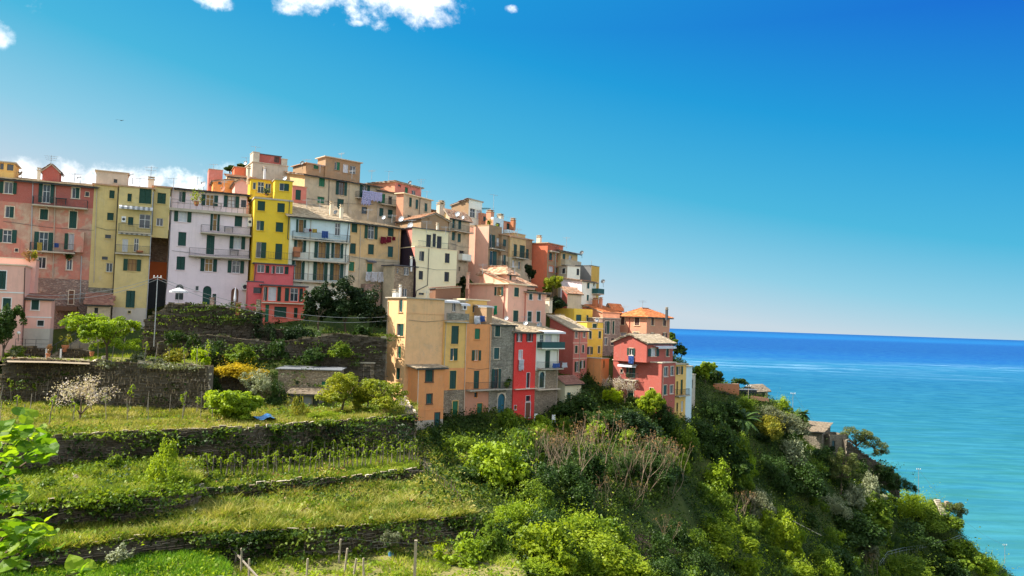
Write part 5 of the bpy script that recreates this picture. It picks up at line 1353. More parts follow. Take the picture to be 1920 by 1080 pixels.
AN3 = H.vol((1286, 688), (1298, 688), d=127, yaw=50, dep=5, bot=-18, mat='pale_blue', roof=('flat', .2, .15, 'slate_tile'))
H = House('grey_end_house', 'low grey house against the green slope past the last pale house')
v = H.vol((1294, 703), (1304, 703), d=134, yaw=50, dep=5, bot=-18, mat='grey_render', roof=('flat', .1, .12), F=[('x', 1295, 712, 1299, 728)])

# ------------------------------------------------------------------ bottom left houses and sheds
H = House('pink_front_house', 'pale pink house with a small roofed wing in front of the salmon house')
P0 = H.vol((-80, 492), (47, 499), d=83, yaw=25, dep=5, bot=-6, mat='light_pink', roof=('flat', .12, .12, 'trim_pale'), trim='white_paint', F=[('c', -2, 508, 11, 542), ('c', 5, 559, 20, 585)])
v = H.vol((-60, 480), (68, 484), on=P0.F, off=5.0, dep=3, bot=-6, mat='light_pink', roof=('flat', .06, .1), name='terrace_wall')
P0w = H.vol((48, 559), (97, 562), on=P0.F, off=1.2, dep=3.5, bot=-6, mat='light_pink', roof=('shedF', .5, .3), tile='brown_tile', trim='white_paint', bands=[((70, 616), 'grey_plinth')], name='wing_wall', F=[('c', 59, 562, 73, 581), ('x', 70, 601, 82, 611)])
ledge(P0w, P0w.F, 48, 97, 594, .04, .12, 'white_paint', 'band'); ledge(P0, P0.F, -40, 47, 546, .04, .14, 'white_paint', 'band'); downpipe(P0, P0.F, [(47, 502), (43, 630)], 'shutter_brown')
H = House('red_roof_shed', 'small rendered shed with a red tiled lean-to roof', 'shed', 'sheds among the gardens')
v = H.vol((164, 569), (207, 570), d=95, yaw=25, dep=2.6, bot=-5, mat='grey_beige', roof=('shedF', 1.2, .3), tile='brown_tile', F=[('m', 177, 577, 184, 587)])
H = House('stone_shed', 'long low stone shed with a corrugated sheet roof behind the citrus trees', 'shed', 'sheds among the gardens')
SS = H.vol((522, 692), (636, 694), d=87, yaw=6, dep=5, bot=-10.5, mat='stone_warm', roof=('flat', .3, .08, 'tin_roof'), F=[('x', 554, 714, 560, 721), ('cb', 603, 715, 615, 722)])
H = House('garden_hut', 'open wooden hut with a sagging roof below the stone shed', 'shed', 'sheds among the gardens')
v = H.vol((545, 738), (600, 737), d=84, yaw=4, dep=3, bot=-10.5, mat='wood_grey', roof=('shedF', .3, .4), tile='dark_slate', F=[('x', 552, 742, 568, 764), ('x', 586, 742, 598, 764)])
boxon(v, v.F, 570, 742, 584, 765, .05, 'metal_panel', 'tin_roof')
H = House('garden_gate_wall', 'bit of stone wall with a red door near the beige tower', 'wall', 'walls between the village houses')
v = H.vol((668, 681), (702, 682), d=95.4, yaw=8, dep=.9, bot=-10, mat='stone_warm', F=[('pr', 682, 687, 694, 718)])
H = House('plank_shed', 'dark weathered plank shed with a ragged top before the cream house', 'shed', 'sheds among the gardens')
v = H.vol((817, 540), (864, 542), d=108, yaw=30, dep=2, bot=-1, mat='door_wood', roof=('shedL', .4, .1), tile='brown_tile')
H = House('green_lean_to', 'green painted lean-to with open front at the foot of the stone row house', 'shed', 'sheds among the gardens')
v = H.vol((918, 785), (947, 784), on=TF, off=-1.6, dep=1.5, bot=-15.4, mat='shutter_green', roof=('shedF', .3, .15), tile='brown_tile', F=[('x', 928, 788, 934, 798), ('x', 937, 788, 943, 798)])
v2 = H.root
# ------------------------------------------------------------------ headland buildings
H = House('headland_house', 'small slate-roofed house with a covered terrace on the headland edge')
HB = H.vol((1419, 732), (1440, 731), d=150, yaw=40, L=(1394, 728), bot=-16, mat='grey_beige', roof=('gx', 1.0, .4), tile='dark_slate', F=[('ck', 1428, 733, 1434, 743)])
v = H.vol((1384, 731), (1419, 735), d=147, yaw=12, dep=3, bot=-12.2, mat='shutter_dark', roof=('flat', .2, .1, 'tin_roof'), name='terrace_room', F=[('x', 1390, 735, 1398, 745), ('x', 1402, 736, 1413, 746)])
mb = MB(); p0_, p1_ = at(1408, 745, 146), at(1441, 750, 147); mb.box((p0_ + p1_) / 2, (p1_ - p0_) / 2, Vector((0, .1, 0)), Zv * .35); mb.build('terrace_parapet', 'salmon_light', HB.root)
H = House('brick_parapet', 'low orange brick parapet stepping along the headland garden', 'wall', 'walls on the headland')
v = H.vol((1340, 720), (1386, 730), d=145, yaw=15, dep=.5, bot=-13, mat='terracotta', roof=('flat', .05, .08, 'clay_tile'))
H = House('stone_barn', 'square stone barn with a slate lean-to roof near the sea pine')
HC = H.vol((1541, 811), (1557, 812), d=159, yaw=58, L=(1494, 798), bot=-28, mat='barn_stone', roof=('shedL', 1.0, .35), tile='dark_slate', F=[('dk', 1546, 824, 1553, 845)])
v = H.vol((1556, 815), (1588, 817), d=160, yaw=15, dep=4, bot=-28, mat='barn_stone', roof=('open',), name='annex_wall', F=[('x', 1560, 826, 1566, 842)])

# plants and furniture on balconies and terraces
def balcony_plant(V, fac, px, py, e, h, mat, label):
    u, z = fac.uv(px, py); p = fac.P(u, z, e); root = empty('potted_plant', p, label, 'potted plant', 'potted plants on balconies'); mb = MB(); mb.lathe(p, [(h * .14, 0), (h * .2, h * .3), (h * .22, h * .34)], 8); mb.build('pot', 'terracotta', root)
    rg = np.random.default_rng(int(px)); n = 130; c = rg.normal(size=(n, 3)) * np.array([.2, .2, .28]) * h + np.array([0, 0, h * .75]); VV, FF, tt_ = None, None, None
    nn_ = rg.normal(size=(n, 3)); a_ = np.cross(nn_, rg.normal(size=(n, 3))); a_ /= np.linalg.norm(a_, axis=1, keepdims=True); b2 = np.cross(a_, nn_); b2 /= np.linalg.norm(b2, axis=1, keepdims=True)
    s_ = .16 * rg.uniform(.6, 1.4, (n, 1)); VV = np.stack([c - a_ * s_, c - b2 * s_ * .5, c + a_ * s_, c + b2 * s_ * .5], 1).reshape(-1, 3)
    link('plant', npmesh('plant', VV, np.arange(n * 4).reshape(n, 4), rg.uniform(0, 1, n), [mat]), root)['kind'] = 'stuff'
balcony_plant(C, C.F, 368, 386, .1, 1.7, 'leaf_yellow', 'tall yellow green plant on the lavender house top terrace')
balcony_plant(AD, AD.F, 946, 728, .5, .8, 'leaf_mid', 'leafy pot at the right end of the stone row house balcony')
balcony_plant(AD, AD.F, 951, 722, .3, .8, 'leaf_dark', 'dark hanging plant beside the stone row house balcony')
balcony_plant(U, U.F, 935, 434, -.4, .9, 'leaf_yellow', 'yellowish plant on the roof of the pink-flanked house')
balcony_plant(U, U.F, 921, 425, -.5, .9, 'leaf_mid', 'green plant on the roof of the pink-flanked house')
balcony_plant(AM, AM.S, 1180, 710, .5, .7, 'leaf_dark', 'dark flower box plant on the coral house balcony')
balcony_plant(A, A.F, 130, 489, .3, .7, 'leaf_dark', 'trailing plant under the small window of the salmon house')
balcony_plant(P0, P0.F, 40, 484, -4.5, .9, 'bud', 'dry brownish plant on the pink front house terrace')
balcony_plant(P0, P0.F, 52, 484, -4.7, .8, 'flower_gold', 'golden plant on the pink front house terrace')
balcony_plant(D, D.F, 500, 366, -.5, .8, 'leaf_dark', 'dark plant on the yellow tower house terrace')
def terrace_table(fac, px, py, e, label, mat='white_paint'):
    u, z = fac.uv(px, py); p = fac.P(u, z, e); root = empty('table', p, label, 'table', 'tables on balconies'); t, n = fac.t, fac.n
    mb = MB(); mb.box(p + Zv * .72, t * .6, n * .35, Zv * .025); mb.build('tabletop', mat, root)
    for sx in (-.5, .5):
        for sy in (-.27, .27): mb = MB(); mb.bar(p + t * sx + n * sy, p + t * sx + n * sy + Zv * .7, .025, n=4); mb.build('leg', 'iron', root)
terrace_table(C.F, 438, 479, .55, 'dark table on the lower balcony of the lavender house', 'iron'); terrace_table(C.F, 428, 436, .55, 'table on the upper balcony of the lavender house', 'metal')
terrace_table(C.F, 408, 390, -.6, 'white table on the lavender house top terrace'); terrace_table(A.F, 115, 384, .5, 'dark table on the top balcony of the salmon house', 'iron')
terrace_table(Zp.F.shift(-1.0), 905, 530, -7.5, 'white table on the pink hip-roof house terrace') if False else None
mb = MB(); u, z = BB.F.uv(262, 474); p = BB.F.P(u, z, .5); mb.lathe(p, [(.35, 0), (.45, .2), (.42, .24)], 12); tag(mb.build('orange_tub', 'terracotta'), 'round orange tub on the yellow tenement lower balcony', 'tub')

for V_, lst in ((A, ((20, 326, 14, 100), (140, 334, 10, 102))), (C, ((420, 352, 14, 108),)), (Fv, ((600, 385, 12, 113), (575, 382, 9, 113))), (G, ((690, 405, 14, 116), (735, 412, 10, 119))), (N, ((600, 318, 10, 126), (660, 330, 12, 128))), (I2, ((800, 430, 16, 117), (836, 434, 10, 118))),
               (Zp, ((905, 508, 14, 122), (965, 508, 10, 122))), (AA, ((800, 556, 12, 101),)), (AE, ((985, 604, 12, 119),)), (AH, ((1050, 600, 12, 128),)), (AM2, ((1190, 628, 12, 124),)), (AK, ((1205, 575, 12, 139), (1170, 582, 9, 138))), (V3, ((970, 440, 12, 136), (955, 440, 8, 136))), (O, ((640, 296, 10, 133),)), (AL, ((1070, 562, 10, 141),))):
    for a_ in lst: antenna(V_, *a_, 2)
for V_, lst in ((Fv, ((630, 398, 112),)), (G, ((720, 408, 117),)), (T, ((868, 408, 129),)), (AD, ((950, 597, 117),)), (AH, ((1062, 604, 127),)), (D, ((535, 335, 110),)), (AG2, ((1120, 600, 130),)), (A, ((40, 326, 100), (150, 336, 101)))):
    for a_ in lst: dish(V_, *a_, .36)

H = House('clay_roof_house', 'low tan house with a clay roof between the salmon and the glass loft houses')
v = H.vol((812, 394), (848, 399), d=138, yaw=50, dep=6, bot=4, mat='tan', roof=('shedF', 1.1, .3), tile='clay_tile'); chimney(v, 828, 386, 6, 141, .8, 'grey_render')
H = House('salmon_block_house', 'small salmon rooftop block left of the bluish white rooftop house')
v = H.vol((903, 402), (917, 405), d=138, yaw=52, L=(894, 401), bot=4, mat='salmon_light', roof=('parapet', .3), F=[('ct', 906, 406, 911, 415)]); antenna(v, 899, 400, 8, 140, 1)
H = House('orange_gable_house', 'tiny orange-roofed house behind the stone tower house loggia')
v = H.vol((1146, 577), (1166, 580), d=141, yaw=50, L=(1137, 576), bot=-4, mat='salmon_light', roof=('gx', .8, .3), tile='orange_tile')
H = House('grey_gap_house', 'narrow grey house filling the gap below the white end house')
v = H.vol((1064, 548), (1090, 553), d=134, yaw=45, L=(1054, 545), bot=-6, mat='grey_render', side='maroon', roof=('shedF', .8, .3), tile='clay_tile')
# wires and pipes along the fronts
for V_, (a_, c_) in ((A, ((6, 415), (176, 432))), (B, ((178, 425), (222, 431))), (C, ((322, 470), (466, 480))), (Fv, ((547, 443), (652, 452))), (G, ((658, 481), (748, 493))), (N, ((575, 372), (700, 384))), (I, ((782, 500), (855, 506))), (AC, ((876, 690), (920, 690))), (AD, ((923, 684), (962, 683))), (AA, ((766, 600), (830, 601))), (T, ((843, 455), (880, 464))), (V3, ((942, 468), (957, 473)))):
    bar_part(V_, 'cable', [V_.F.P(*V_.F.uv(*a_), .05), V_.F.P(*V_.F.uv((a_[0] + c_[0]) / 2, (a_[1] + c_[1]) / 2 + 3), .05), V_.F.P(*V_.F.uv(*c_), .05)], .022, 'iron', 4)
for V_, pts in ((A, ((104, 350), (99, 520))), (B, ((182, 350), (176, 530))), (Fv, ((583, 410), (577, 525))), (G, ((676, 420), (672, 560))), (G, ((748, 432), (744, 560))), (N, ((655, 345), (652, 400))), (AB, ((836, 605), (832, 690))), (AC, ((919, 612), (915, 785))), (AF, ((1046, 626), (1041, 780))), (AH, ((1087, 620), (1085, 700))), (T, ((855, 410), (852, 500))), (W_v if False else Wv, ((1053, 465), (1052, 520)))):
    downpipe(V_, V_.F, list(pts), 'grey_render', .05)
# ------------------------------------------------------------------ vegetation kit
RNG = np.random.default_rng(11)
def quads(c, n, s, asp, tone, rng, curl=.18):
    """leaf-sized quads: centres c, normals n, sizes s -> verts, faces, tone (each leaf is two faces, folded on the midrib)"""
    N = len(c)
    n = n / np.maximum(1e-6, np.linalg.norm(n, axis=1, keepdims=True))
    r = rng.normal(size=(N, 3)); a = np.cross(n, r); a /= np.maximum(1e-6, np.linalg.norm(a, axis=1, keepdims=True)); b_ = np.cross(n, a)
    s = s[:, None]
    tip0, tip1 = c - a * s * .5, c + a * s * .5 - n * s * curl
    l, r_ = c + b_ * s * .5 * asp + n * s * .12, c - b_ * s * .5 * asp + n * s * .12
    V = np.stack([tip0, r_, tip1, l], 1).reshape(-1, 3)
    F = np.arange(N * 4).reshape(N, 4)
    return V, F, tone

def cloud(seed, n, clumps, W_, H_, leaf, asp=.65, hollow=.45, clump_r=(.13, .24), flat=1.0, base=.0, top_bias=.25, lop=.0):
    """a crown of leaf clumps, W_ wide and H_ tall, standing on z = 0"""
    rng = np.random.default_rng(seed)
    d = rng.normal(size=(clumps, 3)); d /= np.linalg.norm(d, axis=1, keepdims=True)
    r = rng.uniform(hollow, 1, clumps) ** .7
    cc = d * r[:, None] * np.array([.5 - .12, .5 - .12, .5 - .1]); cc[:, 0] += lop * cc[:, 2]
    cr = rng.uniform(*clump_r, clumps); ct = rng.uniform(0, 1, clumps)
    k = rng.integers(0, clumps, n); dd = rng.normal(size=(n, 3)); dd[:, 2] += top_bias; dd /= np.linalg.norm(dd, axis=1, keepdims=True)
    rad = cr[k] * rng.uniform(.35, 1.0, n) ** .5
    p = cc[k] + dd * rad[:, None] * np.array([1, 1, flat]); p[:, 2] += .5
    p *= np.array([W_, W_, H_]); p[:, 2] = np.maximum(p[:, 2] * (1 - base) + base * H_, .02)
    nn = dd + rng.normal(size=(n, 3)) * .7 + np.array([0, 0, .35])
    tone = np.clip(ct[k] * .75 + rng.uniform(0, .25, n), 0, 1)
    return quads(p, nn, leaf * rng.uniform(.6, 1.35, n), asp, tone, rng)

TEMPL = {}
def templ(size, var):
    key = (size, var)
    if key not in TEMPL:
        W_, n, cl_, lf = {'s': (1.4, 900, 16, .15), 'm': (3.0, 3000, 34, .20), 'l': (6.0, 7500, 60, .25)}[size]
        H_ = W_ * (.75, .9, .62, 1.15, .8, .7)[var]; lf *= (1.0, .75, 1.25, .85, 1.1, .7)[var]
        rg = np.random.default_rng(500 + var * 11 + ord(size)); Vs, Ts, k0 = [], [], 4 if size != 's' else 2
        for j in range(k0 + 1):                       # a tangle of unequal lobes and a few whips standing out of it
            f = 1.0 if j == 0 else rg.uniform(.38, .7); wj, hj = W_ * f * (.72 if j == 0 else .8), H_ * f * rg.uniform(.75, 1.15)
            V, F, t = cloud(100 + var * 7 + ord(size) + j * 31, int(n * (.38 if j == 0 else .6 / k0)), max(6, int(cl_ * f * .7)), wj, hj, lf, top_bias=.35, hollow=.3, clump_r=(.08, .24))
            an = rg.uniform(0, 6.28); rr = 0 if j == 0 else W_ * rg.uniform(.22, .42); V = V + np.array([math.cos(an) * rr, math.sin(an) * rr, 0]); Vs.append(V); Ts.append(t)
        m_ = 14 if size == 's' else 26 if size == 'm' else 44
        base_ = np.stack([rg.normal(0, W_ * .2, m_), rg.normal(0, W_ * .2, m_), np.full(m_, H_ * .45)], 1); dirs = rg.normal(size=(m_, 3)) * .5 + np.array([0, 0, .9]); ln_ = H_ * rg.uniform(.2, .45, m_)
        per = 9; kk = np.repeat(np.arange(m_), per); ff = np.tile(np.linspace(.2, 1, per), m_); c_ = base_[kk] + dirs[kk] * (ln_[kk] * ff)[:, None] + rg.normal(size=(m_ * per, 3)) * lf * .35
        V, F, t = quads(c_, rg.normal(size=(m_ * per, 3)) + np.array([0, 0, .4]), lf * .8 * rg.uniform(.6, 1.3, m_ * per), .6, rg.uniform(.3, 1, m_ * per), rg); Vs.append(V); Ts.append(t)
        V = np.concatenate(Vs); t = np.concatenate(Ts); F = np.arange(len(V)).reshape(-1, 4)
        me = npmesh('leaves', V, F, t, ['leaf_mid']); TEMPL[key] = (me, W_, H_)
    return TEMPL[key]

def mat_obj(o, mat):
    o.material_slots[0].link = 'OBJECT'; o.material_slots[0].material = M[mat]

def shrub_at(p, w, h, mat, label, group='shrubs on the slope', name='shrub', cat='shrub', rnd=random):
    size = 's' if w < 2.1 else ('m' if w < 4.4 else 'l')
    me, W_, H_ = templ(size, rnd.randrange(6))
    o = link(name, me, None, (p.x, p.y, p.z - h * .08)); o.scale = (w / W_ * rnd.uniform(.85, 1.2), w / W_ * rnd.uniform(.85, 1.2), h / H_); o.rotation_euler = (rnd.uniform(-.1, .1), rnd.uniform(-.1, .1), rnd.uniform(0, 6.28))
    mat_obj(o, mat)
    return tag(o, label, cat, group)

def base_pt(px, py, d=None):
    if d is not None: return at(px, py, d)
    p = hit(px, py)
    return p if p is not None else at(px, py, 165)

def shrub(px, py, wpx, hpx, mat, label, d=None, group='shrubs on the slope', name='shrub', cat='shrub'):
    p = base_pt(px, py, d); k = p.y / F_PX
    return shrub_at(p, wpx * k, hpx * k, mat, label, group, name, cat, random.Random(int(px * 13 + py)))

def limb(mb, p, d, ln, r, rnd, depth, tips, bend=.25, up=.25, split=(2, 3), shrink=.72, m=0, taper=.62, segs=3):
    q = Vector(p); d = Vector(d).normalized(); rr = r
    for i in range(segs):
        d2 = (d + Vector((rnd.uniform(-bend, bend), rnd.uniform(-bend, bend), rnd.uniform(-bend, bend) * .5 + up * .3))).normalized()
        q2 = q + d2 * (ln / segs); r2 = rr * (taper ** (1 / segs))
        mb.bar(q, q2, rr, r2, n=5 if rr > .03 else 4, m=m, cap=False); q, d, rr = q2, d2, r2
    if depth <= 0: tips.append((q, d)); return
    for k in range(rnd.randint(*split)):
        a = rnd.uniform(0, 6.28); spread = rnd.uniform(.35, .85); o = d.orthogonal().normalized(); o2 = d.cross(o)
        nd = (d + (o * math.cos(a) + o2 * math.sin(a)) * spread + Zv * up).normalized()
        limb(mb, q, nd, ln * shrink * rnd.uniform(.75, 1.15), rr * .8, rnd, depth - 1, tips, bend, up, split, shrink, m, taper, segs)

def tree(px, py, wpx, hpx, mat, label, d=None, n=5000, leaf=.24, clumps=34, trunk=.35, group='garden trees', name='garden_tree', tr=.16, asp=.65, flat=1.0, bark='bark', hollow=.35, lean=0.0, clr=(.13, .22), cat='tree', seed=None):
    """trunk with limbs and a broken crown; wpx x hpx is the whole tree in the photo, foot at (px, py)"""
    p = base_pt(px, py, d); k = p.y / F_PX; w, h = wpx * k, hpx * k; sd = seed or int(px * 3 + py)
    rnd = random.Random(sd); root = empty(name, p, label, cat, group)
    mb = MB(); tips = []
    limb(mb, p - Zv * .3, Vector((lean, rnd.uniform(-.1, .1), 1)), h * trunk + .3, tr, rnd, 2, tips, .18, .1, (2, 3), .75)
    mb.build('trunk', bark, root)
    hc = h * (1 - trunk * .6); Vs, Ts = [], []
    for j in range(8):
        f = .66 if j == 0 else rnd.uniform(.38, .58); an = j * 2.4 + rnd.uniform(-.4, .4); rr = 0 if j == 0 else w * rnd.uniform(.20, .36); zf = .18 if j == 0 else rnd.uniform(0, .55)
        V, F, t = cloud(sd + j * 17, int(n * (.46 if j == 0 else .19)), max(7, int(clumps * f * .8)), w * f, hc * f * (1.25 if j == 0 else 1.0), leaf * (.8 + .1 * (j % 5)), asp, hollow, (.09, .22), flat, lop=lean)
        V = V + np.array([math.cos(an) * rr, math.sin(an) * rr, hc * zf]); Vs.append(V); Ts.append(np.clip(t * .8 + rnd.uniform(-.1, .3), 0, 1))
    V = np.concatenate(Vs); t = np.concatenate(Ts); F = np.arange(len(V)).reshape(-1, 4); V[:, 2] *= hc / max(hc, float(V[:, 2].max()))
    V[:, 2] += h * trunk * .6; V[:, 0] += lean * h * trunk
    me = npmesh('crown', V, F, t, [mat]); link('crown', me, root)
    return root

# ------------------------------------------------------------------ grass and ground cover (nobody could count it)
def blades(name, label_kind, T, n, h, mat, seed, w=.035, lean=.5, dens=None):
    F_, B_, z, rise = T; rng = np.random.default_rng(seed)
    u = rng.uniform(0, 58.999, n); v = rng.uniform(.0, 1, n) ** 1.15; i = u.astype(int); f = (u - i)[:, None]
    P = (F_[i] * (1 - f) + F_[i + 1] * f) * (1 - v[:, None]) + (B_[i] * (1 - f) + B_[i + 1] * f) * v[:, None]
    nz = vnoise(P[:, 0], P[:, 1], 1.7, seed) * .6 + vnoise(P[:, 0], P[:, 1], .6, seed + 1) * .4
    keep = nz > (dens if dens is not None else .25); P, v, nz = P[keep], v[keep], nz[keep]; n = len(P)
    P[:, 2] = z + rise * v + (vnoise(P[:, 0], P[:, 1], 2.4, 3) - .5) * .44 * np.minimum(1, v * 6)
    a = rng.uniform(0, 2 * np.pi, n); hh = h * rng.uniform(.4, 1.3, n) * (.45 + nz); ww = w * rng.uniform(.7, 1.8, n)
    sx = np.stack([np.cos(a) * ww, np.sin(a) * ww, np.zeros(n)], 1); ln = rng.normal(size=(n, 3)) * lean * hh[:, None]; ln[:, 2] = hh
    V = np.stack([P - sx, P + sx, P + ln], 1).reshape(-1, 3)
    me = npmesh(name, V, np.arange(n * 3).reshape(n, 3), np.clip(nz * .7 + rng.uniform(-.2, .4, n), 0, 1), [mat])
    tag(link(name, me), kind='stuff')
blades('grass', 0, T1, 75000, .34, 'grass_dry', 1, dens=.30)
blades('grass', 0, T2, 32000, .50, 'grass_lit', 2, .05, .6, .28)
blades('grass', 0, T2, 16000, .45, 'grass_dry', 12, .05, .7, .48)
blades('grass', 0, T2R, 26000, .30, 'grass_lit', 3, dens=.33)
blades('grass', 0, T3, 46000, .50, 'grass_lit', 4, .045, .8, .3)
blades('grass', 0, T3, 46000, .56, 'grass_dry', 14, .045, .9, .42)
blades('grass', 0, T4, 40000, .28, 'grass_fresh', 5, .035, .5, .1)
blades('grass', 0, T4R, 24000, .26, 'grass_lit', 6, .035, .5, .58)
blades('grass', 0, T0, 14000, .28, 'grass_lit', 7, dens=.45)

def tufts(name, pts, per, r, h, leaf, mat, seed, kind='stuff', asp=.6):
    """low leafy clumps on the given ground points, one mass"""
    rng = np.random.default_rng(seed); N = len(pts); k = np.repeat(np.arange(N), per); n = len(k)
    sc = rng.uniform(.5, 1.5, N)[k]
    off = rng.normal(size=(n, 3)) * np.array([r, r, 0]) * sc[:, None]; off[:, 2] = rng.uniform(0, 1, n) * h * sc * np.exp(-(off[:, :2] ** 2).sum(1) / (2 * r * r * 2))
    c = np.asarray(pts)[k] + off; nn = rng.normal(size=(n, 3)) + np.array([0, 0, .9])
    V, F, t = quads(c, nn, leaf * rng.uniform(.6, 1.5, n), asp, np.clip(rng.uniform(0, 1, N)[k] * .8 + rng.uniform(0, .2, n), 0, 1), rng)
    me = npmesh(name, V, F, t, [mat]); o = link(name, me)
    if kind: o['kind'] = kind
    return o

def to_px(P):
    P = np.asarray(P); x = P @ np.array(c_r); y = P @ np.array(c_u); z = P @ np.array(c_f)
    return 960 + F_PX * x / z, 540 - F_PX * y / z
N_ = 90000
hx, hy = RNG.uniform(-14, 132, N_), RNG.uniform(48, 192, N_)
hz = hill_z(np.stack([hx, hy], 1)) + (vnoise(hx, hy, 6.0, 1) - .5) * 1.2 + (vnoise(hx, hy, 2.2, 2) - .5) * .5
hp = np.stack([hx, hy, hz], 1); qx, qy = to_px(hp)
inpic = (qx > 790) & (qx < 1960) & (qy < 1120) & (qy > 640)
clear = (vnoise(hx, hy, 7.0, 9) > .10)
patio = ((qx > 1165) & (qx < 1275) & (qy > 955) & (qy < 1000)) | ((qx < 1000) & (qy > 1000) & (hy < 58))
keep_ = np.where(inpic & clear & ~patio)[0]
for i_ in keep_: hp[i_, 2] = gz_at(hp[i_, 0], hp[i_, 1])
bright = vnoise(hx, hy, 11.0, 21) + (qx < 1250) * .12
sel = inpic & clear & ~patio
hl = sel & (bright >= .55) & (vnoise(hx, hy, 4.0, 63) > .55)
tufts('undergrowth', hp[hl][:4500], 9, .5, .8, .24, 'leaf_bright', 33)
tufts('undergrowth', hp[sel & (bright < .55)][:24000], 9, .60, 1.1, .27, 'scrub', 31)
tufts('undergrowth', hp[sel & (bright >= .55)][:13000], 9, .55, .8, .25, 'scrub', 32)

def line_tufts(name, F_, i0, i1, n, mat, seed, spread=(.3, .25), dz=(-.9, .2), leaf=.22, per=10, h=.3):
    """plants hanging over the edge of a terrace"""
    rng = np.random.default_rng(seed); u = rng.uniform(i0, i1 - .01, n); i = np.minimum(u.astype(int), 58); f = (u - i)[:, None]
    P = F_[i] * (1 - f) + F_[i + 1] * f
    keep = vnoise(P[:, 0], P[:, 1], 2.5, seed) > .45; P = P[keep]; n = len(P)
    P = P + rng.normal(size=(n, 3)) * np.array([spread[0], spread[1], 0]); P[:, 1] -= .2; P[:, 2] += rng.uniform(*dz, n) * rng.uniform(0, 1, n)
    return tufts(name, P, per, .22, h, leaf, mat, seed)
line_tufts('overhanging_plants', T1[0], 0, 59, 260, 'leaf_mid', 41)
line_tufts('overhanging_plants', T1[0], 28, 59, 480, 'scrub', 42, (.5, .3), (-2.6, .1))
line_tufts('overhanging_plants', T2[0], 0, 59, 230, 'leaf_mid', 43, (.5, .4), (-.9, .5), .24)
line_tufts('overhanging_plants', T2R[0], 0, 59, 130, 'scrub', 44, dz=(-.5, .2))
line_tufts('overhanging_plants', T3[0], 0, 59, 210, 'scrub', 45, (.5, .4), (-1.0, .2), .22)
line_tufts('overhanging_plants', T3[0], 26, 59, 460, 'scrub', 46, (.4, .25), (-1.6, -.2), .22)
line_tufts('overhanging_plants', T0[0], 28, 59, 260, 'leaf_olive', 47, (.4, .6), (-.4, .4), .2)
def area_tufts(name, box, d0, d1, n, mat, seed, per=10, h=.4, leaf=.22, zoff=0.0):
    rng = np.random.default_rng(seed); P = []
    for _ in range(n):
        px = rng.uniform(box[0], box[2]); d = rng.uniform(d0, d1); x = xs(px, d); z = gz_at(x, d); 
        P.append((x, d, z + zoff))
    return tufts(name, P, per, .35, h, leaf, mat, seed)
area_tufts('weeds', (20, 0, 360, 0), 50, 61, 420, 'leaf_mid', 51, 11, .7, .24)
area_tufts('weeds', (0, 0, 385, 0), 62, 79, 300, 'leaf_lime', 52, 9, .25, .2)
area_tufts('weeds', (440, 0, 880, 0), 52, 66, 260, 'grass_dry', 53, 10, .6, .22)
area_tufts('weeds', (790, 0, 1010, 0), 82, 106, 700, 'scrub', 54, 10, .6, .24)
area_tufts('weeds', (480, 0, 760, 0), 76, 88, 320, 'leaf_mid', 55, 10, .6, .24)
area_tufts('weeds', (270, 0, 730, 0), 90, 104, 700, 'scrub', 56, 10, .6, .26)
area_tufts('weeds', (1030, 0, 1290, 0), 104, 128, 900, 'scrub', 57, 10, .6, .28)

area_tufts('weeds', (-20, 0, 380, 0), 62, 79, 260, 'leaf_mid', 58, 9, .35, .2)
area_tufts('weeds', (60, 0, 360, 0), 50, 62, 420, 'grass_lit', 59, 11, .6, .22)
area_tufts('weeds', (380, 0, 790, 0), 55, 64, 200, 'leaf_mid', 71, 12, .8, .22)
area_tufts('weeds', (600, 0, 720, 0), 57, 64, 90, 'scrub', 72, 12, .7, .22)
area_tufts('weeds', (380, 0, 560, 0), 56, 62, 80, 'scrub', 73, 12, .7, .22)
area_tufts('weeds', (365, 0, 790, 0), 66, 75, 240, 'leaf_bright', 74, 9, .3, .2)
area_tufts('weeds', (80, 0, 430, 0), 44, 50, 240, 'leaf_bright', 75, 10, .3, .2)
area_tufts('weeds', (430, 0, 1000, 0), 43, 53, 330, 'leaf_bright', 76, 10, .3, .2)
area_tufts('weeds', (790, 0, 905, 0), 56, 86, 420, 'grass_dry', 77, 10, .8, .22)
area_tufts('dry_twigs', (360, 0, 860, 0), 54, 70, 90, 'bud', 78, 9, .9, .16)
for _k, (_mt, _n) in enumerate((('scrub', 420), ('grass_dry', 260), ('leaf_mid', 160))):
    _P = resample([(xs(a, d), d, z) for a, d, z in ((888, 56, Z3), (872, 62, Z3), (845, 69, Z3 + .1), (812, 76, Z2R), (795, 86, Z2R + .5))], _n); _r = np.random.default_rng(90 + _k)
    _P = _P + _r.normal(size=_P.shape) * np.array([.55, .5, .0]); _P[:, 2] += _r.uniform(-1.6, .25, _n); tufts('overhanging_plants', _P, 11, .3, .6, .22, _mt, 95 + _k)
area_tufts('weeds', (1150, 0, 1300, 0), 76, 98, 260, 'scrub', 79, 10, .7, .24)
area_tufts('weeds', (1150, 0, 1300, 0), 76, 98, 120, 'leaf_mid', 80, 10, .6, .22)
def foot_tufts(T, v0, v1, n, mat, seed, h=.8, gate=.42):
    F_, B_, z, rise = T; rng = np.random.default_rng(seed); u = rng.uniform(0, 58.99, n); i = u.astype(int); f = (u - i)[:, None]; v = rng.uniform(v0, v1, n)[:, None]
    P = (F_[i] * (1 - f) + F_[i + 1] * f) * (1 - v) + (B_[i] * (1 - f) + B_[i + 1] * f) * v; P = P[vnoise(P[:, 0], P[:, 1], 3.0, seed) > gate]
    tufts('weeds', P, 12, .32, h, .22, mat, seed)
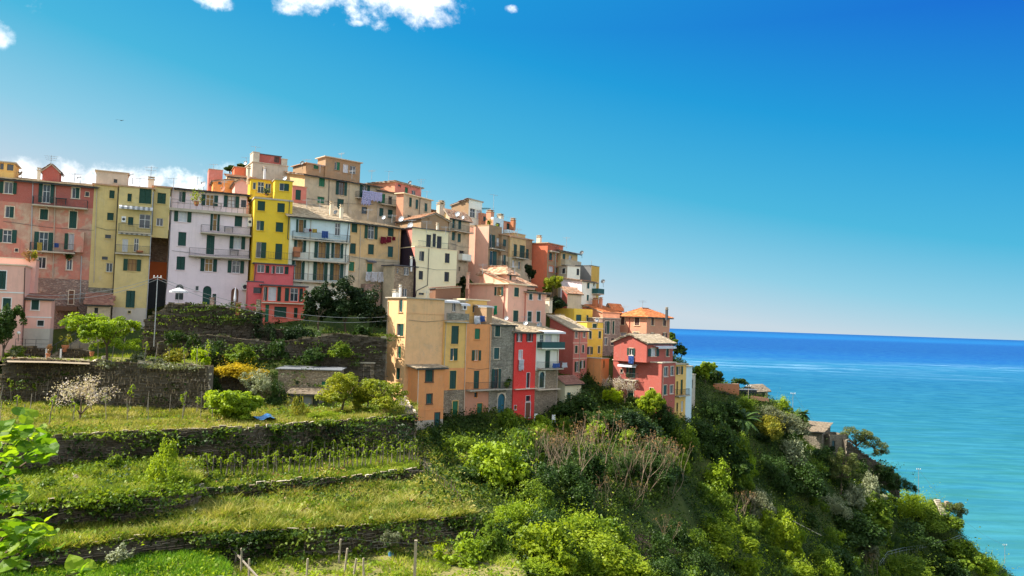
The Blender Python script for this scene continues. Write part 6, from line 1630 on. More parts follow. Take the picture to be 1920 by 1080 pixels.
foot_tufts(T1, .80, .99, 260, 'scrub', 201); foot_tufts(T2, .72, .99, 360, 'scrub', 202, .9); foot_tufts(T2R, .75, .99, 300, 'scrub', 203, .7); foot_tufts(T3, .72, .99, 420, 'scrub', 204, 1.0)
foot_tufts(T3, .05, .8, 330, 'scrub', 205, .7, .60); foot_tufts(T3, .05, .8, 260, 'leaf_dark', 206, .6, .66); foot_tufts(T2, .0, .8, 300, 'leaf_mid', 207, .9, .5); foot_tufts(T2, .0, .7, 200, 'leaf_dark', 208, .7, .62)
foot_tufts(T1, .0, .8, 150, 'scrub', 209, .4, .62); foot_tufts(T3, .1, .8, 120, 'bud', 210, .6, .62); foot_tufts(T4R, .3, .95, 120, 'leaf_mid', 211, .5, .5); foot_tufts(T3, .0, .12, 260, 'leaf_mid', 212, .7, .5)
wall_ivy = None
def wall_ivy(pts, n, mat, seed, r=.5, leaf=.24, per=12):
    """pts: photo pixels with depth; leaves spread over the wall between them"""
    rng = np.random.default_rng(seed); P = np.array([tuple(at(*q)) for q in pts]); lo_, hi_ = P.min(0), P.max(0)
    u = rng.uniform(0, 1, (n, 3)); Q = lo_ + (hi_ - lo_) * u; Q[:, 1] = lo_[1] + (hi_[1] - lo_[1]) * u[:, 0] - rng.uniform(.1, .5, n)
    keep = vnoise(Q[:, 0] * 1.0, Q[:, 2] * 1.0, 1.3, seed) > .42
    return tufts('ivy', Q[keep], per, r, .3, leaf, mat, seed)
wall_ivy([(318, 566, 92.6), (480, 612, 96)], 120, 'scrub', 61)
wall_ivy([(530, 612, 96.3), (590, 650, 96.8)], 90, 'leaf_black', 62)
wall_ivy([(590, 622, 96.5), (735, 640, 97.5)], 120, 'scrub', 63)
wall_ivy([(480, 585, 95.8), (492, 635, 96)], 40, 'leaf_black', 64, .3)
wall_ivy([(515, 800, 70.5), (770, 850, 76)], 170, 'leaf_black', 65)
wall_ivy([(100, 822, 59), (330, 850, 64)], 60, 'scrub', 66)
wall_ivy([(330, 815, 63.5), (560, 860, 70)], 150, 'leaf_dark', 88, .5)
wall_ivy([(540, 798, 70), (775, 850, 76)], 200, 'scrub', 89, .5)
wall_ivy([(120, 828, 59.5), (360, 862, 65)], 110, 'leaf_dark', 91, .4)
wall_ivy([(280, 590, 92.6), (470, 640, 95.6)], 60, 'leaf_mid', 81, .35)
wall_ivy([(320, 640, 89.8), (520, 690, 93.5)], 110, 'scrub', 82)
wall_ivy([(520, 640, 93.8), (720, 690, 95.5)], 100, 'scrub', 83)
wall_ivy([(500, 690, 86.6), (640, 735, 86.7)], 30, 'scrub', 84)
wall_ivy([(20, 950, 48.5), (340, 985, 52)], 90, 'scrub', 85, .4)
wall_ivy([(380, 1005, 48.5), (860, 1035, 53.5)], 110, 'scrub', 86, .4)
wall_ivy([(380, 920, 60), (760, 935, 66)], 80, 'scrub', 87, .35)
wall_ivy([(40, 700, 77), (150, 735, 77.5)], 40, 'scrub', 67); wall_ivy([(280, 700, 77.5), (390, 760, 78.5)], 80, 'scrub', 68)

# ------------------------------------------------------------------ garden trees and bushes, one by one
tree(200, 688, 152, 102, 'leaf_bright', 'bright green fig tree spreading over the sunlit patio garden', d=79, n=6500, leaf=.26, trunk=.4, clumps=40)
tree(4, 672, 66, 104, 'leaf_dark', 'dark green citrus tree at the left edge before the pink house', d=80, n=4500, leaf=.24, trunk=.15, bark='bark')
shrub(328, 678, 62, 26, 'flower_gold', 'rounded golden green bush on the wall right of the patio fig tree', d=80, group='garden bushes')
shrub(376, 684, 42, 42, 'leaf_vivid', 'small vivid green bush at the right end of the patio wall', d=80, group='garden bushes')
shrub(362, 652, 34, 38, 'scrub', 'dull green bush against the grey wall above the golden bush', d=88, group='garden bushes')
for i_, (a_, c_, w_, h_, mt_, d_, lb_) in enumerate([(330, 642, 40, 30, 'leaf_dark', 90, 'dark bush at the left foot of the high grey wall'), (398, 668, 60, 36, 'leaf_dark', 90, 'dark bush behind the yellow broom on its left'), (455, 676, 70, 34, 'leaf_mid', 89, 'leafy green plants behind the yellow broom'),
    (520, 668, 50, 34, 'leaf_dark', 91, 'dark bush over the left end of the stone shed'), (585, 676, 60, 26, 'leaf_dark', 92, 'dark plants behind the stone shed roof'), (640, 668, 50, 30, 'leaf_mid', 93, 'green plants between shed and red garden door'), (505, 640, 36, 44, 'leaf_black', 95.5, 'black-green climber at the corner of the lavender house wall'),
    (400, 742, 40, 44, 'leaf_dark', 84, 'dark bush between patio wall and broad fig tree'), (520, 760, 44, 52, 'leaf_dark', 83, 'dark bush left of the garden hut'), (30, 668, 40, 20, 'leaf_mid', 81, 'low green plants at the patio corner'), (290, 688, 60, 20, 'leaf_olive', 79, 'low dry plants on the patio wall top')]):
    shrub(a_, c_, w_, h_, mt_, lb_, d=d_, group='garden bushes')
shrub(258, 684, 44, 24, 'leaf_silver', 'low silvery bush at the foot of the patio fig tree', d=79.5, group='garden bushes')
shrub(447, 708, 104, 40, 'flower_yellow', 'bright yellow flowering broom on top of the short wall', d=85.8, group='garden bushes')
tree(488, 760, 64, 68, 'leaf_silver', 'silvery olive bush left of the stone shed', d=83, n=3000, leaf=.18, trunk=.2, asp=.4)
tree(440, 808, 118, 80, 'leaf_bright', 'broad bright fig tree above the blue tarpaulin', d=71, n=6500, leaf=.26, trunk=.22, clumps=40)
tree(640, 780, 96, 84, 'leaf_yellow', 'citrus tree with yellow fruit in front of the stone shed', d=80, n=4200, leaf=.2, trunk=.35)
tree(722, 794, 112, 88, 'leaf_yellow', 'wide yellowish citrus tree beside the orange annex', d=80, n=4800, leaf=.2, trunk=.38)
tree(686, 780, 60, 62, 'leaf_yellow', 'smaller citrus tree between two larger citrus trees', d=82, n=2400, leaf=.2, trunk=.3)
shrub(558, 806, 44, 74, 'flower_gold', 'tall narrow yellow green bush at the corner of the garden hut', d=76, group='garden bushes')
shrub(620, 786, 90, 22, 'leaf_lime', 'low bright green mound below the garden hut posts', d=76, group='garden bushes')
shrub(530, 785, 50, 26, 'leaf_dark', 'dark low bush behind the blue tarpaulin', d=80, group='garden bushes')
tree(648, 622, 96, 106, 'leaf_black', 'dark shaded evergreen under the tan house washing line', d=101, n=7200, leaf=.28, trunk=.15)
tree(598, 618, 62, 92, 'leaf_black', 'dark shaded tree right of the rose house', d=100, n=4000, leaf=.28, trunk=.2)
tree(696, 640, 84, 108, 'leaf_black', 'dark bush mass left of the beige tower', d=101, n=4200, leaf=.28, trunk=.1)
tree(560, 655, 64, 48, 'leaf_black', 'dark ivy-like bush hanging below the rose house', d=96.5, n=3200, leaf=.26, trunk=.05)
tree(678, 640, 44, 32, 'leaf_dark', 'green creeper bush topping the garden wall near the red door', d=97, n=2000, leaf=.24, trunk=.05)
tree(736, 690, 36, 70, 'leaf_black', 'black-green shrub squeezed behind the beige tower', d=103, n=2000, leaf=.28, trunk=.1) if False else None
tree(1035, 563, 46, 48, 'leaf_yellow', 'yellow green tree between pink hip-roof house and white end house', d=131, n=3200, leaf=.3, trunk=.3)
tree(1040, 590, 54, 40, 'leaf_black', 'dark shrub at the foot of the yellow green tree', d=132, n=2600, leaf=.3, trunk=.1)
tree(994, 532, 22, 38, 'leaf_black', 'dark cypress against the red flank wall', d=133, n=1600, leaf=.26, trunk=.05, clr=(.16, .22))
tree(868, 552, 22, 36, 'leaf_black', 'small dark tree between cream house and pink hip-roof house', d=124, n=1600, leaf=.28, trunk=.1)
tree(431, 322, 20, 14, 'leaf_dark', 'dark tree top on the skyline behind the orange house', d=132, n=1400, leaf=.32, trunk=.1)
tree(457, 315, 26, 8, 'leaf_dark', 'low dark hedge behind the small red skyline house', d=133, n=900, leaf=.3, trunk=.05)
shrub(1150, 752, 46, 32, 'leaf_vivid', 'clipped vivid green hedge before the coral corner house', d=118, group='garden bushes')
tree(1222, 792, 62, 64, 'leaf_lime', 'bright lime green tree at the foot of the coral corner house', d=116, n=4200, leaf=.3, trunk=.25)
tree(1262, 652, 20, 30, 'leaf_mid', 'green tree behind the orange-roofed house at the sea edge', d=147, n=1400, leaf=.34, trunk=.1)
tree(1276, 672, 26, 30, 'leaf_dark', 'dark tree on the edge behind the pale end house', d=147, n=1600, leaf=.34, trunk=.1)
tree(1322, 722, 48, 46, 'leaf_lime', 'lime green tree on the green point past the last houses', d=144, n=3200, leaf=.34, trunk=.15)
tree(1342, 722, 36, 30, 'leaf_dark', 'dark green bush on the edge above the brick parapet', d=147, n=1800, leaf=.34, trunk=.1)
tree(1386, 726, 34, 18, 'leaf_dark', 'dark bush beside the headland house roof', d=150, n=1200, leaf=.32, trunk=.1)

# blossoming trees: pale twigs with clustered flowers
def blossom_tree(px, py, wpx, hpx, d, label, n=1500, seed=5, spread=.9):
    p = base_pt(px, py, d); k = p.y / F_PX; h = hpx * k; rnd = random.Random(seed); root = empty('blossom_tree', p, label, 'tree', 'blossoming trees')
    mb = MB(); tips = []
    for s in range(6):
        a = s * 1.05 + rnd.uniform(-.3, .3); limb(mb, p + Zv * h * .15, Vector((math.cos(a) * spread, math.sin(a) * spread, 1)), h * .36, .06, rnd, 3, tips, .2, .16, (2, 3), .72)
    mb.bar(p - Zv * .3, p + Zv * h * .17, .12, .09, n=6); mb.build('trunk', 'bark', root)
    T_ = np.array([tuple(t[0]) for t in tips]) - np.array(tuple(p)); rng = np.random.default_rng(seed); i = rng.integers(0, len(T_), n)
    c = T_[i] + rng.normal(size=(n, 3)) * .14 - (T_[i] - np.array([0, 0, h * .2])) * rng.uniform(0, .45, (n, 1))
    V, F, t = quads(c, rng.normal(size=(n, 3)), .13 * rng.uniform(.7, 1.3, n), .9, rng.uniform(0, 1, n), rng)
    link('blossom', npmesh('blossom', V, F, t, ['blossom']), root)
blossom_tree(150, 790, 90, 84, 69, 'almond tree in pale blossom standing on the upper grass terrace', 1700, 5)
blossom_tree(1150, 745, 50, 40, 121, 'small pale blossoming tree left of the coral corner house', 1100, 8)
blossom_tree(1172, 752, 40, 40, 119, 'pale blossoming bush behind the clipped vivid hedge', 1100, 9)

# tall weeds / young tree on the middle left terrace
shrub(302, 918, 74, 108, 'leaf_lime', 'tall leafy young tree with loose sprays on the weedy middle terrace', d=55.5, group='garden bushes', name='young_tree', cat='young tree')
shrub(330, 925, 70, 60, 'leaf_bright', 'loose leafy bush leaning at the right foot of the tall young tree', d=55, group='garden bushes')
shrub(215, 878, 34, 30, 'leaf_mid', 'small rounded bush at the foot of the long mossy wall', d=59, group='garden bushes')
shrub(90, 930, 60, 34, 'leaf_mid', 'broad leafy weed bush left on the middle terrace', group='garden bushes')
shrub(140, 905, 30, 16, 'blossom', 'low pinkish flowering patch on the middle terrace', group='garden bushes')
shrub(230, 1060, 60, 46, 'leaf_silver', 'grey green bush on the lowest left terrace', group='garden bushes')
tree(733, 1045, 44, 52, 'leaf_olive', 'small round-headed olive in the vegetable plot', d=52, n=1500, leaf=.15, trunk=.35, tr=.05, asp=.4)
shrub(676, 1035, 50, 52, 'leaf_vivid', 'upright bright green shrub against the lowest wall', d=53, group='garden bushes')
shrub(622, 1008, 56, 26, 'leaf_vivid', 'bright vine spilling from the lowest wall top', d=52.5, group='garden bushes')
shrub(821, 1046, 36, 38, 'leaf_vivid', 'small leafy bright green bush in the vegetable plot', d=52, group='garden bushes')
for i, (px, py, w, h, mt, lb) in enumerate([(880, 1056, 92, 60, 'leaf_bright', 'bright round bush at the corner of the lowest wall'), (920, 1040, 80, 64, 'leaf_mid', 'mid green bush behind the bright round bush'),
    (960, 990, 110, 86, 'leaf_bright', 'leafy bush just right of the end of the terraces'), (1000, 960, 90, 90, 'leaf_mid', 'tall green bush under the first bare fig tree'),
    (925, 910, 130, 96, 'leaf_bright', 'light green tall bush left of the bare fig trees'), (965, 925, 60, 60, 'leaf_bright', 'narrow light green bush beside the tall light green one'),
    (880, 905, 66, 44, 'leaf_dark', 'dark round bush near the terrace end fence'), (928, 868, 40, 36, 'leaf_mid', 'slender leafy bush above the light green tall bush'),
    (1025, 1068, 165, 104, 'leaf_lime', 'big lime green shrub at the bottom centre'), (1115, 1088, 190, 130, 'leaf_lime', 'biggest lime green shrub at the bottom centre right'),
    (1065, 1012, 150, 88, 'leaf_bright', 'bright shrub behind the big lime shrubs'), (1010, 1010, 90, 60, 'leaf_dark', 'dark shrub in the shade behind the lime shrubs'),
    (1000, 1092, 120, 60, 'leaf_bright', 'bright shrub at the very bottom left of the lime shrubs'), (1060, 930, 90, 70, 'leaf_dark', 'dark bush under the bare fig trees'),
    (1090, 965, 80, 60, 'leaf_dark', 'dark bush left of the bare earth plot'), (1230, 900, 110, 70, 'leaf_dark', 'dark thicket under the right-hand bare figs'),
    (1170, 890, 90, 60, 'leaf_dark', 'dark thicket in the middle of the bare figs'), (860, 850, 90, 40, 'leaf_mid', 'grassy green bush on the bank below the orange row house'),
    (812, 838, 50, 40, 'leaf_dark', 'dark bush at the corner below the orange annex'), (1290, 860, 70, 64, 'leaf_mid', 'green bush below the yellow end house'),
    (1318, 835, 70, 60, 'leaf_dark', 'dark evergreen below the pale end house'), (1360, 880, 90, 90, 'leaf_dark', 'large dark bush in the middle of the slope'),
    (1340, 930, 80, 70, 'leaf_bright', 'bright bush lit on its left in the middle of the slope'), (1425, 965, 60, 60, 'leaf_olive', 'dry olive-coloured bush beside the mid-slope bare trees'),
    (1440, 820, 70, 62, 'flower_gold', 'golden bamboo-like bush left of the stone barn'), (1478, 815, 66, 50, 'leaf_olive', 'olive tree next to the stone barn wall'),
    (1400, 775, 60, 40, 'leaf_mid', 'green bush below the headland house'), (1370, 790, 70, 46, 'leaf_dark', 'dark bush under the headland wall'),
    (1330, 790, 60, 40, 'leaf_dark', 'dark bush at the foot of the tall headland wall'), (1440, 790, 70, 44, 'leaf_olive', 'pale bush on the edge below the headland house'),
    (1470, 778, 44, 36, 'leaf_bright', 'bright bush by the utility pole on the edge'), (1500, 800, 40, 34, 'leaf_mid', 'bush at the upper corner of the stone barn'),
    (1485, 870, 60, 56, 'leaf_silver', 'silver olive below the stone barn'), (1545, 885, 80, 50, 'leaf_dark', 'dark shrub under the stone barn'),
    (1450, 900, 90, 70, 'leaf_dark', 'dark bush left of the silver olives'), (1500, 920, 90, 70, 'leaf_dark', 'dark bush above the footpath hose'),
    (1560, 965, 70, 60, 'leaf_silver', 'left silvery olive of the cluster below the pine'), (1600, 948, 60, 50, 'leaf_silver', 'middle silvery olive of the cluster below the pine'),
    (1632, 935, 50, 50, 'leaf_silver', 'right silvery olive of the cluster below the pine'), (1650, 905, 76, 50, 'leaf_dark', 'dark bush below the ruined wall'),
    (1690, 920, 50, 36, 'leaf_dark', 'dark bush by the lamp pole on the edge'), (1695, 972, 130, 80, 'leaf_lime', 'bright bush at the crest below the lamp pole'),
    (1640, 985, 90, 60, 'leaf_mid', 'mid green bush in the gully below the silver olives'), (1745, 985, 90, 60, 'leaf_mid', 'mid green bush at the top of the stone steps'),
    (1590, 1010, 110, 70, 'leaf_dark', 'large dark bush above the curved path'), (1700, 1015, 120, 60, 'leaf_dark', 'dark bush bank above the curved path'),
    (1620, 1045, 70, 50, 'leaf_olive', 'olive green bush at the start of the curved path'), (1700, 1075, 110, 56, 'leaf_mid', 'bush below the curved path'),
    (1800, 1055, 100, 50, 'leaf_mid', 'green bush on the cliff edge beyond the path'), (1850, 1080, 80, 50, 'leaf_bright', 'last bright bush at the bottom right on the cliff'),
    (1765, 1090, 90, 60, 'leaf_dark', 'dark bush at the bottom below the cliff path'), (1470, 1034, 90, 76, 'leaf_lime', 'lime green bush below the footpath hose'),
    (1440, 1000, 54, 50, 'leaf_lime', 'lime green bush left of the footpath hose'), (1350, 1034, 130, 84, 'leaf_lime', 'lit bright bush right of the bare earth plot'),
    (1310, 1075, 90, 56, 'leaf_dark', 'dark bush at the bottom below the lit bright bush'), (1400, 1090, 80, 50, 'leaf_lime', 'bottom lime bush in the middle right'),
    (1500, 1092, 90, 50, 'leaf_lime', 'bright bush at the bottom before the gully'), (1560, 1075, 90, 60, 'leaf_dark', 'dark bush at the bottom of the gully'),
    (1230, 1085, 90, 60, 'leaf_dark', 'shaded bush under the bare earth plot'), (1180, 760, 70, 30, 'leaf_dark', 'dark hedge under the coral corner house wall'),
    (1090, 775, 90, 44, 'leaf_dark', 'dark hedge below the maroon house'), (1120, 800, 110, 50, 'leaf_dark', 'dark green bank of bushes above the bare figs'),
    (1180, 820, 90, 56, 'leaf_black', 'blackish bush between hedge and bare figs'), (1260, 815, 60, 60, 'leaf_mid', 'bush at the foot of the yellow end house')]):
    shrub(px, py, w, h, mt, lb)

# more of the thicket that covers the slope
SPOTS = []; LABS = set()
marks = [(1230, 980, 'the bare earth plot'), (1243, 1035, 'the single slim bare tree'), (1100, 1050, 'the big lime green shrubs'), (1525, 825, 'the stone barn'), (1625, 835, 'the wind-bent sea pine'), (1576, 890, 'the brownish pine'),
         (1490, 985, 'the pale water pipe'), (1700, 1032, 'the curved path railing'), (1722, 915, 'the lamp pole on the crest'), (1225, 770, 'the lime green tree at the coral house'), (1600, 945, 'the silvery olives'), (1395, 960, 'the bare pinkish trees'),
         (1380, 790, 'the dark headland palm'), (1440, 800, 'the golden bamboo-like bush'), (1765, 955, 'the sunlit stone steps'), (880, 940, 'the terrace end fence'), (1640, 1070, 'the bare tree in the gully'), (1000, 850, 'the leftmost bare fig'), (1130, 860, 'the tallest bare fig'),
         (1260, 870, 'the rightmost bare fig'), (1480, 1060, 'the lime green bush below the water pipe'), (1350, 1010, 'the lit bush by the earth plot'), (1800, 1000, 'the cliff edge railing'), (1310, 820, 'the pale end house'), (970, 1010, 'the lowest terrace corner')]
def where(px, py):
    m_ = min(marks, key=lambda q: (q[0] - px) ** 2 + 2 * (q[1] - py) ** 2); dx, dy = px - m_[0], py - m_[1]
    h_ = 'left of' if dx < -18 else 'right of' if dx > 18 else ''; v_ = 'above' if dy < -12 else 'below' if dy > 12 else ''
    return (v_ + ' and ' + h_ if v_ and h_ else v_ or h_ or 'beside') + ' ' + m_[2]
rs = random.Random(77); tries = 0
while len(SPOTS) < 185 and tries < 9000:
    tries += 1
    x, y = rs.uniform(0, 118), rs.uniform(60, 176); z = gz_at(x, y); (px,), (py,) = to_px([(x, y, z)])
    if not (900 < px < 1930 and 770 < py < 1110): continue
    if 1090 < px < 1280 and 910 < py < 1020: continue
    if 1490 < px < 1600 and py < 850: continue
    if any((x - a) ** 2 + (y - c) ** 2 < 6.5 for a, c in SPOTS): continue
    if py < 800 and px < 1300: continue
    SPOTS.append((x, y)); zn = where(px, py)
    f = vnoise(np.array([x]), np.array([y]), 14.0, 33)[0] + rs.uniform(-.25, .25)
    mt = 'leaf_black' if f < .10 else 'leaf_dark' if f < .38 else 'leaf_mid' if f < .72 else 'leaf_bright'
    tn = {'leaf_black': 'blackish', 'leaf_dark': 'dark green', 'leaf_mid': 'mid green', 'leaf_bright': 'light green'}[mt]
    w = rs.uniform(2.0, 4.6); sz = 'small' if w < 2.8 else 'rounded' if w < 3.7 else 'large'
    lab_ = f'{sz} {tn} shrub {zn}'
    if lab_ in LABS: SPOTS.pop(); continue
    LABS.add(lab_)
    shrub_at(Vector((x, y, z)), w, w * rs.uniform(.6, 1.1), mt, f'{sz} {tn} shrub {zn}', 'thicket shrubs on the slope', rnd=rs)
# ------------------------------------------------------------------ bare fig trees
BARE = []
def bare_proto(seed, stems=5, h=7.0, lean=.25):
    rnd = random.Random(seed); mb = MB(); tips = []
    for s in range(stems):
        a = s * 6.28 / stems + rnd.uniform(-.5, .5); p = Vector((math.cos(a) * .25, math.sin(a) * .25, -.4))
        limb(mb, p, Vector((math.cos(a) * .45 + lean, math.sin(a) * .45, 1)), h * .40, .050, rnd, 3, tips, .2, .30, (2, 3) if s % 2 else (2, 2), .70, taper=.70)
    tw = mb.mesh('branches', ['bark_pale'])
    rng = np.random.default_rng(seed); T_ = np.array([tuple(t[0]) for t in tips]); n = len(T_) * 3; i = np.repeat(np.arange(len(T_)), 3)
    V, F, t = quads(T_[i] + rng.normal(size=(n, 3)) * .05, rng.normal(size=(n, 3)), .14 * rng.uniform(.7, 1.3, n), .8, rng.uniform(0, 1, n), rng)
    return tw, npmesh('buds', V, F, t, ['bud'])
# extra aerials and house-to-house wires
PROT = [bare_proto(3, 3, 7, .1), bare_proto(4, 4, 7, .3), bare_proto(12, 3, 7, .2), bare_proto(23, 4, 7, .35)]
def bare_tree(px, py, hpx, k, label, d=None, group='bare fig trees on the slope', rz=0.0):
    p = base_pt(px, py, d); root = empty('bare_tree', p, label, 'tree', group); s = hpx * p.y / F_PX / 7.0 * .88
    for nm, me in zip(('branches', 'buds'), PROT[k]):
        o = link(nm, me, root); o.scale = (s, s, s); o.rotation_euler.z = rz
        if nm == 'buds': o['kind'] = 'stuff'
for i, (px, py, h, k, lb) in enumerate([(1000, 905, 118, 0, 'leftmost bare fig tree with orange buds below the red row house'), (1035, 905, 110, 1, 'second bare fig tree from the left, leaning right'),
    (1072, 925, 150, 2, 'tall bare fig tree with a straight forked stem'), (1105, 905, 130, 0, 'bare fig tree behind the tall forked one'), (1128, 900, 150, 1, 'tallest bare fig tree of the row'),
    (1165, 915, 120, 3, 'broad bare fig tree in the middle of the row'), (1195, 925, 125, 2, 'bare fig tree right of the broad one'), (1225, 905, 110, 3, 'bare fig tree below the lime green tree'),
    (1255, 930, 120, 1, 'rightmost big bare fig tree of the row'), (1110, 960, 70, 3, 'small low bare fig with branches reaching sideways')]):
    bare_tree(px, py, h, k, lb, rz=i * .9)
for i, (px, py, h, k, lb) in enumerate([(1015, 880, 84, 1, 'low bare fig in front of the leftmost two'), (1055, 890, 95, 3, 'twiggy bare fig between second and tall forked trees'), (1090, 880, 100, 2, 'bare fig behind the forked trees, nearest the red row house'),
    (1150, 880, 110, 0, 'bare fig standing behind the broad one'), (1182, 890, 100, 1, 'bare fig filling the middle of the row'), (1212, 925, 96, 0, 'low twiggy bare fig at the right middle'), (1240, 890, 92, 2, 'bare fig under the yellow end house'), (1268, 905, 84, 3, 'outermost low bare fig at the right'),
    (1140, 950, 76, 1, 'foremost bare fig in the middle'), (1185, 955, 70, 3, 'foremost bare fig above the earth plot')]):
    bare_tree(px, py, h, k, lb, rz=i * 1.3 + .4)
bare_tree(1243, 1035, 78, 2, 'single slim bare tree standing on the earth plot')
bare_tree(1385, 985, 80, 3, 'bare pinkish tree in the middle of the slope', rz=1.0); bare_tree(1410, 980, 70, 0, 'second bare tree in the middle of the slope', rz=2.0)
bare_tree(1345, 920, 56, 1, 'thin bare bush above the lit mid-slope bush', rz=.5); bare_tree(1640, 1090, 60, 1, 'bare tree at the bottom of the gully', rz=2.2)

# ------------------------------------------------------------------ pines, palms
def pine(px, py, label, pads, d, tr=.2, bends=(), n=2600, leaf=.34):
    """pads: (px, py, half width px, half height px) of foliage layers in the photo; each becomes a flat clump at the tree's own distance"""
    p = base_pt(px, py, d); d = p.y; k = d / F_PX; root = empty('pine_tree', p, label, 'tree', 'pines on the headland'); mb = MB(); rng = np.random.default_rng(int(px)); rnd = random.Random(int(px))
    pts = [Vector(p) - Zv * .5] + [at(a, c, d + rnd.uniform(-.3, .3)) for a, c in bends]
    for i, (a, c) in enumerate(zip(pts, pts[1:])): mb.bar(a, c, tr * (1 - i / (len(pts) + 1)), tr * (1 - (i + 1) / (len(pts) + 1)), n=7)
    Vs, Ts = [], []
    pads = [(a + rnd.uniform(-1, 1) * hw * .8, c + rnd.uniform(-1, 1) * hh * .9, hw * rnd.uniform(.35, .7), hh * rnd.uniform(.6, 1.25)) for (a, c, hw, hh) in pads for _ in range(4)]
    for (a, c, hw, hh) in pads:
        dd = d + rnd.uniform(-1.6, 1.6); q = at(a, c, dd); j = min(range(len(pts)), key=lambda m_: (pts[m_] - q).length + (0 if pts[m_].z < q.z + .5 else 3))
        mb.bar(pts[j], q - Zv * hh * k * .4, tr * .38, tr * .16, n=5)
        for _ in range(3):
            e_ = q + Vector((rnd.uniform(-1, 1) * hw * k * .8, rnd.uniform(-1, 1) * hw * k * .7, -hh * k * .1)); mb.bar(q - Zv * hh * k * .4, e_, tr * .16, tr * .06, n=4)
        m_ = int(n * hw * hh / 900) + 60; u = rng.normal(size=(m_, 3)); u /= np.linalg.norm(u, axis=1, keepdims=True); rr = rng.uniform(.2, 1, m_) ** .4
        Vs.append(np.array(tuple(q)) + u * rr[:, None] * np.array([hw * k, hw * k * .9, hh * k])); Ts.append(np.full(m_, rnd.random() * .5))
    mb.build('trunk', 'bark', root)
    c = np.concatenate(Vs) - np.array(tuple(p)); nt_ = len(c)
    V, F, t = quads(c, rng.normal(size=(nt_, 3)) + np.array([0, 0, .5]), leaf * rng.uniform(.6, 1.4, nt_), .32, np.clip(np.concatenate(Ts) + rng.uniform(0, .5, nt_), 0, 1), rng)
    link('crown', npmesh('crown', V, F, t, ['leaf_pine']), root)
pine(1600, 850, 'wind-bent sea pine leaning out over the water beside the ruined wall', [(1592, 808, 16, 6), (1606, 815, 14, 6), (1620, 812, 14, 6), (1634, 817, 14, 6), (1648, 832, 14, 7), (1655, 846, 11, 6), (1630, 832, 14, 6), (1640, 848, 10, 5), (1612, 826, 12, 5), (1585, 818, 9, 5)],
     163, .25, [(1606, 836), (1618, 826), (1636, 838)])
pine(1576, 922, 'brownish pine with a bare lower trunk below the stone barn', [(1582, 852, 12, 8), (1570, 866, 16, 7), (1596, 868, 14, 7), (1562, 880, 16, 6), (1590, 882, 20, 7), (1606, 892, 12, 6), (1560, 893, 12, 5), (1578, 894, 16, 6), (1596, 858, 12, 6)],
     150, .2, [(1578, 895), (1581, 870), (1583, 852)])
pine(1778, 975, 'dark flat-topped pine at the head of the stone steps', [(1774, 942, 12, 6), (1788, 946, 14, 7), (1800, 952, 12, 7), (1806, 960, 8, 6), (1784, 956, 16, 6), (1795, 966, 12, 6)], 172, .18, [(1780, 960), (1788, 950)])

def palm(px, py, hpx, label, d=None, fr=26, ln=2.4):
    p = base_pt(px, py, d); h = hpx * p.y / F_PX; rnd = random.Random(int(px)); root = empty('palm_tree', p, label, 'palm', 'palms on the headland')
    mb = MB(); z = 0
    while z < h: mb.bar(p + Zv * (z - .3), p + Zv * (z + .3), .24, .19, n=8); z += .5
    mb.build('trunk', 'bark', root)
    f = MB(); top = p + Zv * h
    for k in range(fr):
        a = k * 2.4 + rnd.uniform(-.2, .2); el = rnd.uniform(-.1, 1.2); q = Vector(top); D = Vector((math.cos(a) * math.cos(el), math.sin(a) * math.cos(el), math.sin(el))); S_d = Vector((-math.sin(a), math.cos(a), 0))
        for s in range(9):
            q2 = q + D * (ln / 9); w = .42 * math.sin(math.pi * (s + .8) / 10)
            for sg in (-1, 1): f.poly([q, q2, q2 + S_d * sg * w + D * .22 - Zv * w * .45, q + S_d * sg * w * .9 + D * .1 - Zv * w * .45], 0, rnd.random())
            q = q2; D = (D - Zv * .17).normalized()
    f.build('crown', 'leaf_dark', root)
palm(1392, 815, 26, 'broad dark palm in the shade below the headland wall', ln=3.6)
palm(1505, 792, 14, 'small palm on the skyline by the stone barn', d=158, ln=1.7)
palm(1782, 950, 6, 'tiny palm-like plant on the crest near the steps', d=174, ln=1.5) if False else None

# ------------------------------------------------------------------ vines, stakes, posts
pm = MB(); pm.bar((0, 0, -.3), (.03, 0, 1.75), .035, .028, n=5); STAKE = pm.mesh('stake', ['wood_grey'])
vm = MB(); rnd = random.Random(4); q = Vector((.08, .02, 0))
for s in range(5):
    q2 = q + Vector((rnd.uniform(-.08, .08), rnd.uniform(-.08, .08), .24)); vm.bar(q, q2, .03, .025, n=4); q = q2
VSTEM = vm.mesh('stem', ['bark'])
V, F, t = cloud(9, 46, 7, .75, .75, .17, asp=.85, hollow=.1); V[:, 2] += .95; VLEAF = npmesh('leaves', V, F, t, ['leaf_lime'])
rs = random.Random(15)
def vine(x, y, z, s, group, label, leaves=True):
    o = tag(link('vine_stake', STAKE, None, (x, y, z)), label, 'vine', group); o.scale = (1, 1, s); o.rotation_euler = (rs.uniform(-.12, .12), rs.uniform(-.14, .14), rs.uniform(0, 6))
    if leaves:
        for nm, me in (('stem', VSTEM), ('leaves', VLEAF)):
            c = link(nm, me, o); c.rotation_euler.z = rs.uniform(0, 6)
def along(T, v, n, jit=.25, u0=0, u1=58.9):
    F_, B_, z, rise = T
    for k in range(n):
        u = u0 + (u1 - u0) * (k + .5) / n + rs.uniform(-jit, jit); i = int(min(58, max(0, u))); f = u - i
        P = (F_[i] * (1 - f) + F_[i + 1] * f) * (1 - v) + (B_[i] * (1 - f) + B_[i + 1] * f) * v
        yield P[0], P[1] + rs.uniform(-.25, .25), gz_at(P[0], P[1])
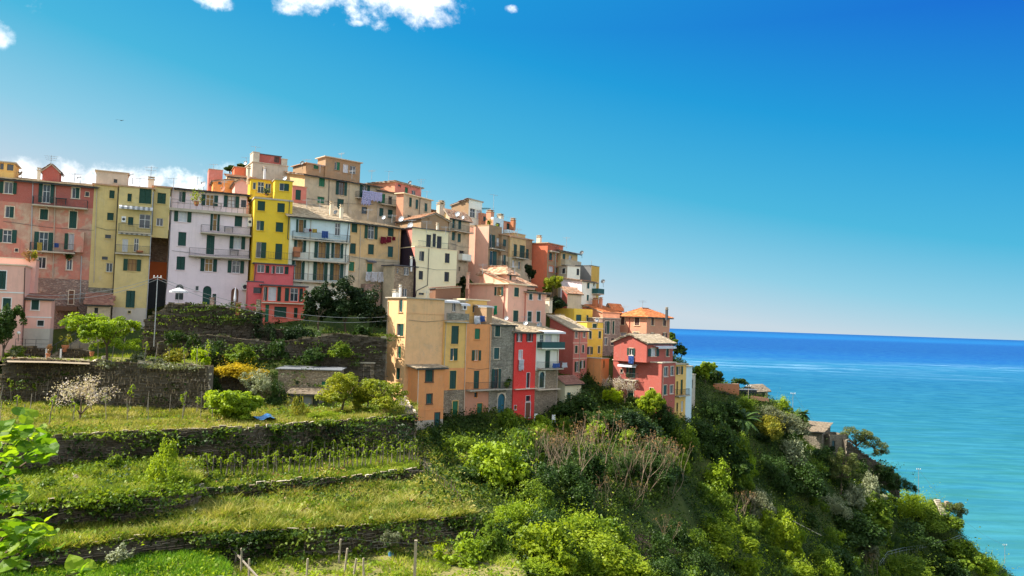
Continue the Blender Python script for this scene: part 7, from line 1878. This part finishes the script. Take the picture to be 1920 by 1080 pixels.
for v_, n in ((.35, 46), (.72, 42)):
    for x, y, z in along(T2R, v_, n): vine(x, y, z, rs.uniform(.8, 1.25), 'young vines in the terrace vineyard', ('front' if v_ < .5 else 'back') + '-row young vine tied to a stake on the narrow vineyard terrace')
for v_, n, u1 in ((.3, 12, 32), (.62, 16, 32), (.9, 22, 34)):
    for x, y, z in along(T1, v_, n, .6, 0, u1): vine(x, y, z, rs.uniform(.9, 1.7), 'vine stakes on the upper grass terrace', {'.3': 'front-row', '.6': 'middle-row', '.9': 'back-row'}[f'{v_:.1f}'[1:]] + ' vine stake on the grass terrace below the patio wall', rs.random() < .45)
pb = MB(); pb.bar((0, 0, -.4), (.02, .02, 2.1), .07, .06, n=7); POST = pb.mesh('post', ['wood_pale'])
for i, (px, py, h, lb) in enumerate([(441, 1055, 44, 'leftmost wooden post before the lowest wall'), (452, 1075, 46, 'wooden post at the corner of the boarded bed'), (503, 1042, 40, 'thin wooden post at the lowest wall foot'), (467, 1085, 36, 'short leaning wooden post at the bottom edge'),
    (568, 1045, 38, 'wooden trellis post left of the bright vine'), (625, 1038, 44, 'grey trellis post under the bright vine'), (635, 1055, 44, 'pale trellis post right of the bright vine'), (646, 1075, 46, 'trellis post at the plot edge'), (663, 1080, 32, 'short trellis post near the bottom'),
    (682, 1082, 34, 'wooden post near the concrete post'), (575, 1082, 34, 'wooden post at the bottom of the vegetable plot'), (575, 1015, 30, 'small post on the lowest wall')]):
    p = hit(px, py) or onz(px, py, Z4R); o = tag(link('wooden_post', POST, None, p), lb, 'post', 'posts in the vegetable plot'); o.scale = (1, 1, h * p.y / F_PX / 2.1); o.rotation_euler = (rs.uniform(-.1, .1), rs.uniform(-.1, .1), 0)
mb = MB(); p = onz(776, 1112, Z4R); mb.box(p + Zv * 1.35, Vector((.075, 0, 0)), Vector((0, .075, 0)), Zv * 1.6); mb.box(p + Zv * 2.98, Vector((.085, 0, 0)), Vector((0, .085, 0)), Zv * .04)
tag(mb.build('concrete_post', 'wood_pale'), 'square pale concrete post with wires at the bottom centre', 'post'); CP = p + Zv * 2.85
mb = MB(); p = onz(410, 1112, -15.2) - Zv * .62; mb.lathe(p, [(.36, -.3), (.40, .2), (.40, .8), (.36, 1.35), (.38, 1.42), (.30, 1.45), (.06, 1.5)], 14)
tag(mb.build('water_barrel', 'stone_dusty' if False else 'tin_roof'), 'round grey barrel lid at the bottom left edge', 'barrel')
def cable(a, c, sag, label, r=.02, mat='wire_grey', group='overhead cables', name='cable', cat='cable'):
    mb = MB(); n = 16; P = [Vector(a).lerp(Vector(c), i / n) - Zv * (sag * 4 * (i / n) * (1 - i / n)) for i in range(n + 1)]
    for q, w in zip(P, P[1:]): mb.bar(q, w, r, n=4, cap=False)
    return tag(mb.build(name, mat), label, cat, group)
cable(CP, onz(640, 1078, Z4R) + Zv * 2.3, .1, 'wire from the concrete post to the trellis on its left', .008, 'iron'); cable(CP, onz(1010, 1110, Z4R) + Zv * 1.0, .15, 'upper wire from the concrete post running right', .008, 'iron')
cable(CP - Zv * .6, onz(960, 1120, Z4R) + Zv * .9, .1, 'lower wire from the concrete post running right', .008, 'iron')

# boarded bed edge and bean poles
mb = MB(); a, c = onz(428, 1022, Z4 + .0), onz(500, 1100, Z4 + .0); dv = (c - a)
mb.box((a + c) / 2, dv / 2, Vector((-dv.y, dv.x, 0)).normalized() * .03, Zv * .05); tag(mb.build('board_edging', 'wood_grey'), 'pale diagonal board edging the bright green bed at the bottom', 'board')

# fence running down the right-hand end of the terraces
fl = [(772, 862, 74), (800, 893, 70), (830, 925, 66), (858, 955, 62), (880, 985, 58)]
FP = [Vector((xs(a, d), d, max(gz_at(xs(a, d), d), -15.5))) for a, c, d in fl]; root = empty('wire_fence', FP[2], 'old leaning wood and wire fence down the right end of the terraces', 'fence')
for a, c in zip(FP, FP[1:]):
    for j in range(4):
        q = a.lerp(c, j / 4); q.z = gz_at(q.x, q.y); mb = MB(); mb.bar(q - Zv * .2, q + Vector((rs.uniform(-.1, .1), 0, rs.uniform(1.1, 1.6))), .04, .03, n=5); mb.build('post', 'bark', root)
    for zz in (.5, 1.0):
        mb = MB(); mb.bar(a + Zv * zz, c + Zv * zz, .010, n=4); mb.build('wire', 'iron', root)

# ------------------------------------------------------------------ utility poles, cables, lamp
def pole(px, py, top, d, label, r=.065, arm=True, mat='metal', group='utility poles'):
    p = at(px, py, d); q = at(px, top, d); h = q.z - p.z; root = empty('utility_pole', p, label, 'utility pole', group); mb = MB(); mb.bar(p - Zv * .6, p + Zv * h, r, r * .7, n=8); mb.build('mast', mat, root)
    if arm:
        mb = MB(); mb.bar(p + Zv * (h - .25) - Vector((.5, 0, 0)), p + Zv * (h - .25) + Vector((.5, 0, 0)), .04, n=5)
        for sx in (-.4, 0, .4): mb.lathe(p + Zv * (h - .2) + Vector((sx, 0, 0)), [(.03, 0), (.06, .05), (.06, .16), (.02, .2)], 7)
        mb.build('crossarm', 'white_paint', root)
    return p + Zv * h
t1 = pole(289, 640, 516, 90, 'tall grey utility pole before the grey wall at the lavender house')
t2 = pole(1402, 800, 722, 146, 'wooden utility pole in front of the headland house', mat='wood_pale'); t3 = pole(1486, 792, 736, 156, 'utility pole on the edge left of the stone barn')
t4 = pole(1722, 925, 878, 172, 'white lamp pole on the crest over the sea', r=.06, mat='metal'); t5 = pole(1884, 1052, 1020, 181, 'last utility pole at the bottom right')
cable(at(47, 552, 82.6), t1 - Zv * .2, .8, 'upper cable from the pink house to the tall grey pole', .03); cable(at(47, 557, 82.6), t1 - Zv * .45, 1.0, 'lower cable from the pink house to the tall grey pole', .03)
cable(t1 - Zv * .2, at(727, 594, 99.5), 1.6, 'upper cable from the tall grey pole to the beige tower', .03); cable(t1 - Zv * .45, at(727, 601, 99.5), 1.9, 'lower cable from the tall grey pole to the beige tower', .03)
cable(t3 - Zv * .2, at(1640, 900, 168), 1.5, 'thin cable dropping from the pole left of the barn'); cable(t4 - Zv * .2, t5 - Zv * .2, 2.5, 'thin cable from the lamp pole down to the last pole')
p = at(727, 648, 99.8); mb = MB(); q = at(708, 642, 99); mb.bar(p, q, .03, n=5); mb.lathe(q - Zv * .12, [(.05, 0), (.14, .05), (.16, .14), (.06, .2)], 9, 1); tag(mb.build('street_lamp', ['metal', 'white_paint']), 'small white wall lamp on a bracket left of the beige tower', 'lamp')

# ------------------------------------------------------------------ patio at the left
root = empty('stairway', at(104, 668, 85), 'stone steps with iron rails climbing from the sunlit patio', 'stairs')
b0 = onz(104, 672, Z0) ; b0 = Vector((xs(104, 84), 84, Z0)); dirn = Vector((.02, 1, 0)).normalized(); sd = Vector((1, -.02, 0))
for k in range(14):
    mb = MB(); mb.box(b0 + dirn * (k * .5 + .25) + Zv * (k * .17 + .085 - .4), sd * .75, dirn * .262, Zv * .485); mb.build('step', 'paving', root)
for sx in (-.8, .8):
    mb = MB(); a, c = b0 + sd * sx + Zv * 1.0, b0 + sd * sx + dirn * 7 + Zv * 3.3; mb.bar(a, c, .03, n=5)
    for k in range(5): q = a.lerp(c, k / 4); mb.bar(q - Zv * 1.1, q, .025, n=5)
    mb.build('railing', 'iron', root)
    mb = MB(); mb.box(a - Zv * .45, sd * .07, dirn * .07, Zv * .55); mb.build('gatepost', 'white_paint', root)
mb = MB()
for px0, px1, y0_, d0 in ((18, 96, 684, 0), (112, 168, 684, 0)): pass
F_, B_, z, _ = T0
pts = [Vector(onz(a, c, Z0 + .14)) for a, c in ((14, 679), (90, 680), (168, 683))]
mb.poly([pts[0], pts[1], pts[2], Vector((xs(172, 84), 84, Z0 + .14)), Vector((xs(14, 83.8), 83.8, Z0 + .14))]); tag(mb.build('patio', 'paving'), kind='structure')
mb = MB(); F0 = [Vector((xs(a, 83.6), 83.6, -4.45)) for a in (32, 50, 70, 94)]
for a, c in zip(F0, F0[1:]):
    mb.bar(a + Zv * .9, c + Zv * .9, .025, n=4); mb.bar(a, a + Zv * .9, .025, n=4); mb.bar(a + Zv * .45, c + Zv * .45, .018, n=4)
tag(mb.build('patio_railing', 'iron'), 'thin iron railing along the low wall behind the patio', 'railing')
def pot(px, py, d, h, label, plant=None, mat='terracotta'):
    p = at(px, py, d); root = empty('flower_pot', p, label, 'flower pot', 'terracotta pots on the patio'); mb = MB(); mb.lathe(p, [(h * .3, 0), (h * .42, h * .7), (h * .48, h * .75), (h * .48, h * .95), (h * .40, h * .95)], 10); mb.build('pot', mat, root)
    if plant:
        V, F, t = cloud(int(px), 260, 8, h * 1.8, h * 2.2, .13); V[:, 2] += h * .8; link('plant', npmesh('plant', V, F, t, [plant]), root)['kind'] = 'stuff'
pot(122, 660, 84.8, .8, 'terracotta pot with an orange-brown plant at the top of the patio steps', 'flower_gold'); pot(90, 671, 83, .5, 'terracotta pot beside the foot of the patio steps', 'bud'); pot(27, 680, 78.5, .55, 'reddish pot at the left front corner of the patio', 'leaf_olive'); pot(172, 668, 82, .5, 'terracotta pot behind the pale boulders', 'leaf_mid')
for k, (px, py, w, lb) in enumerate([(184, 684, 20, 'broad white-grey boulder under the patio fig tree'), (168, 686, 12, 'smaller boulder left of the broad white-grey one'), (196, 672, 10, 'pale rounded stone on top of the boulders')]):
    p = at(px, py, 79.5); k_ = p.y / F_PX; mb = MB(); n = 9; rr = random.Random(k)
    prof = [(.5, -.1), (.56, .15), (.5, .35), (.3, .5)]; mb.lathe(p, [(a * w * k_, c * w * k_) for a, c in prof], n)
    mb.v = [(x + rr.uniform(-.1, .1), y + rr.uniform(-.1, .1), z_ + rr.uniform(-.06, .06)) for x, y, z_ in mb.v]; tag(mb.build('boulder', 'trim_pale'), lb, 'boulder', 'boulders by the patio')
p = at(34, 640, 80); mb = MB(); mb.bar(p, p + Zv * .7, .03, n=6); mb.lathe(p + Zv * .7, [(.05, 0), (.14, .06), (.18, .17), (.14, .28), (.05, .33)], 10, 1); tag(mb.build('globe_lamp', ['iron', 'white_paint']), 'white globe lamp beside the dark citrus tree', 'lamp')

# parasols and terrace furniture at the lavender house
def parasol_open(px, py, d, w, label):
    c = at(px, py, d); root = empty('parasol', c - Zv * 2.2, label, 'parasol', 'parasols on the house terrace'); mb = MB(); n = 8; r = w / 2
    for k in range(n):
        a0, a1 = 2 * math.pi * (k + .5) / n, 2 * math.pi * (k + 1.5) / n; p0, p1 = c + Vector((math.cos(a0) * r, math.sin(a0) * r, -.45)), c + Vector((math.cos(a1) * r, math.sin(a1) * r, -.45))
        mb.poly([c, p0, p1]); mb.poly([p0, p0 - Zv * .2, p1 - Zv * .2, p1])
    mb.build('canopy', 'fabric_white', root); mb = MB(); mb.bar(c - Zv * 2.2, c + Zv * .1, .03, n=6); mb.build('pole', 'metal', root)
parasol_open(336, 539, 96, 2.2, 'open white parasol at the left of the lavender house terrace'); 
p = at(440, 572, 97.5); mb = MB(); mb.bar(p, p + Zv * 2.2, .03, n=6, m=1); mb.lathe(p + Zv * .5, [(.12, 0), (.16, .3), (.12, .9), (.07, 1.5), (.02, 1.75)], 9); tag(mb.build('closed_parasol', ['fabric_white', 'metal']), 'closed white parasol before the arched wooden door', 'parasol')
a, c = at(402, 573, 95.6), at(478, 578, 96.9); mb = MB(); 
for k in range(30):
    q = a.lerp(c, k / 29); mb.bar(q - Zv * .9, q, .016, n=3)
mb.bar(a, c, .03, n=4); mb.bar(a - Zv * .85, c - Zv * .85, .03, n=4); tag(mb.build('terrace_railing', 'iron'), 'iron railing on the wall of the lavender house terrace', 'railing')
for k, (px, py) in enumerate([(398, 566), (447, 575), (485, 570)]):
    p = at(px, py, 95.8); mb = MB(); mb.box(p - Zv * .3, Vector((.22, 0, 0)), Vector((0, .22, 0)), Zv * .75); mb.box(p + Zv * .5, Vector((.28, 0, 0)), Vector((0, .28, 0)), Zv * .05)
    tag(mb.build('wall_pillar', ['stone_dusty', 'terracotta', 'stone_warm'][k]), ['stone pillar at the left end of the terrace railing', 'terracotta coloured pillar below the closed parasol', 'stone pillar at the right end of the terrace railing'][k], 'pillar', 'pillars of the terrace railing')
mb = MB(); p = onz(494, 786, Z1 + .25); X, Y = Vector((1, 0, 0)), Vector((0, 1, 0))
for i in range(8):
    for j in range(4):
        f = lambda a, c: p + X * (a * .3 - 1.2) + Y * (c * .5 - 1) + Zv * (.25 + .22 * math.sin(a * 1.1) * math.cos(c * .9) - .03 * abs(a - 4))
        mb.poly([f(i, j), f(i + 1, j), f(i + 1, j + 1), f(i, j + 1)])
tag(mb.build('tarpaulin', 'plastic_blue'), 'pale blue tarpaulin spread under the broad fig tree', 'tarpaulin')
mb = MB(); p = onz(733, 1046, Z4R); mb.lathe(p, [(.16, 0), (.20, .38), (.21, .40), (.18, .40)], 12); tag(mb.build('blue_bucket', 'plastic_blue'), 'blue tub at the foot of the small olive', 'tub')

# ------------------------------------------------------------------ slope details
def rail(pts, label, h=1.0, name='path_railing'):
    mb = MB()
    for a, c in zip(pts, pts[1:]):
        for zz in (h, h * .5): mb.bar(a + Zv * zz, c + Zv * zz, .035, n=4)
        k = max(1, int((c - a).length / 2))
        for j in range(k + 1): q = a.lerp(c, j / k); mb.bar(q - Zv * .3, q + Zv * h, .04, n=4)
    tag(mb.build(name, 'metal'), label, 'railing', 'path railings on the headland')
def road(pts, w, name, mat, lift=.12):
    mb = MB(); P = resample([tuple(p) for p in pts], 40)
    for a, c in zip(P, P[1:]):
        d_ = Vector(c) - Vector(a); s = Vector((d_.y, -d_.x, 0)).normalized() * (w / 2); A_, C_ = Vector(a), Vector(c)
        f = lambda q: Vector((q.x, q.y, max(gz_at(q.x, q.y), q.z - .8) + lift)); mb.poly([f(A_ + s), f(C_ + s), f(C_ - s), f(A_ - s)])
    tag(mb.build(name, mat), kind='structure')
pp = [hit(x, y) for x, y in ((1645, 1062), (1660, 1042), (1690, 1034), (1730, 1028), (1770, 1020), (1796, 1010))]; pp = [p for p in pp if p]
rail([p - Vector((0, .9, 0)) for p in pp], 'grey pipe railing along the curved headland path')
pp2 = [at(x, y, d) for x, y, d in ((1800, 982, 176), (1812, 996, 177), (1826, 1008, 178), (1845, 1022, 179))]; rail([Vector((p.x, p.y, gz_at(p.x, p.y))) for p in pp2], 'grey railing down the cliff edge past the pine')
pp = [hit(x, y) for x, y in ((1440, 955), (1470, 975), (1500, 992), (1540, 1012))]; pp = [p + Zv * .7 for p in pp if p]
mb = MB()
for a, c in zip(pp, pp[1:]): mb.bar(a, c, .05, n=5)
tag(mb.build('water_pipe', 'trim_pale'), 'pale water pipe running down the middle of the slope', 'pipe')
root = empty('stone_steps', at(1762, 955, 172), 'sunlit stone steps at the crest near the dark flat-topped pine', 'stairs')
for k in range(9):
    p = at(1757 + k * 1.6, 938 + k * 3.2, 172 - k * .4); mb = MB(); mb.box(p, Vector((.7, .2, 0)), Vector((-.05, .25, 0)), Zv * .13); mb.build('step', 'concrete', root)
mb = MB(); p = at(1775, 945, 171.5); mb.box(p - Zv * .3, Vector((.35, 0, 0)), Vector((0, .4, 0)), Zv * .9); mb.build('pillar', 'stone_warm', root)
# earth plot under the bare figs
for k, (pts, nm) in enumerate([(((1150, 1004), (1240, 1003), (1266, 1036), (1180, 1044)), 'earth_plot')]):
    P = [hit(*q) for q in pts]
    if all(P):
        mb = MB(); n = 12
        wv = lambda u, v: (u + .10 * math.sin(v * 9 + k), v + .14 * math.sin(u * 8 + 2 * k))
        f = lambda u, v, g=None: (lambda u, v: (P[0] * (1 - u) + P[1] * u) * (1 - v) + (P[3] * (1 - u) + P[2] * u) * v)(*wv(u, v))
        for i in range(n):
            for j in range(n):
                mb.poly([(lambda q: Vector((q.x, q.y, gz_at(q.x, q.y) + .14)))(f(a / n, c / n)) for a, c in ((i, j), (i, j + 1), (i + 1, j + 1), (i + 1, j))])
        tag(mb.build(nm, 'soil'), kind='structure')
def chair(px, py, d, label, mat='white_paint'):
    p = base_pt(px, py, d); root = empty('garden_chair', p, label, 'chair', 'white garden chairs'); X, Y = Vector((1, 0, 0)), Vector((0, 1, 0))
    mb = MB(); mb.box(p + Zv * .45, X * .25, Y * .24, Zv * .03); mb.build('seat', mat, root); mb = MB(); mb.box(p + Y * .24 + Zv * .75, X * .24, Y * .025, Zv * .3); mb.build('backrest', mat, root)
    for sx in (-.21, .21):
        for sy in (-.2, .2): mb = MB(); mb.bar(p + X * sx + Y * sy, p + X * sx + Y * sy + Zv * .43, .025, n=5); mb.build('leg', mat, root)
chair(1336, 788, None, 'white garden chair in the shade beneath the headland wall'); chair(1038, 792, 110, 'white plastic chair at the foot of the white row house'); chair(1005, 790, 109, 'white folded chair against the red row house')
# a bird far out over the village
p = at(227, 226, 70); mb = MB(); X, Y = Vector((1, .2, 0)).normalized(), Vector((0, 1, 0))
mb.poly([p + X * -.05 + Y * .12, p + X * .05 + Y * .12, p + X * .04 - Y * .2, p - X * .04 - Y * .2]); mb.lathe(p - Zv * .03, [(.02, 0), (.06, .03), (.02, .07)], 6)
for sg in (-1, 1): mb.poly([p + Y * .1, p - Y * .06, p + X * sg * .26 - Y * .02 + Zv * .07, p + X * sg * .24 + Y * .07 + Zv * .08]); mb.poly([p + X * sg * .24 + Y * .07 + Zv * .08, p + X * sg * .26 - Y * .02 + Zv * .07, p + X * sg * .5 - Y * .03])
tag(mb.build('bird', 'iron'), 'small dark bird flying in the sky at the left', 'bird')

# ------------------------------------------------------------------ leaves of the near plant at the lower left
def big_leaf(seed):
    rnd = random.Random(seed); mb = MB(); n = 7; L = .15; pr = [(0, .0), (.35, .14), (.5, .38), (.46, .6), (.3, .8), (.12, .94), (0, 1.0)]
    pr = [(0, 0), (.30, -.10), (.52, .12), (.54, .38), (.42, .62), (.22, .84), (0, 1.05)]
    bend = rnd.uniform(.1, .35); fold = rnd.uniform(.12, .3); wav = rnd.uniform(.02, .05)
    P = lambda x, y, k=0: (x * L, y * L, L * (-bend * y * y + fold * abs(x) - wav * math.sin(y * 9 + x * 4)))
    for (x0, y0), (x1, y1) in zip(pr, pr[1:]):
        for sg in (-1, 1):
            q = [P(0, max(0, y0)), P(sg * x0 * .5, y0 * .95), P(sg * x1 * .5, y1 * .95), P(0, max(0, y1))]; mb.poly(q if sg > 0 else q[::-1], 0, .5)
            q = [P(sg * x0 * .5, y0 * .95), P(sg * x0, y0), P(sg * x1, y1), P(sg * x1 * .5, y1 * .95)]; mb.poly(q if sg > 0 else q[::-1], 0, .5)
    mb.bar((0, 0, 0), (0, -.07, .01), .003, n=4)
    return mb
NLEAF = []
for k in range(6):
    mb = big_leaf(k); mb.t = [k / 5.0] * len(mb.t); me = mb.mesh('leaf', ['near_leaf'])
    me.polygons.foreach_set('use_smooth', np.ones(len(me.polygons), bool)); NLEAF.append(me)
foot = Vector((-4.0, 5.6, -4.6)); root = empty('leafy_vine', foot, 'bright backlit leaves of a near vine at the lower left edge', 'vine')
rl = random.Random(3); mb = MB(); tip_l = []
for (px, py, rx, ry, n, d) in ((40, 822, 48, 34, 34, 5.6), (78, 848, 22, 22, 8, 5.5), (15, 865, 40, 26, 18, 5.7), (12, 925, 34, 26, 16, 5.9), (18, 990, 40, 18, 12, 5.5), (60, 995, 38, 24, 18, 5.4), (50, 1022, 44, 22, 14, 5.6), (14, 1050, 34, 32, 16, 5.5), (150, 1072, 16, 12, 5, 5.2), (-30, 930, 40, 120, 22, 5.6)):
    c0 = at(px, py, d); hub = at(min(px, 30) - 40, py + 60, d + .2)
    mb.bar(foot if py > 1000 else at(-60, 1000, 5.7), hub, .02, .014, n=5); mb.bar(hub, c0, .012, .006, n=5)
    for k in range(int(n * 1.9)):
        q = at(px + rl.gauss(0, .5) * rx, py + rl.gauss(0, .5) * ry, d + rl.uniform(-.35, .35))
        o = link('leaf', NLEAF[rl.randrange(6)], root, q - foot); s = rl.uniform(.4, .72); o.scale = (s, s, s)
        o.rotation_euler = (rl.uniform(-.2, 1.1), rl.uniform(-.6, .6), rl.uniform(0, 6.28))
mb.build('stem', 'bark', root)
